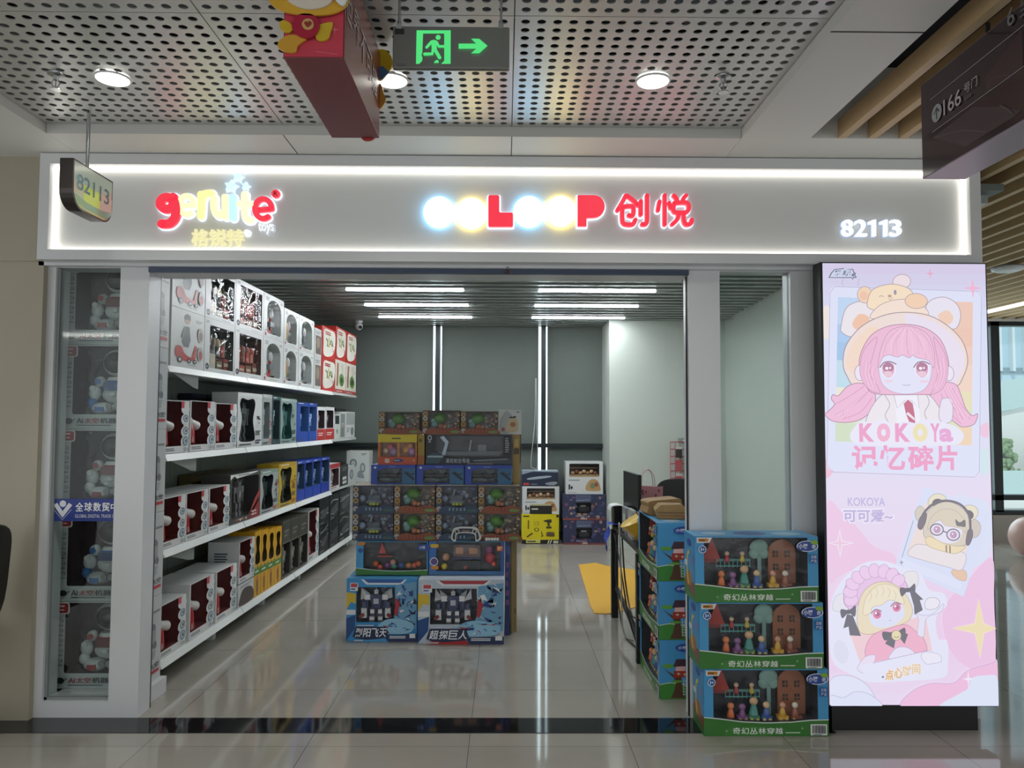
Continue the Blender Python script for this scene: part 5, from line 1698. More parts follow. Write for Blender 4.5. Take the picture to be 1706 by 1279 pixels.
sbox(1, 386, 435.5, 787, .22, 'action_toy_box', 'dark box showing a big grey robot with a red corner on the third shelf down', '#4a4a46', hole=rh(.05, .1, .95, .92, .06), cav='#3c3c3a', cavd=.12, art=greybot_art, toy=lambda t, w, d, h: figure(t, -.03, .1 * h, .78 * h, -d / 2 + .06, '#77777a', '#606064', '#8c8c90', wmax=w * .8))
hour(1, 436, 466, 783, 'silver box with green lettering and a black hourglass window', '#a7aeac', '#1b2422', '#7fa08a', ('#2b3a36', '#31433e', '#20302c'))
hour(1, 466.5, 496, 771, 'yellow box with a black hourglass window on the third shelf down', '#c8a62c', '#22241c', '#b8982a', ('#3c3f30', '#4a4c3a', '#7f7a30'))
for k, (a, b) in enumerate(((496.5, 509.5), (510, 522.6), (523, 535.8), (536.5, 550))):
    hour(1, a, b, 768 - k * 2, ('blue toy box beside the yellow hourglass box', 'second blue toy box after the yellow hourglass box', 'third blue toy box after the yellow hourglass box', 'darkest blue toy box at the far end of the blue row')[k], '#2444ae' if k < 3 else '#1d36a0', '#2b4668', '#2a4cb8', ('#8fa9c4', '#56799a', '#c9d4de'), hl=rh(.06, .28, .94, .95, .03), pics=False, group='blue boxes on the third shelf down')
sbox(1, 551, 567.5, 772, .18, 'action_toy_box', 'white and red window box after the blue boxes on the third shelf', '#d5d8d6', hole=rh(.1, .1, .9, .8, .05), cav='#4a3236', art=lambda a_: a_.rect(0, .82, 1, 1, '#b3343a').bars(.1, .02, .9, .08, 1, '#a8383c'), toy=lambda t, w, d, h: figure(t, 0, .1 * h, .64 * h, -d / 2 + .045, '#d9dcdc', '#8f9598', '#b0343a', wmax=w * .7))
sbox(1, 568, 581, 774, .18, 'storage_box', 'black box with white labels near the far end of the third shelf', '#1d1f22', art=lambda a_: a_.rect(.3, .28, .8, .42, '#d5d8d8').rect(.3, .08, .8, .22, '#d5d8d8').bars(.25, .7, .85, .9, 3, '#7d8284'))
sbox(1, 581.5, 592, 776, .18, 'picture_box', 'pale picture box at the far end of the third shelf', '#c5cac8', art=lambda a_: a_.oval(.5, .5, .3, .3, '#6f777a').oval(.5, .5, .15, .15, '#a5acae'))

# --- bottom level
for (a, b, yt), lb_ in zip(((274, 317, 999), (323, 362, 964), (366, 399, 945)), ('white box with dark red window nearest the entrance on the bottom shelf', 'white box with dark red window, second on the bottom shelf', 'white box with dark red window, third on the bottom shelf')):
    redbot(0, a, b, yt, lb_)
sA, sB = s_of(403), s_of(428.5)
zt = z_at(416, 968, (sA + sB) / 2)
sbox(0, 403, 428.5, 968, .26, 'storage_box', 'low white box with a dark arched window carrying another box on the bottom shelf', '#cfd3d1', art=lambda a_: a_.blob([(.1, .05), (.1, .4), (.3, .72), (.7, .72), (.95, .5), (.95, .05)], '#4a3c3a').bars(.1, .8, .9, .92, 2, '#8d9292'))
redbot(0, 403, 428.0, 898, 'white box with dark red window standing on a low box, bottom shelf', d=.24, z=zt + .001)


def yellow_art(a):
    a.blob([(.0, .4), (.1, .46), (.3, .42), (.5, .47), (.7, .42), (.9, .46), (1, .4), (1, .34), (.5, .33), (0, .34)], '#3f7a35').bars(.12, .36, .88, .41, 1, '#d8e0c0')
    a.rect(.3, .08, .62, .28, '#8a5a26').oval(.46, .28, .2, .03, '#c77a2c').rect(.4, .02, .55, .08, '#6a4420')


for k in range(4):
    a, b = 428.6 + k * 11.2, 439.4 + k * 11.2
    sbox(0, a, b, 884 - k * 2, .22, 'tall_toy_box', ('yellow tall window box at the entrance end of the yellow row', 'second yellow tall window box from the entrance end', 'third yellow tall window box from the entrance end', 'yellow tall window box next to the grey window boxes')[k], '#d9a51f', hole=smooth_loop([(.2, .5), (.8, .5), (.85, .62), (.7, .72), (.8, .85), (.68, .92), (.32, .92), (.2, .85), (.3, .72), (.15, .62)], 3), cav='#3a3020', cavd=.09, art=yellow_art, top=lambda a_: a_.oval(.5, .5, .25, .2, '#6e5518'), toy=lambda t, w, d, h: figure(t, 0, .5 * h, .38 * h, -d / 2 + .04, '#5f6a40', '#4a4a34', '#a8862c', wmax=w * .5), group='yellow window boxes on the bottom shelf')
for k in range(3):
    a, b = 474 + k * 14.2, 487.6 + k * 14.2
    sbox(0, a, b, 866 - k * 5, .24, 'tall_toy_box', ('grey brown window box next to the yellow boxes', 'grey brown window box in the middle of its three', 'grey brown window box beside the white box on the bottom shelf')[k], '#57544c', hole=rh(.04, .04, .96, .6, .02), cav='#33322e', cavd=.09, art=lambda a_: a_.rect(.05, .62, .95, .96, '#3f3e38').bars(.2, .7, .8, .85, 2, '#7d786a').line([(0, .61), (1, .61)], .006, '#8a8474', False), toy=lambda t, w, d, h: figure(t, 0, .05 * h, .5 * h, -d / 2 + .045, '#8a8a80', '#6a6a62', '#a5a498', wmax=w * .8), group='grey brown window boxes on the bottom shelf')
redbot(0, 517, 533.5, 849, 'white box with dark red window between the grey boxes and the black boxes')
k = 0
for row, (yb, yt) in enumerate(((None, 879), (None, 848))):
    for (a, b) in ((534.5, 551), (551.5, 567), (567.5, 585)):
        lbs = ('black box with silver drawing, lower row next to the white box', 'black box with silver drawing, lower row, middle', 'black box with silver drawing, lower row at the shelf end', 'black box with silver drawing, upper row next to the white box', 'black box with silver drawing, upper row, middle', 'black box with silver drawing, upper row at the shelf end')

        def art(a_, k=k):
            r = random.Random(k)
            for _ in range(4):
                y = r.uniform(.15, .8)
                a_.line([(.1, y), (.4, y + r.uniform(-.1, .15)), (.9, y + r.uniform(0, .2))], .012, dcol(r, '#8b9092', '#5f6668', '#b0b5b6'))
            a_.blob([(.2, .3), (.5, .25), (.85, .45), (.8, .6), (.45, .55), (.2, .45)], '#4a5052').bars(.1, .05, .6, .13, 1, '#7d8486')
        hh = .30
        sbox(0, a, b, 0, .25, 'vehicle_box', lbs[k], '#15181a', hh=hh, z=LEVELS[0] + row * .302, art=art, group='black boxes at the far end of the bottom shelf')
        k += 1

# --- top level
def scooter_art(a):
    a.bars(.72, .82, .95, .88, 2, '#8d9290').bars(.5, .04, .85, .08, 1, '#b5bab8')
    a.poly([(.3, .45), (.42, .72), (.52, .72), (.56, .5), (.5, .36), (.36, .36)], '#5d6468').oval(.46, .82, .075, .055, '#c9a88c').poly([(.37, .84), (.55, .84), (.54, .92), (.44, .94), (.38, .9)], '#3a3a40')
    a.poly([(.3, .5), (.42, .7), (.38, .72), (.26, .52)], '#70777b')
    a.blob([(.12, .2), (.14, .34), (.28, .36), (.4, .24), (.62, .2), (.7, .34), (.72, .2), (.6, .13), (.3, .12)], '#b8382f').poly([(.62, .2), (.7, .2), (.76, .4), (.7, .42)], '#c24a44')
    for x, r in ((.25, .07), (.52, .055), (.7, .05)):
        a.oval(x, .13, r, r * .8, '#3a3c40').oval(x, .13, r * .5, r * .4, '#c5c9ca')
    for y, c in ((.62, '#8d7f7c'), (.28, '#a55a54')):
        a.oval(.86, y, .09, .13, '#b9b4b0').oval(.86, y - .02, .06, .08, c)


def scooter_side(a):
    a.bars(.1, .6, .7, .85, 5, '#9fa4a2', 4).oval(.5, .4, .3, .12, '#b0b5b4').bars(.1, .12, .6, .22, 2, '#8d9291')


def camp_art(a):
    a.oval(.09, .1, .055, .06, '#3a3d4e').bars(.06, .085, .12, .11, 1, '#e8e8ea')
    a.bars(.55, .02, .95, .05, 1, '#b4b9c4').bars(.03, .9, .15, .96, 3, '#9da2a2')


def camp_toy(reds):
    def f(t, w, d, h):
        r = random.Random(reds)
        y = -d / 2 + .07
        c = ('#a83a30', '#b8583c', '#d8c8b4', '#7f4a3a') if reds else ('#b9a27c', '#5f6258', '#a8443a', '#c9c2b0', '#74664e')
        m = MB()
        for i_ in range(3):
            x = (-.28 + .24 * i_) * w + .06
            hh = r.uniform(.14, .3) * h
            m.box(x, y - .03, .1 * h, x + .2 * w, y + .04, .1 * h + hh, dcol(r, *c)).box(x + .01, y - .033, .1 * h + hh * .3, x + .16 * w, y - .03, .1 * h + hh * .6, '#d5c9ae')
        m.build('toy_crate', PLASTIC, t)
        m = MB()
        for i_ in range(4):
            x = (-.2 + .16 * i_) * w + .03
            m.cyl((x, y, .34 * h), (x + .02, y, r.uniform(.55, .72) * h), .028, .02, 12, dcol(r, *c)).ball((x + .02, y, .6 * h), (.03, .025, .04), dcol(r, *c))
        m.build('toy_tools', PLASTIC, t, smooth=True)
    return f


def arch_toy(kind):
    def f(t, w, d, h):
        y = -d / 2 + .05
        m = MB()
        m.tube([(-.1 * w, y, .12 * h), (-.1 * w, y, .72 * h), (-.18 * w, y, .76 * h)], .008, 8, '#8b9092').tube([(.08 * w, y, .15 * h), (.1 * w, y, .62 * h)], .012, 8, '#a83a3c' if kind != 2 else '#787e80')
        m.ball((.12 * w, y, .6 * h), (.05 * w + .01, .02, .05), '#b9bcbc').box(-.28 * w, y - .02, .1 * h, .0, y + .02, .2 * h, '#a83a44' if kind == 0 else '#8d9294').box(.02 * w, y - .015, .3 * h, .22 * w, y + .02, .42 * h, '#6f7678')
        if kind == 1:
            m.ball((-.05 * w, y, .45 * h), (.1 * w, .025, .1), '#b3905c').ball((.05 * w, y, .32 * h), (.08 * w, .02, .05), '#5f7a5a')
        m.cyl((-.22 * w, y - .025, .1 * h), (-.22 * w, y + .025, .1 * h), .022, n=14, col='#3c3f42').cyl((.2 * w, y - .025, .1 * h), (.2 * w, y + .025, .1 * h), .022, n=14, col='#3c3f42')
        m.build('toy_set', PLASTIC, t, smooth=True)
    return f


def arch_art(a):
    a.bars(.08, .84, .3, .93, 3, '#8d9290', 4).bars(.8, .86, .94, .92, 2, '#8d9290', 5).rect(.05, .03, .12, .1, '#a83a3c').bars(.3, .03, .9, .06, 1, '#b7bcba').line([(.06, .13), (.09, .16), (.12, .13)], .006, '#2c2f32')


TH1 = .372
for row in range(2):
    z = LEVELS[3] + row * (TH1 + .002)
    w1 = ('lower', 'upper')[row]
    sbox(3, 281, 337, 0, .34, 'scooter_box', f'{w1} white box printed with a child riding a red scooter, top shelf', '#d9dcda', hh=TH1, z=z, art=scooter_art, left=scooter_side, group='scooter boxes on the top shelf')
    sbox(3, 337.5, 388, 0, .34, 'camping_toy_box', f'{w1} white box with a crinkled window of tan camping toys, top shelf', '#d7dad8', hh=TH1, z=z, hole=rh(.16, .08, .96, .88), cav='#33342e', cavd=.15, film=CRUMPLED, art=camp_art, toy=camp_toy(0), group='camping toy boxes on the top shelf')
    sbox(3, 388.5, 435.5, 0, .34, 'camping_toy_box', f'{w1} white box with a crinkled window of reddish toys, top shelf', '#d7dad8', hh=TH1, z=z, hole=rh(.15, .1, .94, .9), cav='#4a2a24', cavd=.15, film=CRUMPLED, art=camp_art, toy=camp_toy(1), group='reddish window boxes on the top shelf')
    for k, (a, b, dz) in enumerate(((436, 469.7, 0), (470.2, 495.2, -.03), (495.8, 521, -.03))):
        hh = (TH1 + dz) if row else TH1 + (0, -.02, -.02)[k]
        zz = LEVELS[3] + (TH1 + (0, -.02, -.02)[k] + .002) * row
        sbox(3, a, b, 0, .26, 'arched_window_box', f'{w1} white box with an arched window, {("first beside the reddish camping box", "middle of its row of three", "nearest the red boxes")[k]}', '#d9dcda', hh=hh, z=zz, hole=arch(.16, .1, .86, .9), cav='#b4bab7', cavd=.09, art=arch_art, toy=arch_toy(k), group='white boxes with arched windows on the top shelf')


def red_art(a):
    a.blob([(.12, .12), (.1, .5), (.14, .9), (.5, .95), (.95, .9), (.97, .5), (.8, .2), (.45, .08)], '#e3e2d6')
    r = random.Random(3)
    for _ in range(14):
        x, y = r.uniform(.3, .85), r.uniform(.28, .75)
        a.poly([(x + r.uniform(-.1, .1), y + r.uniform(-.12, .12)) for _ in range(4)], dcol(r, '#5f8f4a', '#c2b23c', '#3a3f3c', '#7fa8a0', '#c7b8a0'))
    a.bars(.2, .76, .6, .88, 2, '#a83a34', 2)


def green_art(a):
    a.rect(.0, .0, 1, .1, '#a83a34').bars(.1, .02, .9, .07, 1, '#e0c9c0')
    a.poly([(.1, .2), (.25, .2), (.3, .9), (.15, .9)], '#9c6a54').oval(.6, .4, .24, .2, '#5f8f3c').oval(.6, .4, .12, .1, '#2f4a2a').line([(.55, .5), (.7, .7), (.6, .92)], .01, '#6b8c90').line([(.75, .45), (.5, .75), (.8, .9)], .008, '#c0c9c4')


for row in range(2):
    w1 = ('lower', 'upper')[row]
    sbox(3, 522, 533.5, 0, .2, 'picture_box', f'{w1} narrow white and grey picture box beside the red boxes on the top shelf', '#cfd2cf', hh=.34 if row == 0 else .3, z=LEVELS[3] + row * .342, art=lambda a_: a_.rect(.15, .1, .95, .75, '#6a5f58').oval(.5, .5, .25, .2, '#9c8a78').bars(.15, .8, .9, .92, 2, '#9da2a0'), group='narrow picture boxes on the top shelf')
    sbox(3, 534.5, 557, 0, .26, 'red_toy_box', f'{w1} red box with a white picture panel, nearest the entrance of the red boxes', '#c0322a', hh=.35, z=LEVELS[3] + row * .352, art=red_art, left=lambda a_: a_.rect(.2, .25, .8, .85, '#a39a86').rect(.3, .35, .7, .7, '#5f5a48').bars(.2, .05, .8, .15, 2, '#e0b9b0'), group='red boxes on the top shelf')
    for k, (a, b) in enumerate(((557.5, 574.5), (575, 592))):
        lb_ = (('lower white box printed with green toys and a red foot, middle of the row', 'lower white box printed with green toys and a red foot, at the far end'), ('upper red box with a white picture panel, middle of the red boxes', 'upper red box with a white picture panel, at the far end'))[row][k]
        sbox(3, a, b, 0, .26, 'red_toy_box', lb_, '#c0322a' if row else '#d8d4c6', hh=.385, z=LEVELS[3] + row * .387, art=red_art if row else green_art, group='red boxes on the top shelf')
# ================================================================== BOX STACK IN THE MIDDLE OF THE SHOP
def mbox(px0, px1, Yf, z0, h, d, name, label, col, gap=.004, **kw):
    x0, x1 = at(px0, 850, Yf).x, at(px1, 850, Yf).x
    return toy_box(name, label, x1 - x0 - gap, d, h, ((x0 + x1) / 2, Yf + d / 2, z0), 0, col, **kw)


def hero_art(main, accent, title, seed):
    def f(a):
        r = random.Random(seed)
        hole = [(.14, .3), (.66, .3), (.72, .5), (.68, .86), (.14, .86)]
        a.poly([(.2, .985), (.85, .985), (.78, .9), (.28, .9)], '#dfe6ec').poly([(.24, .985), (.82, .985), (.76, .93), (.3, .93)], accent)
        a.poly([(0, .5), (.06, .62), (.13, .6), (.13, .76), (0, .78)], '#d8b93a').rect(.0, .42, .13, .5, '#dfe3e6').poly([(0, .0), (.12, .2), (.13, .42), (0, .36)], '#1f4a86')
        a.rect(.05, .8, .16, .93, '#d9e2e8').rect(.06, .86, .15, .92, '#c24a52').bars(.06, .81, .15, .85, 1, '#3f5a9a')
        # printed robot on the right
        a.poly([(.68, .3), (.7, .9), (.99, .95), (.99, .2), (.8, .18)], '#6fa3c4')
        for _ in range(26):
            x, y = r.uniform(.72, .96), r.uniform(.28, .88)
            a.poly([(x + r.uniform(-.06, .06), y + r.uniform(-.07, .07)) for _ in range(4)], dcol(r, '#1f2c5c', '#e4e8ec', '#2b3f86', '#b9c4cc', '#15203f', accent, '#e4e8ec'))
        a.poly([(.68, .42), (.72, .42), (.76, .62), (.7, .7)], '#a82f38')
        # printed jet
        a.blob([(.42, .2), (.55, .34), (.75, .36), (.95, .28), (.9, .14), (.65, .12), (.5, .14)], '#8fc0dc')
        for _ in range(12):
            x, y = r.uniform(.52, .88), r.uniform(.16, .32)
            a.poly([(x + r.uniform(-.07, .07), y + r.uniform(-.035, .035)) for _ in range(4)], dcol(r, '#eef2f4', '#22356e', '#5f8fc0', '#b33a42'))
        a.poly([(.13, .0), (.6, .0), (.52, .1), (.2, .1)], main).poly([(.6, 0), (1, 0), (1, .12), (.56, .1)], '#23305a')
        a.poly([(.1, .08), (.14, .24), (.56, .24), (.6, .07), (.5, .05), (.3, .03), (.15, .05)], '#182448')
        for ch_, i_ in zip(title, range(4)):
            a.text(ch_, .13 + i_ * .112, .075, .232 + i_ * .112, .215, '#eef2f6', .015, .12)
        a.bars(.16, .245, .5, .275, 1, '#cfd8e2').rect(.9, .06, .98, .13, '#e4e8ea').bars(.62, .05, .86, .1, 2, '#dfe6ec', 6)
        a.bars(.12, .01, .3, .035, 1, '#dfe6ec')
        return hole
    return f


def hero_toy(t, w, d, h):
    backdrop(t, w, d, h, .15, .31, .66, .85, .14, 3, ('#2b3f5e', '#3f5f88', '#1a2238', '#5f7f9c', '#22304a', '#6a6f7c'), 30, .07)
    figure(t, -.1 * w, .3 * h, .53 * h, -d / 2 + .075, '#e4e6ea', '#22305e', '#b9c0c8')
    m = MB()
    r = random.Random(w)
    for s in (-1, 1):
        x = -.1 * w + s * .17 * w
        m.box(x - .02, -d / 2 + .05, .34 * h, x + .02, -d / 2 + .09, .5 * h, '#d9dde2').box(x - .012, -d / 2 + .045, .5 * h, x + .014, -d / 2 + .08, .6 * h, '#39466e').prism([(x - .03, .62 * h), (x + .03, .66 * h), (x + .025 * s, .82 * h)], -d / 2 + .08, -d / 2 + .095, '#e6eaee')
        m.cyl((x, -d / 2 + .05, .4 * h), (x + .03 * s, -d / 2 + .03, .36 * h), .012, n=10, col='#8b2f36')
    m.build('toy_accessories', PLASTIC, t)


HH = [(.14, .3), (.66, .3), (.69, .5), (.68, .86), (.14, .86)]
mbox(579, 697, 5.70, 0.001, .452, .36, 'robot_toy_box', 'large blue boxed robot set with white lettering, lower front row on the aisle side', '#3d94cf', hole=HH, cav='#1e2a3c', cavd=.14, art=hero_art('#4f9fd6', '#2f5ea8', '烈阳飞天', 1), toy=hero_toy, topc='#4c93c4')
mbox(697.6, 841, 5.64, 0.001, .456, .36, 'robot_toy_box', 'large white and red boxed robot set with white lettering, lower front row', '#b9c6d2', hole=HH, cav='#232a34', cavd=.14, art=hero_art('#b02a30', '#a83a42', '超探巨人', 2), toy=hero_toy, topc='#c3ccd4')
# second row
t = mbox(594, 714, 5.80, .459, .247, .36, 'animal_play_set_box', 'blue animal play set box on the robot boxes, second row of the middle stack', '#4c9fd3', hole=[(.1, .985), (.985, .985), (.985, .14), (.6, .12), (.3, .14), (.1, .2)], cav='#2c3238', cavd=.1, topc='#3f87b8',
         art=lambda a: a.rect(0, .05, .1, 1, '#4c9fd3').poly([(0, 0), (1, 0), (1, .15), (.6, .11), (.3, .13), (.0, .2)], '#3a7a33').line([(0, .205), (.3, .14), (.6, .118), (1, .155)], .004, '#dfe8d8').oval(.95, .82, .1, .1, '#2f4d9c').text('小猪', .88, .78, .96, .87, '#f2f4fa', .01).oval(.06, .73, .035, .07, '#1f5fa8').poly([(.02, .98), (.13, .98), (.11, .88), (.02, .88)], '#c9832f'),
         toy=lambda t, w, d, h: (balls(t, [(x * w, -d / 2 + .05, (.2 + dz) * h, .022, c) for x, dz, c in ((-.24, .1, '#d9693a'), (-.18, 0, '#c84a3a'), (-.08, .05, '#8a4f90'), (.0, .14, '#d79a8c'), (.02, .02, '#3f8f84'), (.12, .05, '#3f62a8'), (.22, .05, '#c87a3c'), (.3, .06, '#d0562f'), (.36, .1, '#c8643a'))]),
                                 MB().prism([(-.2 * w, .6 * h), (-.16 * w, .95 * h), (-.1 * w, .6 * h)], -d / 2 + .06, -d / 2 + .09, '#c23a38').box(-.22 * w, -d / 2 + .05, .5 * h, -.02 * w, -d / 2 + .1, .54 * h, '#b0524a').build('toy_roof', PLASTIC, t)))


def kitchen_art(a):
    a.rect(0, 0, .1, 1, '#3a6fb8').rect(.95, 0, 1, 1, '#2f56a0').rect(.0, .0, 1, .12, '#3f6ea0').oval(.07, .4, .055, .13, '#dfe4ea').oval(.07, .4, .045, .1, '#5f4a8a').rect(.03, .17, .13, .27, '#d88a2c').rect(.9, .72, .98, .88, '#d8642c').bars(.91, .75, .97, .85, 2, '#f0e0cc')
    a.rrect(.02, .82, .13, .93, .02, '#d9b23a')


mbox(714.6, 841, 5.80, .459, .247, .36, 'kitchen_play_box', 'blue boxed kitchen play set with clear front, second row of the middle stack', '#4f8fbf', hole=rh(.1, .1, .95, .985), cav='#3b434a', cavd=.11, art=kitchen_art, topc='#7fb0d0',
     toy=lambda t, w, d, h: (MB().box(-.18 * w, -d / 2 + .05, .5 * h, .18 * w, -d / 2 + .08, .88 * h, '#6a5a5c').box(-.15 * w, -d / 2 + .045, .6 * h, -.05 * w, -d / 2 + .05, .8 * h, '#b98a6c').box(.03 * w, -d / 2 + .045, .6 * h, .14 * w, -d / 2 + .05, .78 * h, '#b98a6c').box(-.18 * w, -d / 2 + .045, .44 * h, .18 * w, -d / 2 + .08, .49 * h, '#39406a').box(-.18 * w, -d / 2 + .04, .12 * h, .18 * w, -d / 2 + .09, .4 * h, '#2d3536').build('toy_kitchen', PLASTIC, t),
                             balls(t, [(.3 * w, -d / 2 + .06, .72 * h, .035, '#8a4f7a'), (.31 * w, -d / 2 + .06, .48 * h, .045, '#b0424c'), (.36 * w, -d / 2 + .05, .3 * h, .02, '#d8564a'), (-.28 * w, -d / 2 + .06, .5 * h, .03, '#c89a7c'), (-.3 * w, -d / 2 + .05, .22 * h, .025, '#d8c24a'), (-.02 * w, -d / 2 + .035, .2 * h, .014, '#c8625a')])))
mbox(841.6, 850.5, 5.86, 0.001, .70, .5, 'storage_box', 'narrow dark blue box standing at the right end of the middle stack', '#263a78', gap=.002, art=lambda a: a.bars(.2, .3, .8, .8, 5, '#8a5a9a', 2).rect(.1, .86, .9, .95, '#3f56a0'))
mbox(851, 861.5, 5.95, 0.001, .69, .5, 'kraft_carton', 'narrow brown carton standing at the right end of the middle stack', '#9c8450', gap=.002, art=lambda a: a.rect(.3, .0, .45, 1, '#b59c66').rect(.6, .2, .9, .26, '#7a6438'))


# garden-battle sets: two alternating colourings
def battle_art(brown):
    def f(a):
        r = random.Random(5 if brown else 9)
        a.rect(0, 0, .15, 1, '#6d5536' if brown else '#3d4258')
        for k, y in enumerate((.85, .66, .44, .14)):
            a.oval(.075, y, .06, .09, ('#c3ad86', '#c9c2b2', '#c8983c' if brown else '#b7a23c', '#c7c4c0')[k]).oval(.075, y, .04, .055, ('#7a5638', '#7f7a72', '#6a4a22', '#9a8f8a')[k])
        a.blob([(.14, .0), (.14, .2), (.3, .27), (.55, .22), (.8, .28), (1, .2), (1, .0)], '#8a4a2c' if brown else '#28405c')
        for k in range(5):
            u = .3 + k * .09
            c = '#c25a34' if brown else '#88a8c0'
            a.rect(u, .07, u + .068, .2, '#5e2a1a' if brown else '#16283c').rect(u + .008, .085, u + .058, .105, c).rect(u + .008, .125, u + .058, .145, c).rect(u + .027, .08, u + .04, .19, c).rect(u + .008, .165, u + .058, .185, c)
        a.oval(.87, .1, .13, .06, '#6f8a4a' if brown else '#3f5a58')
        for k in range(10):
            x, y = r.uniform(.86, .99), r.uniform(.3, .95)
            a.oval(x, y, .03, .04, dcol(r, '#8f6f4a', '#b9a27c', '#5f4a34', '#7f5a3a') if brown else dcol(r, '#5a6278', '#8a8fa0', '#3a3f52', '#6f5a6a'))
    return f


def battle_toy(brown, seed):
    def f(t, w, d, h):
        r = random.Random(seed)
        f0 = -d / 2
        backdrop(t, w, d, h, .16, .21, .94, .94, .12, seed + 40, ('#7a6a3c', '#a8865a', '#5f7a34', '#c9a87c', '#8a4a34', '#3f3a2c', '#b8b08c', '#6f4f38') if brown else ('#4f7aa8', '#86a8c8', '#2c4468', '#b8c8d8', '#5a5a78', '#3f5f5a', '#24344c', '#8f7f98'))
        if brown:
            b = MB().ball((-.06 * w, f0 + .075, .68 * h), (.055, .05, .045), '#4f8a2c', 14, 10).cyl((-.06 * w, f0 + .07, .5 * h), (-.08 * w, f0 + .06, .3 * h), .012, n=10, col='#4a7a34').build('toy_cannon', PLASTIC, t, smooth=True)
            balls(t, [(-.2 * w, f0 + .06, .42 * h, .032, '#6f9a94'), (-.24 * w, f0 + .055, .56 * h, .022, '#87aab0'), (-.02 * w, f0 + .05, .32 * h, .024, '#b8653c'), (.08 * w, f0 + .05, .3 * h, .018, '#c98a5a'), (.2 * w, f0 + .05, .32 * h, .02, '#8f8a96'), (.28 * w, f0 + .05, .36 * h, .02, '#7a6a5c')])
        else:
            MB().box(-.15 * w, f0 + .05, .42 * h, .15 * w, f0 + .09, .62 * h, '#3a4a5c').prism([(-.2 * w, .42 * h), (.2 * w, .42 * h), (.12 * w, .3 * h), (-.14 * w, .3 * h)], f0 + .04, f0 + .09, '#56707c').cyl((-.1 * w, f0 + .07, .6 * h), (-.05 * w, f0 + .06, .85 * h), .008, n=8, col='#a8b4bc').build('toy_cannon', PLASTIC, t)
            balls(t, [(-.08 * w, f0 + .035, .3 * h, .014, '#b8c04a'), (0, f0 + .035, .3 * h, .014, '#b8c04a'), (.09 * w, f0 + .035, .3 * h, .014, '#b8c04a'), (-.3 * w, f0 + .06, .5 * h, .028, '#8fa4c0'), (.3 * w, f0 + .06, .4 * h, .022, '#6f5a72'), (.24 * w, f0 + .05, .62 * h, .02, '#7f8fa0')])
    return f


def battle(px0, px1, Yf, z0, h, brown, label, seed, d=.34):
    return mbox(px0, px1, Yf, z0, h, d, 'battle_toy_box', label, '#4f4132' if brown else '#2a3348', hole=rh(.15, .2, .95, .95, .03), cav='#3a3128' if brown else '#27384c', cavd=.12, art=battle_art(brown), toy=battle_toy(brown, seed), topc='#8d8672', group='window boxed battle sets in the middle stack')


cols4 = ((587, 655.5), (656, 725), (725.6, 795.5), (796, 866))
z3, z4 = .708, .915
for k, (a, b) in enumerate(cols4):
    battle(a, b, 5.84, z3, .205, k % 2 == 1, ('dark blue battle set box, lower of the aisle end column of the middle stack', 'brown battle set box with green ball, lower row, second column from the shelf', 'dark blue battle set box with the toy controller in front of it', 'brown battle set box with green ball, lower row at the desk side end')[k], k)
    battle(a, b, 5.84, z4, .203, k % 2 == 1, ('pale blue battle set box, upper of the aisle end column of the middle stack', 'brown battle set box with green ball, upper row, second column from the shelf', 'dark blue battle set box with yellow balls, upper row, third column', 'brown battle set box with green ball, upper row at the desk side end')[k], k + 7)
z5 = 1.12


def plane_art(a):
    a.rect(0, 0, .13, 1, '#2a4bb4').rect(0, .83, 1, 1, '#2a4bb4').poly([(.13, .83), (.13, .7), (.3, .83)], '#2a4bb4').rect(.7, .0, 1, .83, '#2f6a98').oval(.09, .86, .03, .06, '#d8dfe8').bars(.4, .87, .62, .95, 1, '#8a86c8')
    a.poly([(.74, .6), (.95, .2), (.99, .26), (.82, .66)], '#15202c').poly([(.85, .45), (.98, .55), (.97, .6), (.84, .5)], '#1d2b3a')


def plane_toy(t, w, d, h):
    backdrop(t, w, d, h, .31, .08, .7, .81, .12, 6, ('#3f6a5c', '#2f5a78', '#5f8a8a', '#24404c', '#7fa0a8'), 26, .07)
    f0 = -d / 2 + .06
    m = MB().ball((-.08 * w, f0, .42 * h), (.13, .02, .022), '#1f2629').prism([(-.12 * w, .4 * h), (.04 * w, .4 * h), (.12 * w, .75 * h), (.06 * w, .74 * h)], f0 - .01, f0 - .004, '#2a3338').prism([(-.2 * w, .45 * h), (-.3 * w, .72 * h), (-.26 * w, .72 * h), (-.12 * w, .45 * h)], f0 + .006, f0 + .012, '#2a3338').box(-.34 * w, f0 - .02, .18 * h, -.1 * w, f0 + .02, .3 * h, '#44545a')
    m.build('toy_plane', PLASTIC, t, smooth=False)


for k, (a, b) in enumerate(((617, 692), (692.6, 773), (773.6, 853))):
    mbox(a, b, 5.95, z5, .147, .3, 'plane_toy_box', ('bright blue boxed toy plane nearest the shelf, middle stack', 'bright blue boxed toy plane between its two twins, middle stack', 'bright blue boxed toy plane at the desk side, middle stack')[k], '#2a4bb4', hole=[(.14, .06), (.7, .06), (.7, .82), (.3, .82), (.14, .7)], cav='#27445a', cavd=.12, art=plane_art, toy=plane_toy, topc='#3456b8', group='blue plane boxes in the middle stack')
mbox(854, 866, 6.0, z5, .385, .26, 'kraft_carton', 'upright golden brown carton at the desk side of the middle stack', '#a8873f', gap=.003, art=lambda a: a.rect(.1, .6, .9, .72, '#4a3c24').rect(.2, .75, .8, .9, '#c2a45a'))
z6 = z5 + .148


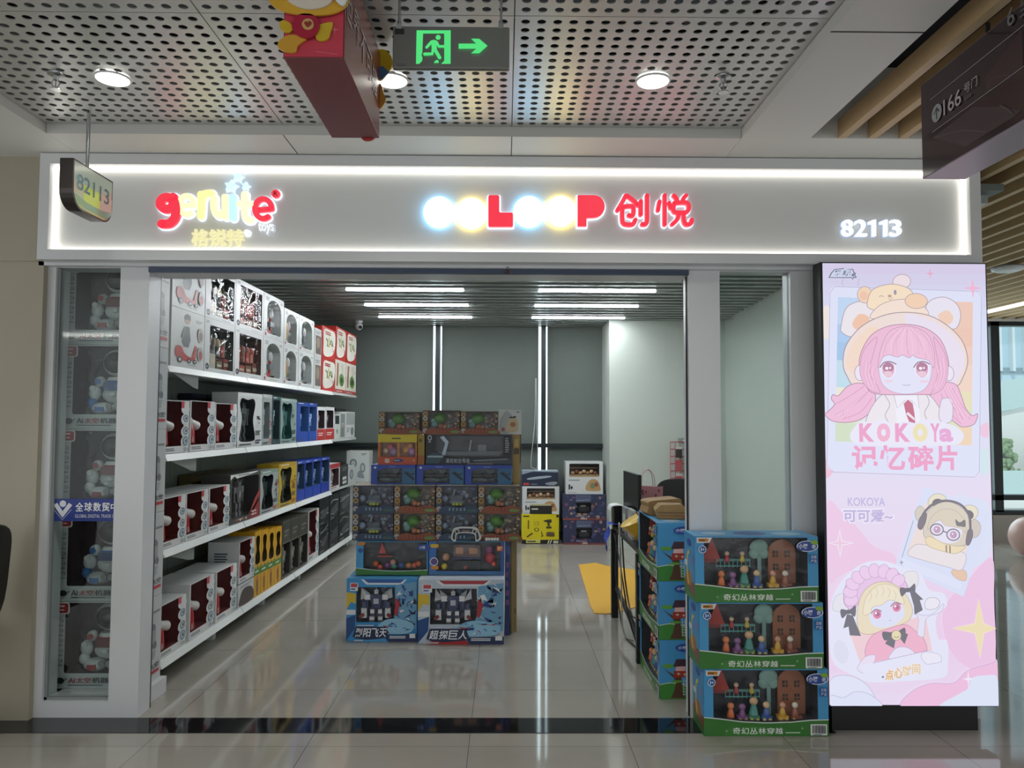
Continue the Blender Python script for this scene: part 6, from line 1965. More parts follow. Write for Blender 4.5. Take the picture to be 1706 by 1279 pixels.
def snack_art(a):
    a.rect(0, .73, 1, 1, '#dfc92a').bars(.35, .82, .68, .9, 1, '#5a5a34').rect(0, 0, 1, .26, '#c9512c').rrect(.18, .06, .3, .2, .02, '#e2c0b4').oval(.52, .14, .13, .06, '#34487c').bars(.42, .12, .62, .16, 1, '#c9d0dc').oval(.92, .14, .04, .06, '#d98a3a').line([(.7, .08), (.78, .2), (.85, .1)], .003, '#d98a3a')
    a.rect(0, .26, .06, .73, '#d4702f').rect(.96, .26, 1, .73, '#d4702f').rect(.5, .26, .56, .73, '#c98a4a')


mbox(628, 694, 5.97, z6, .236, .28, 'snack_toy_box', 'yellow and orange window box of pastel toy balls in the middle stack', '#cfa52c', hole=rh(.06, .26, .96, .73), cav='#c98a5a', cavd=.12, art=snack_art, topc='#c9b45a',
     toy=lambda t, w, d, h: balls(t, [(-.32 * w, -d / 2 + .05, .45 * h, .024, '#dcc6a0'), (-.2 * w, -d / 2 + .05, .56 * h, .03, '#c86a72'), (-.12 * w, -d / 2 + .045, .42 * h, .036, '#b08ab4'), (.2 * w, -d / 2 + .05, .48 * h, .03, '#dca04a'), (.36 * w, -d / 2 + .045, .42 * h, .034, '#b58ac0'), (.3 * w, -d / 2 + .06, .6 * h, .028, '#d99a5a')]))
mbox(694.6, 706.5, 5.98, z6, .234, .26, 'kraft_carton', 'narrow mustard carton beside the yellow and orange toy box', '#a88a2c', gap=.003, art=lambda a: a.oval(.4, .8, .25, .06, '#5f4f20').rect(0, .0, 1, .3, '#b0622c'))


def ship_art(a):
    a.rect(0, 0, 1, .08, '#11151d').rect(0, .08, .1, 1, '#141a26').rect(.9, .1, 1, 1, '#1b212c').oval(.045, .88, .022, .09, '#d5dae0').oval(.045, .88, .014, .06, '#141a26').bars(.03, .72, .07, .78, 1, '#c4cad2')
    a.rect(.91, .35, .985, .95, '#10141b').bars(.92, .4, .975, .9, 7, '#9aa3ad', 3)
    a.poly([(.0, .05), (.15, .05), (.22, .3), (.1, .4), (.02, .3)], '#2f5160').poly([(.02, .24), (.2, .24), (.2, .3), (.02, .3)], '#9fb7c0')
    for i_, ch_ in enumerate('遥控航空母舰'):
        a.text(ch_, .235 + i_ * .047, .07, .275 + i_ * .047, .21, '#b9c6d6', .01)
    a.poly([(.52, .05), (.99, .05), (.99, .22), (.75, .2)], '#394652').poly([(.55, .12), (.95, .18), (.95, .21), (.55, .16)], '#8a949c').rect(.48, .02, .78, .07, '#7a6a66')


mbox(708, 853, 5.97, z6, .236, .28, 'ship_toy_box', 'wide black boxed toy warship with white lettering in the middle stack', '#171c26', hole=rh(.1, .24, .9, .96), cav='#39404a', cavd=.13, art=ship_art, topc='#20242c',
     toy=lambda t, w, d, h: MB().prism([(-.16 * w * 2, .3 * h), (.36 * w, .3 * h), (.4 * w, .45 * h), (-.18 * w * 2, .42 * h)], -d / 2 + .05, -d / 2 + .11, '#5a626c').box(.1 * w, -d / 2 + .06, .44 * h, .2 * w, -d / 2 + .1, .66 * h, '#6d757e').prism([(-.32 * w, .3 * h), (-.28 * w, .3 * h), (-.24 * w, .75 * h), (-.3 * w, .95 * h), (-.34 * w, .9 * h), (-.28 * w, .7 * h)], -d / 2 + .03, -d / 2 + .045, '#bcd3e6').cyl((.0, -d / 2 + .08, .44 * h), (.02 * w, -d / 2 + .08, .8 * h), .006, n=8, col='#c4cacc').build('toy_ship', PLASTIC, t))
z7 = z6 + .237
for k, (a, b, h_) in enumerate(((629, 698, .172), (702, 765.5, .184), (766, 829, .178))):
    battle(a, b, 5.97, z7, h_, True, ('brown battle set box with green ball on top of the stack, above the yellow box', 'brown battle set box with green ball, middle of three on top of the stack', 'brown battle set box topping the stack, beside the white picture box')[k], 20 + k, .26)
mbox(829.6, 869, 6.0, z7, .19, .24, 'picture_box', 'white box printed with a bear shaped backpack on top of the middle stack', '#d2d6d3', art=lambda a: a.blob([(.1, .1), (.08, .6), (.35, .95), (.6, .7), (.5, .1)], '#aab0ae').blob([(.35, .12), (.4, .5), (.55, .72), (.75, .7), (.85, .4), (.8, .12)], '#c9b78e').poly([(.42, .68), (.55, .74), (.6, .7), (.66, .76), (.8, .72), (.66, .66), (.55, .66)], '#2a2c2c').oval(.62, .4, .12, .1, '#a8663c').oval(.2, .2, .08, .08, '#a84a52').bars(.78, .88, .95, .95, 1, '#5f6668'))
mbox(853.6, 868, 6.28, z6, .236, .2, 'storage_box', 'dark patterned box edge behind the black warship box', '#4a463f', gap=.003, art=lambda a: a.bars(.1, .1, .9, .9, 7, '#8a8274', 4))
# toy controller in front of the stack
tc_ = thing('toy_controller', 'black and white toy remote controller hanging over the edge of the stack', 'toy controller', (at(776, 885, 5.815).x, 5.815, .707))
m = MB()
m.prism(smooth_loop([(-.11, .02), (-.10, .07), (-.07, .105), (.07, .105), (.10, .07), (.115, .02), (.075, .0), (.06, .055), (-.06, .055), (-.075, .0)], 4), -.008, .012, '#d9dbdb').prism(smooth_loop([(-.098, .025), (-.09, .066), (-.065, .093), (.065, .093), (.09, .066), (.1, .025), (.08, .015), (.066, .064), (-.066, .064), (-.08, .015)], 4), -.011, -.0085, '#1d2023')
b = m.build('controller_body', PLASTIC, tc_)
for s in (-1, 1):
    MB().cyl((s * .065, -.016, .076), (s * .065, -.0115, .076), .018, n=16, col='#d2d4d4').cyl((s * .065, -.022, .076), (s * .065, -.0165, .076), .011, n=14, col='#17191b').build('thumb_stick', PLASTIC, b)
MB().box(-.03, -.0135, .07, .03, -.0115, .084, '#7a6a6c').build('screen', PLASTIC, b)

pl = thing('power_plug', 'small white ribbed plug lying in front of the brown battle box', 'plug', (at(820, 900, 5.815).x, 5.818, .7075))
m = MB()
for k in range(5):
    m.ball((-.042 + k * .021, 0, .014), (.014, .013, .014), '#d9dbd8', 10, 7)
m.build('plug_body', PLASTIC, pl, smooth=True)
MB().tube([(-.05, 0, .012), (-.1, .002, .02), (-.16, .004, .01)], .003, 6, '#1c1d1f').build('lead', PLASTIC, pl)

# ================================================================== BOXES BY THE BACK WALL
def back(px0, px1, y0, y1, Y, name, label, col, z0=None, d=.3, **kw):
    zb = z0 if z0 is not None else at((px0 + px1) / 2, y1, Y).z
    zt_ = at((px0 + px1) / 2, y0, Y).z
    return mbox(px0, px1, Y, zb, zt_ - zb, d, name, label, col, **kw), zt_


def tool_art(a):
    a.rect(0, 0, 1, .14, '#1e1d18').rect(.12, .03, .5, .15, '#c9c46a').bars(.15, .05, .48, .12, 1, '#2a2920').rect(.85, .02, .98, .11, '#b9b9a4').line([(.7, .01), (.74, .13)], .012, '#d8d8c8', False).line([(.76, .01), (.8, .13)], .012, '#d8d8c8', False)
    a.bars(.04, .89, .28, .96, 1, '#26251c').oval(.96, .93, .035, .05, '#1e1d18')
    a.rect(.16, .5, .2, .78, '#8f8320').line([(.18, .5), (.18, .8)], .008, '#4a4520', False)
    for k in range(4):
        a.rect(.33 + k * .04, .6, .34 + k * .04, .76, '#8a7f24')
    a.poly([(.58, .78), (.72, .82), (.8, .82), (.8, .72), (.74, .7), (.76, .6), (.7, .6), (.69, .72), (.6, .75)], '#3a3424').rect(.66, .52, .8, .58, '#3a3424')
    a.oval(.4, .48, .06, .06, '#3a3424').oval(.4, .48, .04, .04, '#d8c818')
    a.poly([(.12, .24), (.28, .38), (.3, .34), (.16, .22)], '#4a4420').line([(.55, .24), (.53, .42)], .008, '#2a261a', False).line([(.53, .24), (.58, .3)], .008, '#2a261a', False)
    a.rect(.66, .26, .88, .38, '#5f4a2c').line([(.68, .39), (.86, .4)], .008, '#3a3424', False)


_, zt_ = back(869, 931.5, 856, 903, 10.2, 'tool_set_box', 'yellow box printed with black tools on the floor by the back window', '#d8c818', z0=.001, art=tool_art, topc='#6a6526')


def diner_art(a):
    a.rect(.1, .53, .9, .56, '#b9a27c').bars(.08, .4, .5, .46, 1, '#8a8f98').bars(.06, .03, .4, .06, 1, '#9aa0a6')
    a.blob([(.55, .12), (.58, .34), (.7, .46), (.85, .42), (.93, .2), (.9, .1)], '#b89468').oval(.72, .26, .07, .09, '#7a8a6a').oval(.82, .3, .05, .07, '#8a5a44').rect(.08, .14, .12, .3, '#2c2f34').oval(.16, .2, .03, .05, '#2c2f34')


def diner_toy(t, w, d, h):
    balls(t, [((-.3 + .1 * k) * w, -d / 2 + .05, (.64 + .05 * (k % 2)) * h, .026, ('#c8a27c', '#8a5a44', '#b98a5c', '#d2b48c', '#9c7350')[k % 5]) for k in range(7)])
    MB().box(-.38 * w, -d / 2 + .04, .55 * h, .38 * w, -d / 2 + .1, .6 * h, '#b89a6c').box(-.38 * w, -d / 2 + .08, .78 * h, .38 * w, -d / 2 + .1, .82 * h, '#8f7a5a').build('toy_counter', PLASTIC, t)


_, zt2 = back(870, 932, 810, 0, 10.2, 'window_toy_box', 'white box with a window of tiny food toys on the yellow tool box', '#cdd2d0', z0=zt_ + .001, hole=rh(.12, .54, .88, .93, .03), cav='#3a302a', cavd=.12, art=lambda a: (diner_art(a), a.rect(.2, .0, .8, .3, '#1f1f1a').bars(.25, .14, .5, .22, 1, '#d8d8c8').rect(.22, .3, .78, .36, '#b9b48a')), toy=diner_toy)
back(869, 930, 784, 0, 10.2, 'vehicle_box', 'dark navy box printed with silver boats on the small food toy box', '#1f2c40', z0=zt2 + .001, d=.28, art=lambda a: a.poly([(0, .75), (.3, .95), (1, .9), (1, 1), (0, 1)], '#8b9aa8').blob([(.15, .5), (.4, .62), (.75, .68), (.8, .6), (.5, .48), (.2, .42)], '#9aa6ae').blob([(.65, .2), (.85, .3), (.98, .26), (.9, .08), (.7, .1)], '#8b949c').rect(.04, .08, .2, .22, '#b03a3e').bars(.25, .1, .5, .17, 1, '#8a94a4'), topc='#a9b4bc')


def bat_art(seed):
    def f(a):
        r = random.Random(seed)
        a.rect(0, 0, 1, .07, '#8a4a44').rect(.42, .02, .56, .1, '#c9b9b4').bars(.3, .1, .66, .2, 1, '#8a8aa4')
        for _ in range(46):
            x, y = r.uniform(.04, .96), r.uniform(.1, .94)
            if .3 < x < .66 and y > .25:
                continue
            a.oval(x, y, r.uniform(.02, .05), r.uniform(.03, .07), dcol(r, '#4a4a70', '#6a5a80', '#8a5a50', '#3a4a6a', '#a88a7a', '#54547a', '#7a4a60'))
        a.poly([(.3, .7), (.65, .7), (.65, .98), (.3, .98)], '#56607a').line([(.32, .75), (.62, .78)], .01, '#8a94a8', False)
    return f


_, zt_ = back(938, 1011, 866, 904, 10.15, 'character_toy_box', 'dark purple window box on the floor by the white corner wall', '#333856', z0=.001, hole=rh(.3, .24, .66, .66), cav='#25252f', art=bat_art(1), toy=lambda t, w, d, h: MB().box(-.12 * w, -d / 2 + .04, .3 * h, .1 * w, -d / 2 + .07, .5 * h, '#2c3038').box(-.08 * w, -d / 2 + .035, .5 * h, .04 * w, -d / 2 + .06, .56 * h, '#a8abb0').build('toy_car', PLASTIC, t), group='dark purple window boxes by the corner wall')
_, zt2 = back(937, 1010, 823, 0, 10.15, 'character_toy_box', 'dark purple window box under the white food toy box', '#343d58', z0=zt_ + .001, hole=rh(.3, .24, .66, .66), cav='#25252f', art=bat_art(2), toy=lambda t, w, d, h: MB().box(-.12 * w, -d / 2 + .04, .3 * h, .1 * w, -d / 2 + .07, .5 * h, '#2c3038').box(-.08 * w, -d / 2 + .035, .5 * h, .04 * w, -d / 2 + .06, .56 * h, '#a8abb0').build('toy_car', PLASTIC, t), group='dark purple window boxes by the corner wall')
back(942, 1005, 769, 0, 10.15, 'window_toy_box', 'white box with a window of small food toys, topmost by the corner wall', '#d0d4d2', z0=zt2 + .001, hole=rh(.1, .56, .9, .94, .03), cav='#3a302a', cavd=.12, art=diner_art, toy=diner_toy)
# pale boxes between the shelf end and the stack
_, zt_ = back(556, 614, 840, 0, 10.15, 'storage_box', 'plain white carton on the floor between the shelf end and the stack', '#b9bfbc', z0=.001, d=.3)
_, zt_ = back(556, 614.5, 802, 0, 10.15, 'storage_box', 'plain white carton under the white bicycle box', '#bfc5c2', z0=zt_ + .001, d=.3)
back(576, 614, 751, 0, 10.15, 'picture_box', 'white box printed with grey bicycles at the far end of the shelf', '#c9cfcc', z0=zt_ + .001, d=.28, art=lambda a: a.bars(.65, .86, .92, .93, 2, '#6f777a').oval(.3, .6, .16, .14, '#6f777c').oval(.3, .6, .1, .09, '#b0b6b6').oval(.72, .45, .12, .16, '#7f878a').oval(.72, .45, .07, .1, '#b9bfbe').oval(.2, .25, .12, .12, '#5f666a').rect(.05, .05, .2, .12, '#8d9492').blob([(.5, .15), (.55, .35), (.7, .3), (.8, .12)], '#8d9498'))

# ================================================================== DESK CORNER
dk = thing('desk', 'black office desk with slim legs behind the turned blue boxes', 'desk', (1.28, 5.82, 0))
L = local(dk)
MB(L).box(.90, 5.18, .72, 1.7, 6.46, .75).build('desk_top', BLACKM, dk)
for (x, y) in ((.91, 5.2), (.91, 6.40), (1.66, 5.2), (1.66, 6.40)):
    MB(L).box(x - .025, y - .02, 0, x + .03, y + .03, .72).build('leg', BLACKM, dk)
MB(L).box(.92, 5.25, .60, 1.66, 5.28, .72).build('front_rail', BLACKM, dk)
MB(L).tube([(.925, 6.4, .25), (.925, 5.22, .12)], .02, 6).build('brace', BLACKM, dk)
MB(L).box(.98, 5.3, .42, 1.5, 5.75, .45, '#17181a').build('under_shelf', BLACKM, dk)
for k, pts in enumerate(([(.89, 6.3, .72), (.9, 6.0, .5), (.9, 5.6, .2), (.92, 5.25, .05)], [(.9, 6.2, .72), (.88, 6.1, .4), (.9, 5.9, .05), (.93, 5.6, .008), (1.0, 5.4, .008)], [(.9, 5.9, .72), (.89, 5.7, .45), (.9, 5.45, .25), (.95, 5.3, .3)])):
    tag(MB().tube(smooth_loop(pts, 6, False), .006, 6, '#1b1b1d').build('cable', PLASTIC), ('black cable running slantwise along the desk side', 'black cable drooping from the desk to the floor', 'short black cable looping under the desk top')[k], 'cable')
tag(MB().tube(smooth_loop([(.885, 5.95, .83), (.88, 5.9, .76), (.885, 5.85, .4), (.89, 5.8, .05), (.95, 5.7, .008)], 6, False), .006, 6, '#a8a49a').build('cable', PLASTIC), 'pale grey cable hanging straight down the desk side', 'cable')
mo = thing('monitor', 'black computer monitor seen from the side on the desk', 'monitor', (1.0, 6.03, .7505), .05)
MB().box(-.015, -.27, .12, .012, .27, .46).build('screen', BLACKP, mo, bevel=.004)
MB().box(-.02, -.03, .01, .03, .03, .2).build('stand', BLACKP, mo)
MB().box(-.09, -.11, 0, .12, .11, .012).build('base', BLACKP, mo)
pr = thing('printer_stand', 'white paper sheet draped over a black holder at the desk corner', 'paper holder', (.925, 6.40, .7505))
MB().box(-.03, -.06, 0, .06, .06, .16, '#16171a').build('holder', PLASTIC, pr, bevel=.008)
pts = smooth_loop([(-.06, .13), (-.04, .168), (.03, .172), (.08, .14), (.1, .05)], 5, False)
m = MB()
for i_ in range(len(pts) - 1):
    m.add([(pts[i_][0], -.09, pts[i_][1]), (pts[i_ + 1][0], -.09, pts[i_ + 1][1]), (pts[i_ + 1][0], .09, pts[i_ + 1][1]), (pts[i_][0], .09, pts[i_][1])], [(0, 1, 2, 3)], '#d9dedc')
m.build('paper_sheet', CLOTHY, pr)
tw = MB()
for i_ in range(8):
    a0, a1 = i_ / 8, (i_ + 1) / 8
    f_ = lambda q: (.875 + .03 * math.sin(q * 5), 6.32 - .0 * q, .752 - .24 * max(0, q - .3) + .0)
    tw.add([(.845 + .02 * math.sin(6 * a0), 6.30, .77 - .22 * a0), (.845 + .02 * math.sin(6 * a1), 6.30, .77 - .22 * a1), (.85 + .02 * math.sin(6 * a1 + 1), 6.46, .77 - .2 * a1), (.85 + .02 * math.sin(6 * a0 + 1), 6.46, .77 - .2 * a0)], [(0, 1, 2, 3)], '#2a49b0')
tw.add([(.845, 6.30, .772), (.98, 6.30, .772), (.98, 6.46, .772), (.85, 6.46, .772)], [(0, 1, 2, 3)], '#2a4fb8')
tag(tw.build('cloth', CLOTHY), 'bright blue cloth hanging over the far corner of the desk', 'cloth')
for k, (x, y, w_, d_, hh, c) in enumerate(((.935, 5.93, .03, .2, .2, '#8d9296'), (.94, 5.70, .03, .2, .21, '#b5babb'))):
    t = thing('file_holder', ('grey file holder leaning in front of the monitor', 'pale grey file holder in front of the monitor, nearer the boxes')[k], 'file holder', (x, y, .751))
    MB().box(-w_ / 2, -d_ / 2, 0, w_ / 2, d_ / 2, hh, c).box(w_ / 2, -d_ / 2 + .01, .02, w_ / 2 + .012, d_ / 2 - .01, hh - .03, '#7c8286').build('folder', PLASTIC, t)
    MB().box(-w_ / 2 - .001, -.04, hh * .5, -w_ / 2 - .0002, .04, hh * .75, '#dfe2e2').build('spine_label', PRINT, t)
yb = thing('yellow_basin', 'tilted yellow plastic basin on the desk edge beside the turned boxes', 'basin', (1.03, 5.42, .755))
m = MB(Matrix.Rotation(-.5, 4, 'Y')).lathe([(.06, .0), (.075, .01), (.12, .13), (.125, .15), (.115, .15), (.07, .02), (.0, .015)], (0, 0, .05), 26, '#d6a91f')
m.build('bowl', PLASTIC, yb, smooth=True)
m = MB(Matrix.Rotation(-.5, 4, 'Y')).lathe([(.126, .145), (.134, .152), (.126, .158)], (0, 0, .05), 26, '#e2bc3a').build('rim', PLASTIC, yb, smooth=True)
for k, (x, y, rz_) in enumerate(((1.2, 5.55, .2), (1.22, 5.85, -.3), (1.35, 5.5, .5))):
    tag(MB().box(-.105, -.148, 0, .105, .148, .004, '#dfe2e0').build('paper_sheet', CLOTHY, loc=(x, y, .7505), rz=rz_), ('white paper sheet on the desk beside the yellow basin', 'white paper sheet on the desk beside the monitor', 'white paper sheet at the back of the desk')[k], 'paper')
# pink carrier bag
bg_ = thing('carrier_bag', 'pink printed carrier bag standing behind the monitor', 'bag', (1.17, 6.32, .752))
m = MB()
r = random.Random(4)
prof = [(-.115, 0), (.115, 0), (.125, .2), (-.12, .2)]
m.add([(-.11, -.05, 0), (.11, -.05, 0), (.11, .05, 0), (-.11, .05, 0), (-.125, -.05, .22), (.12, -.055, .235), (.12, .05, .225), (-.12, .05, .235)], [(0, 3, 2, 1), (0, 1, 5, 4), (1, 2, 6, 5), (2, 3, 7, 6), (3, 0, 4, 7)], '#d79a9c')
m.build('bag_body', CLOTHY, bg_)
a = MB(Tr(-.12, -.0575, 0), (.24, .23))
for _ in range(26):
    x, y = r.uniform(.06, .94), r.uniform(.05, .95)
    a.oval(x, y, .035, .035, dcol(r, '#b0525c', '#e8c4c0', '#9c4450', '#d8807f'))
a.oval(.5, .45, .16, .2, '#3c2a2c').oval(.5, .4, .11, .13, '#e6c9bc')
a.build('printed_front', PRINT, bg_)
for s in (-1, 1):
    MB().tube(smooth_loop([(-.06, .045 * s, .22), (-.045, .04 * s, .3), (0, .035 * s, .33), (.045, .04 * s, .3), (.06, .045 * s, .22)], 5, False), .005, 6, '#e2d4d2').build('handle', CLOTHY, bg_)
bg_.scale = (1, 1, 1.42)
# paper parcels and small things on the turned stack
TZ = 3 * (FH_ + .002) + .002
p1 = tag(MB().prism(smooth_loop([(-.1, 0), (-.105, .05), (-.1, .085), (0, .095), (.1, .1), (.108, .055), (.1, 0)], 3), -.09, .09, '#a98d62').build('paper_parcel', KRAFT, loc=(1.01, 4.98, TZ + .001), rz=.1), 'larger crumpled brown paper parcel on the turned blue boxes', 'parcel')
p2 = thing('paper_parcel', 'smaller folded brown paper bag in front of the larger parcel', 'parcel', (1.02, 4.77, TZ + .001), -.08)
m = MB()
m.add([(-.075, -.08, 0), (.085, -.08, 0), (.085, .08, 0), (-.075, .08, 0), (-.095, -.08, .05), (.1, -.085, .053), (.095, .085, .056), (-.09, .085, .053), (-.06, -.07, .082), (.07, -.07, .086), (.07, .07, .082), (-.06, .07, .085)],
      [(0, 3, 2, 1), (0, 1, 5, 4), (1, 2, 6, 5), (2, 3, 7, 6), (3, 0, 4, 7), (4, 5, 9, 8), (5, 6, 10, 9), (6, 7, 11, 10), (7, 4, 8, 11), (8, 9, 10, 11)], '#94764a').build('bag_body', KRAFT, p2)
m = MB().box(-.08, -.084, .034, .088, -.081, .04, '#6d5230').box(-.08, -.083, .018, .085, -.081, .022, '#8a4a30').build('fold', PRINT, p2)
ap = thing('red_ornament', 'small dark red berry ornament on the turned blue boxes', 'ornament', (1.09, 4.60, TZ))
MB().ball((0, 0, .022), .022, '#8a1f2c', 14, 10).ball((.03, .02, .016), .016, '#a02a38', 12, 8).build('berries', PLASTIC, ap, smooth=True)
MB().tube([(0, 0, .043), (.006, 0, .055)], .002, 6, '#3a2a1c').build('stem', PLASTIC, ap)
bt = thing('small_bottle', 'small pink and white bottle at the end of the turned boxes', 'bottle', (1.118, 4.70, TZ))
MB().lathe([(.02, 0), (.022, .005), (.022, .05), (.012, .065), (.01, .07)], (0, 0, 0), 16, '#c23a5c').build('bottle_body', PLASTIC, bt, smooth=True)
MB().lathe([(.011, .07), (.012, .075), (.012, .1), (.004, .11)], (0, 0, 0), 14, '#e4e0e0').build('cap', PLASTIC, bt, smooth=True)
# chair behind the desk
oc = thing('office_chair', 'black office chair behind the desk, only its backrest showing', 'chair', (1.52, 6.98, -0.0), -.5)


def office_chair(t):
    MB().box(-.24, -.23, .44, .24, .23, .52).build('seat', BLACKP, t, bevel=.03)
    MB(Matrix.Translation((0, .25, .58)) @ Matrix.Rotation(-.12, 4, 'X')).prism(smooth_loop([(-.24, .02), (-.25, .3), (-.2, .46), (0, .5), (.2, .46), (.25, .3), (.24, .02), (0, -.02)], 4), -.025, .025).build('backrest', BLACKP, t, bevel=.01)
    for s in (-1, 1):
        MB().tube(smooth_loop([(s * .25, .12, .47), (s * .29, .1, .6), (s * .28, .0, .68), (s * .28, -.16, .67)], 4, False), .02, 8).build('armrest', BLACKP, t)
    MB().cyl((0, 0, .12), (0, 0, .44), .028, n=14).build('gas_column', BLACKP, t)
    m_ = MB()
    MB().box(-.03, .2, .42, .03, .28, .7).build('back_support', BLACKP, t)
    for k_ in range(5):
        a_ = 2 * PI * k_ / 5 + .3
        lg = MB().tube([(0, 0, .13), (.29 * math.cos(a_), .29 * math.sin(a_), .075)], .022, 8).build('base_leg', BLACKP, t)
        c_1 = Vector((.29 * math.cos(a_), .29 * math.sin(a_), .03))
        n_1 = Vector((-math.sin(a_), math.cos(a_), 0))
        MB().cyl(c_1 - n_1 * .022, c_1 + n_1 * .022, .03, n=14).cyl(c_1, c_1 + Vector((0, 0, .05)), .008, n=8).build('caster', BLACKP, lg)


office_chair(oc)
oc2 = copy_tree(oc)
oc2.location = (-2.90, 3.86, 0)
oc2.rotation_euler.z = -1.5
oc2['label'] = 'black office chair at the left wall, cut by the frame edge'
# wire rack on the column wall
rk = thing('wire_rack', 'red wire rack hung with small packets on the white corner wall', 'wire rack', (2.35, 9.80, 1.0))
L = local(rk)
m = MB(L)
x0, x1 = at(1117, 780, 9.8).x, at(1117, 780, 9.8).x + .62
zA, zB = at(1130, 832, 9.8).z, at(1130, 736, 9.8).z
for k in range(9):
    z = zA + (zB - zA) * k / 8
    m.tube([(x0, 9.79, z), (x1, 9.79, z)], .005, 6, '#b83a44').tube([(x0 + .005, 9.79, z), (x0 - .02, 9.74, z), (x0 + .02, 9.72, z - .01)], .003, 5, '#c07a80')
for k in range(11):
    x = x0 + (x1 - x0) * k / 10
    m.tube([(x, 9.8, zA), (x, 9.8, zB)], .0035, 6, '#b83a44')
m.build('wire_grid', PLASTIC, rk)
MB(L).box(x0 + .1, 9.795, zB - .02, x1, 9.8, zB + .05, '#8a9490').box(x0 + .16, 9.79, zB - .0, x1 - .1, 9.794, zB + .03, '#d4d8d6').build('header_card', PRINT, rk)
r = random.Random(12)
pk0 = None
for j in range(4):
    for k in range(2):
        x, z = x0 + .1 + k * .11, zB - .14 - j * .17
        c = dcol(r, '#a8acaa', '#8a8f90', '#b0585c', '#3a3034', '#c0b8b4')
        t = thing('hanging_packet', f'{("grey", "white", "patterned", "pale")[j]} hanging packet on the red wire rack, row {("one", "two", "three", "four")[j]} counted from above, column {("one", "two", "three", "four", "five")[k]} from the white wall edge', 'packet', (x, 9.76, z - .06), 0, 'packets on the red wire rack')
        t['label'] = f'packet in the {("uppermost", "second", "third", "lowest")[j]} row of the red wire rack, {("at its open edge", "one in from its edge")[k]}'
        MB().box(-.04, -.006, 0, .04, .006, .11, c).build('pouch', PRINT, t)
        MB().box(-.04, -.007, .11, .04, .007, .14, dcol(r, '#b8434c', '#d4d4d0', '#4a3a3e')).build('header_card', PRINT, t)
# yellow sheet on the floor, security camera, hook
m = MB()
pts = [at(964, 941, 1), None]


def floor_pt(x, y):
    d = ray(x, y)
    k = -EYE / d.z
    return (d.x * k, d.y * k)


ps = [floor_pt(*p) for p in ((964, 941), (992, 938), (1012, 943), (1062, 950), (1066, 1010), (1022, 1022), (1010, 1023), (990, 1022), (984, 1010))]
mm = MB()
n = len(ps)
mm.add([(p[0], p[1], .006) for p in ps] + [(p[0], p[1], .001) for p in ps], [tuple(range(n - 1, -1, -1)), tuple(range(n, 2 * n))] + [(i_, (i_ + 1) % n, (i_ + 1) % n + n, i_ + n) for i_ in range(n)], '#d6a63a')
tag(mm.build('yellow_sheet', CLOTHY), 'yellow sheet lying flat on the shop floor beside the desk', 'sheet')
sc = thing('security_camera', 'small white dome security camera on the shop ceiling above the shelf end', 'security camera', (at(598, 545, 10.0).x, 10.0, CZ))
MB().cyl((0, 0, -.03), (0, 0, 0), .05, n=20).build('mount', WHITE, sc)
MB().ball((0, 0, -.075), (.05, .05, .05)).build('dome', WHITE, sc, smooth=True)
MB().cyl((.02, -.03, -.085), (.03, -.054, -.092), .022, n=16).build('lens', BLACKP, sc)
hk = thing('door_chime', 'small dark red and steel chime hanging from the shutter rail', 'door chime', (at(845, 447, 4.2).x, 4.205, at(845, 456, 4.2).z))
MB().ball((0, 0, .012), .012, '#5a1f22', 12, 8).ball((.002, 0, .034), .009, '#8a8d90', 10, 7).build('bell', PLASTIC, hk, smooth=True)
MB().tube([(.002, 0, .04), (.006, .005, .055), (.016, .015, .058)], .003, 6, '#3a3c40').build('clip', PLASTIC, hk)
# pink balloon by the far window
bl_ = thing('pink_balloon', 'large pale pink balloon resting on the floor by the far right window', 'balloon', (at(1713, 900, 9.3).x, 9.3, 0))
MB().ball((0, 0, .245), (.21, .21, .235), '#e6bdb4', 24, 16).build('balloon_skin', attr_mat('balloon_rubber', .25), bl_, smooth=True)
MB().cyl((0, -.0, .0), (0, 0, .012), .016, .01, 10, '#c89890').build('knot', PLASTIC, bl_)
MB().ball((-.08, -.182, .3), (.03, .012, .03), '#b98a84', 10, 7).ball((-.02, -.2, .27), (.02, .01, .02), '#b98a84', 10, 7).build('printed_mark', PLASTIC, bl_, smooth=True)
# light in the slatted ceiling and a round white downlight, modelled unlit, to the far right
t = thing('slot_light', 'long white slot light running through the slatted ceiling far right', 'ceiling light', (6.2, 8.6, 3.04))
MB().box(-.05, -1.9, -.01, .05, 1.9, .02).build('diffuser', mat('slot_diffuser', '#ffffff', .4, 0, 3.0), t)
MB().box(-.06, -1.92, .02, .06, 1.92, .06).build('housing', WHITE, t)
t = thing('slat_downlight', 'round white ceiling fitting in the slatted ceiling far right', 'ceiling fitting', (at(1678, 437, 7.0).x, 7.0, 3.045))
MB().lathe([(.13, 0), (.13, -.02), (.1, -.035), (.0, -.04)], n=24).build('cover', WHITE, t)
MB().lathe([(.14, 0.004), (.14, -.004), (.131, -.004)], n=24).build('ring', GREYM, t)

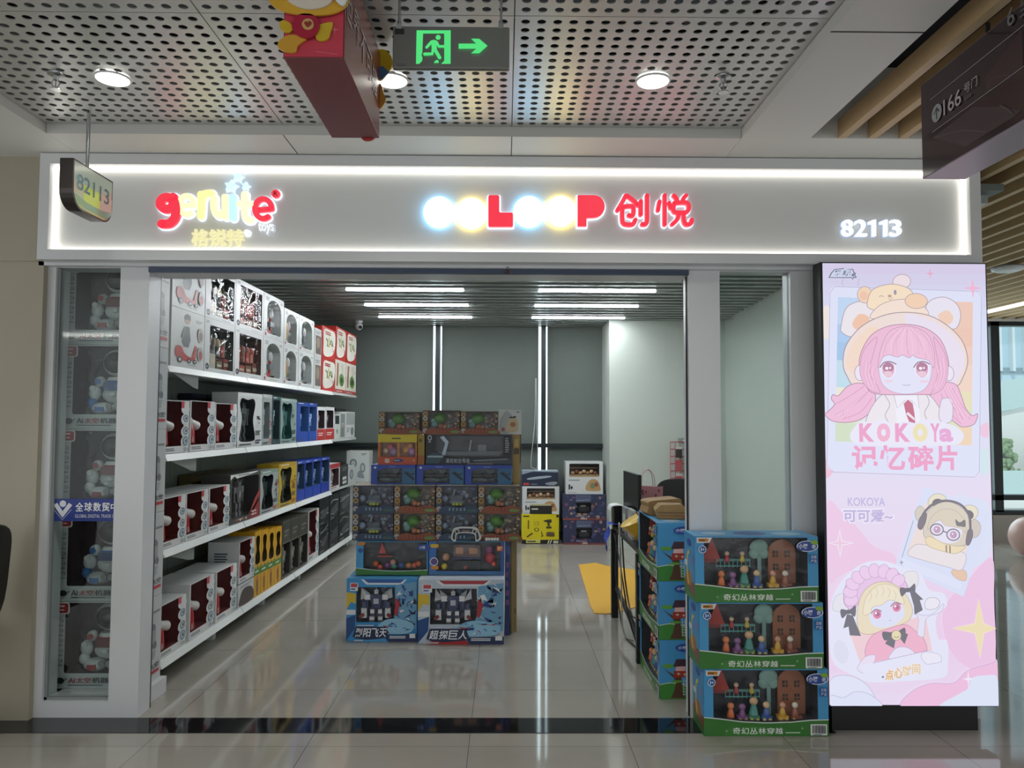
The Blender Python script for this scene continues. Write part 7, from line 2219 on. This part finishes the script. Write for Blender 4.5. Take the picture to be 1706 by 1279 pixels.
# ================================================================== OUTSIDE, SEEN THROUGH THE FAR RIGHT WINDOW
FACADE = noise_mat('blue_curtain_wall', '#c3dae4', '#a9c8d6', .6, .25)
tb = thing('office_tower', 'pale blue glass office tower with upright fins beyond the far window', 'building', (26, 42, 0))
MB().box(-9, 0, 0, 12, 12, 40).build('glass_wall', FACADE, tb)
m = MB()
for k in range(30):
    m.box(-9 + k * .72, -.35, 4.5, -8.86 + k * .72, 0, 40)
m.build('fin', mat('pale_fin', '#d3dee2', .5), tb)
m = MB()
for k in range(12):
    m.box(-9, -.06, 4.4 + k * 3, 12, 0, 4.7 + k * 3)
m.build('floor_band', mat('floor_band', '#7f98a4', .5), tb)
tr = thing('terrace_block', 'white terraced building with glass rails in front of the tower', 'building', (19, 24, 0))
MB().box(-6, 0, -4, 10, 6, -.9).box(-4.2, 2, -.9, 10, 6, 2.2).box(-6, -.1, -1.0, 10, 6, -.75).build('wall', mat('render_white', '#d9dcd8', .7), tr)
MB().box(-1.0, 1.96, -.6, 10, 2.0, 1.7).build('dark_opening', mat('opening_dark', '#5a666a', .3), tr)
MB().box(-6, -.06, -.72, 10, -.03, .15).build('glass_rail', mat('rail_glass', '#b4cdcc', .1), tr)
m = MB()
m.add([(-4.2, 1.9, 1.6), (10, 1.9, 4.6), (10, 1.95, 5.6), (-4.2, 1.95, 2.6)], [(0, 1, 2, 3)])
m.build('stair_rail', MATS['rail_glass'], tr)
LEAF = noise_mat('leaf_green', '#5f7f52', '#87a078', 5, .8, bump=.3)
r = random.Random(8)
for k, (x, y, z, s_) in enumerate(((16.6, 25.4, .1, 1.0), (17.9, 25.3, .0, .9), (18.8, 25.2, .0, .8), (16.2, 25.9, 2.6, .7))):
    t = thing('terrace_shrub', ('tall green shrub against the terrace wall, leftmost seen through the window', 'green shrub on the terrace beside the tallest one', 'green shrub on the terrace before the dark opening', 'small bright shrub on the upper terrace')[k], 'shrub', (x, y, z - .75))
    m = MB()
    for _ in range(170):
        c_1 = r.uniform(.1, 1.7) * s_
        q_ = 1.15 - .5 * c_1 / s_
        a_, b_ = r.gauss(0, .26) * s_ * q_, r.gauss(0, .2) * s_ * q_
        m.ball((a_, b_, c_1), (r.uniform(.05, .12) * s_, r.uniform(.05, .12) * s_, r.uniform(.05, .15) * s_), n=6, m=4)
    m.build('foliage', LEAF, t)
    MB().cyl((0, 0, 0), (0, 0, .6 * s_), .05, n=8, col='#4a3a2a').build('stem', PLASTIC, t)
struct(B(6, 12, -4.2, 60, 60, -4).build('ground', mat('plaza_stone', '#b4b6b2', .8)))
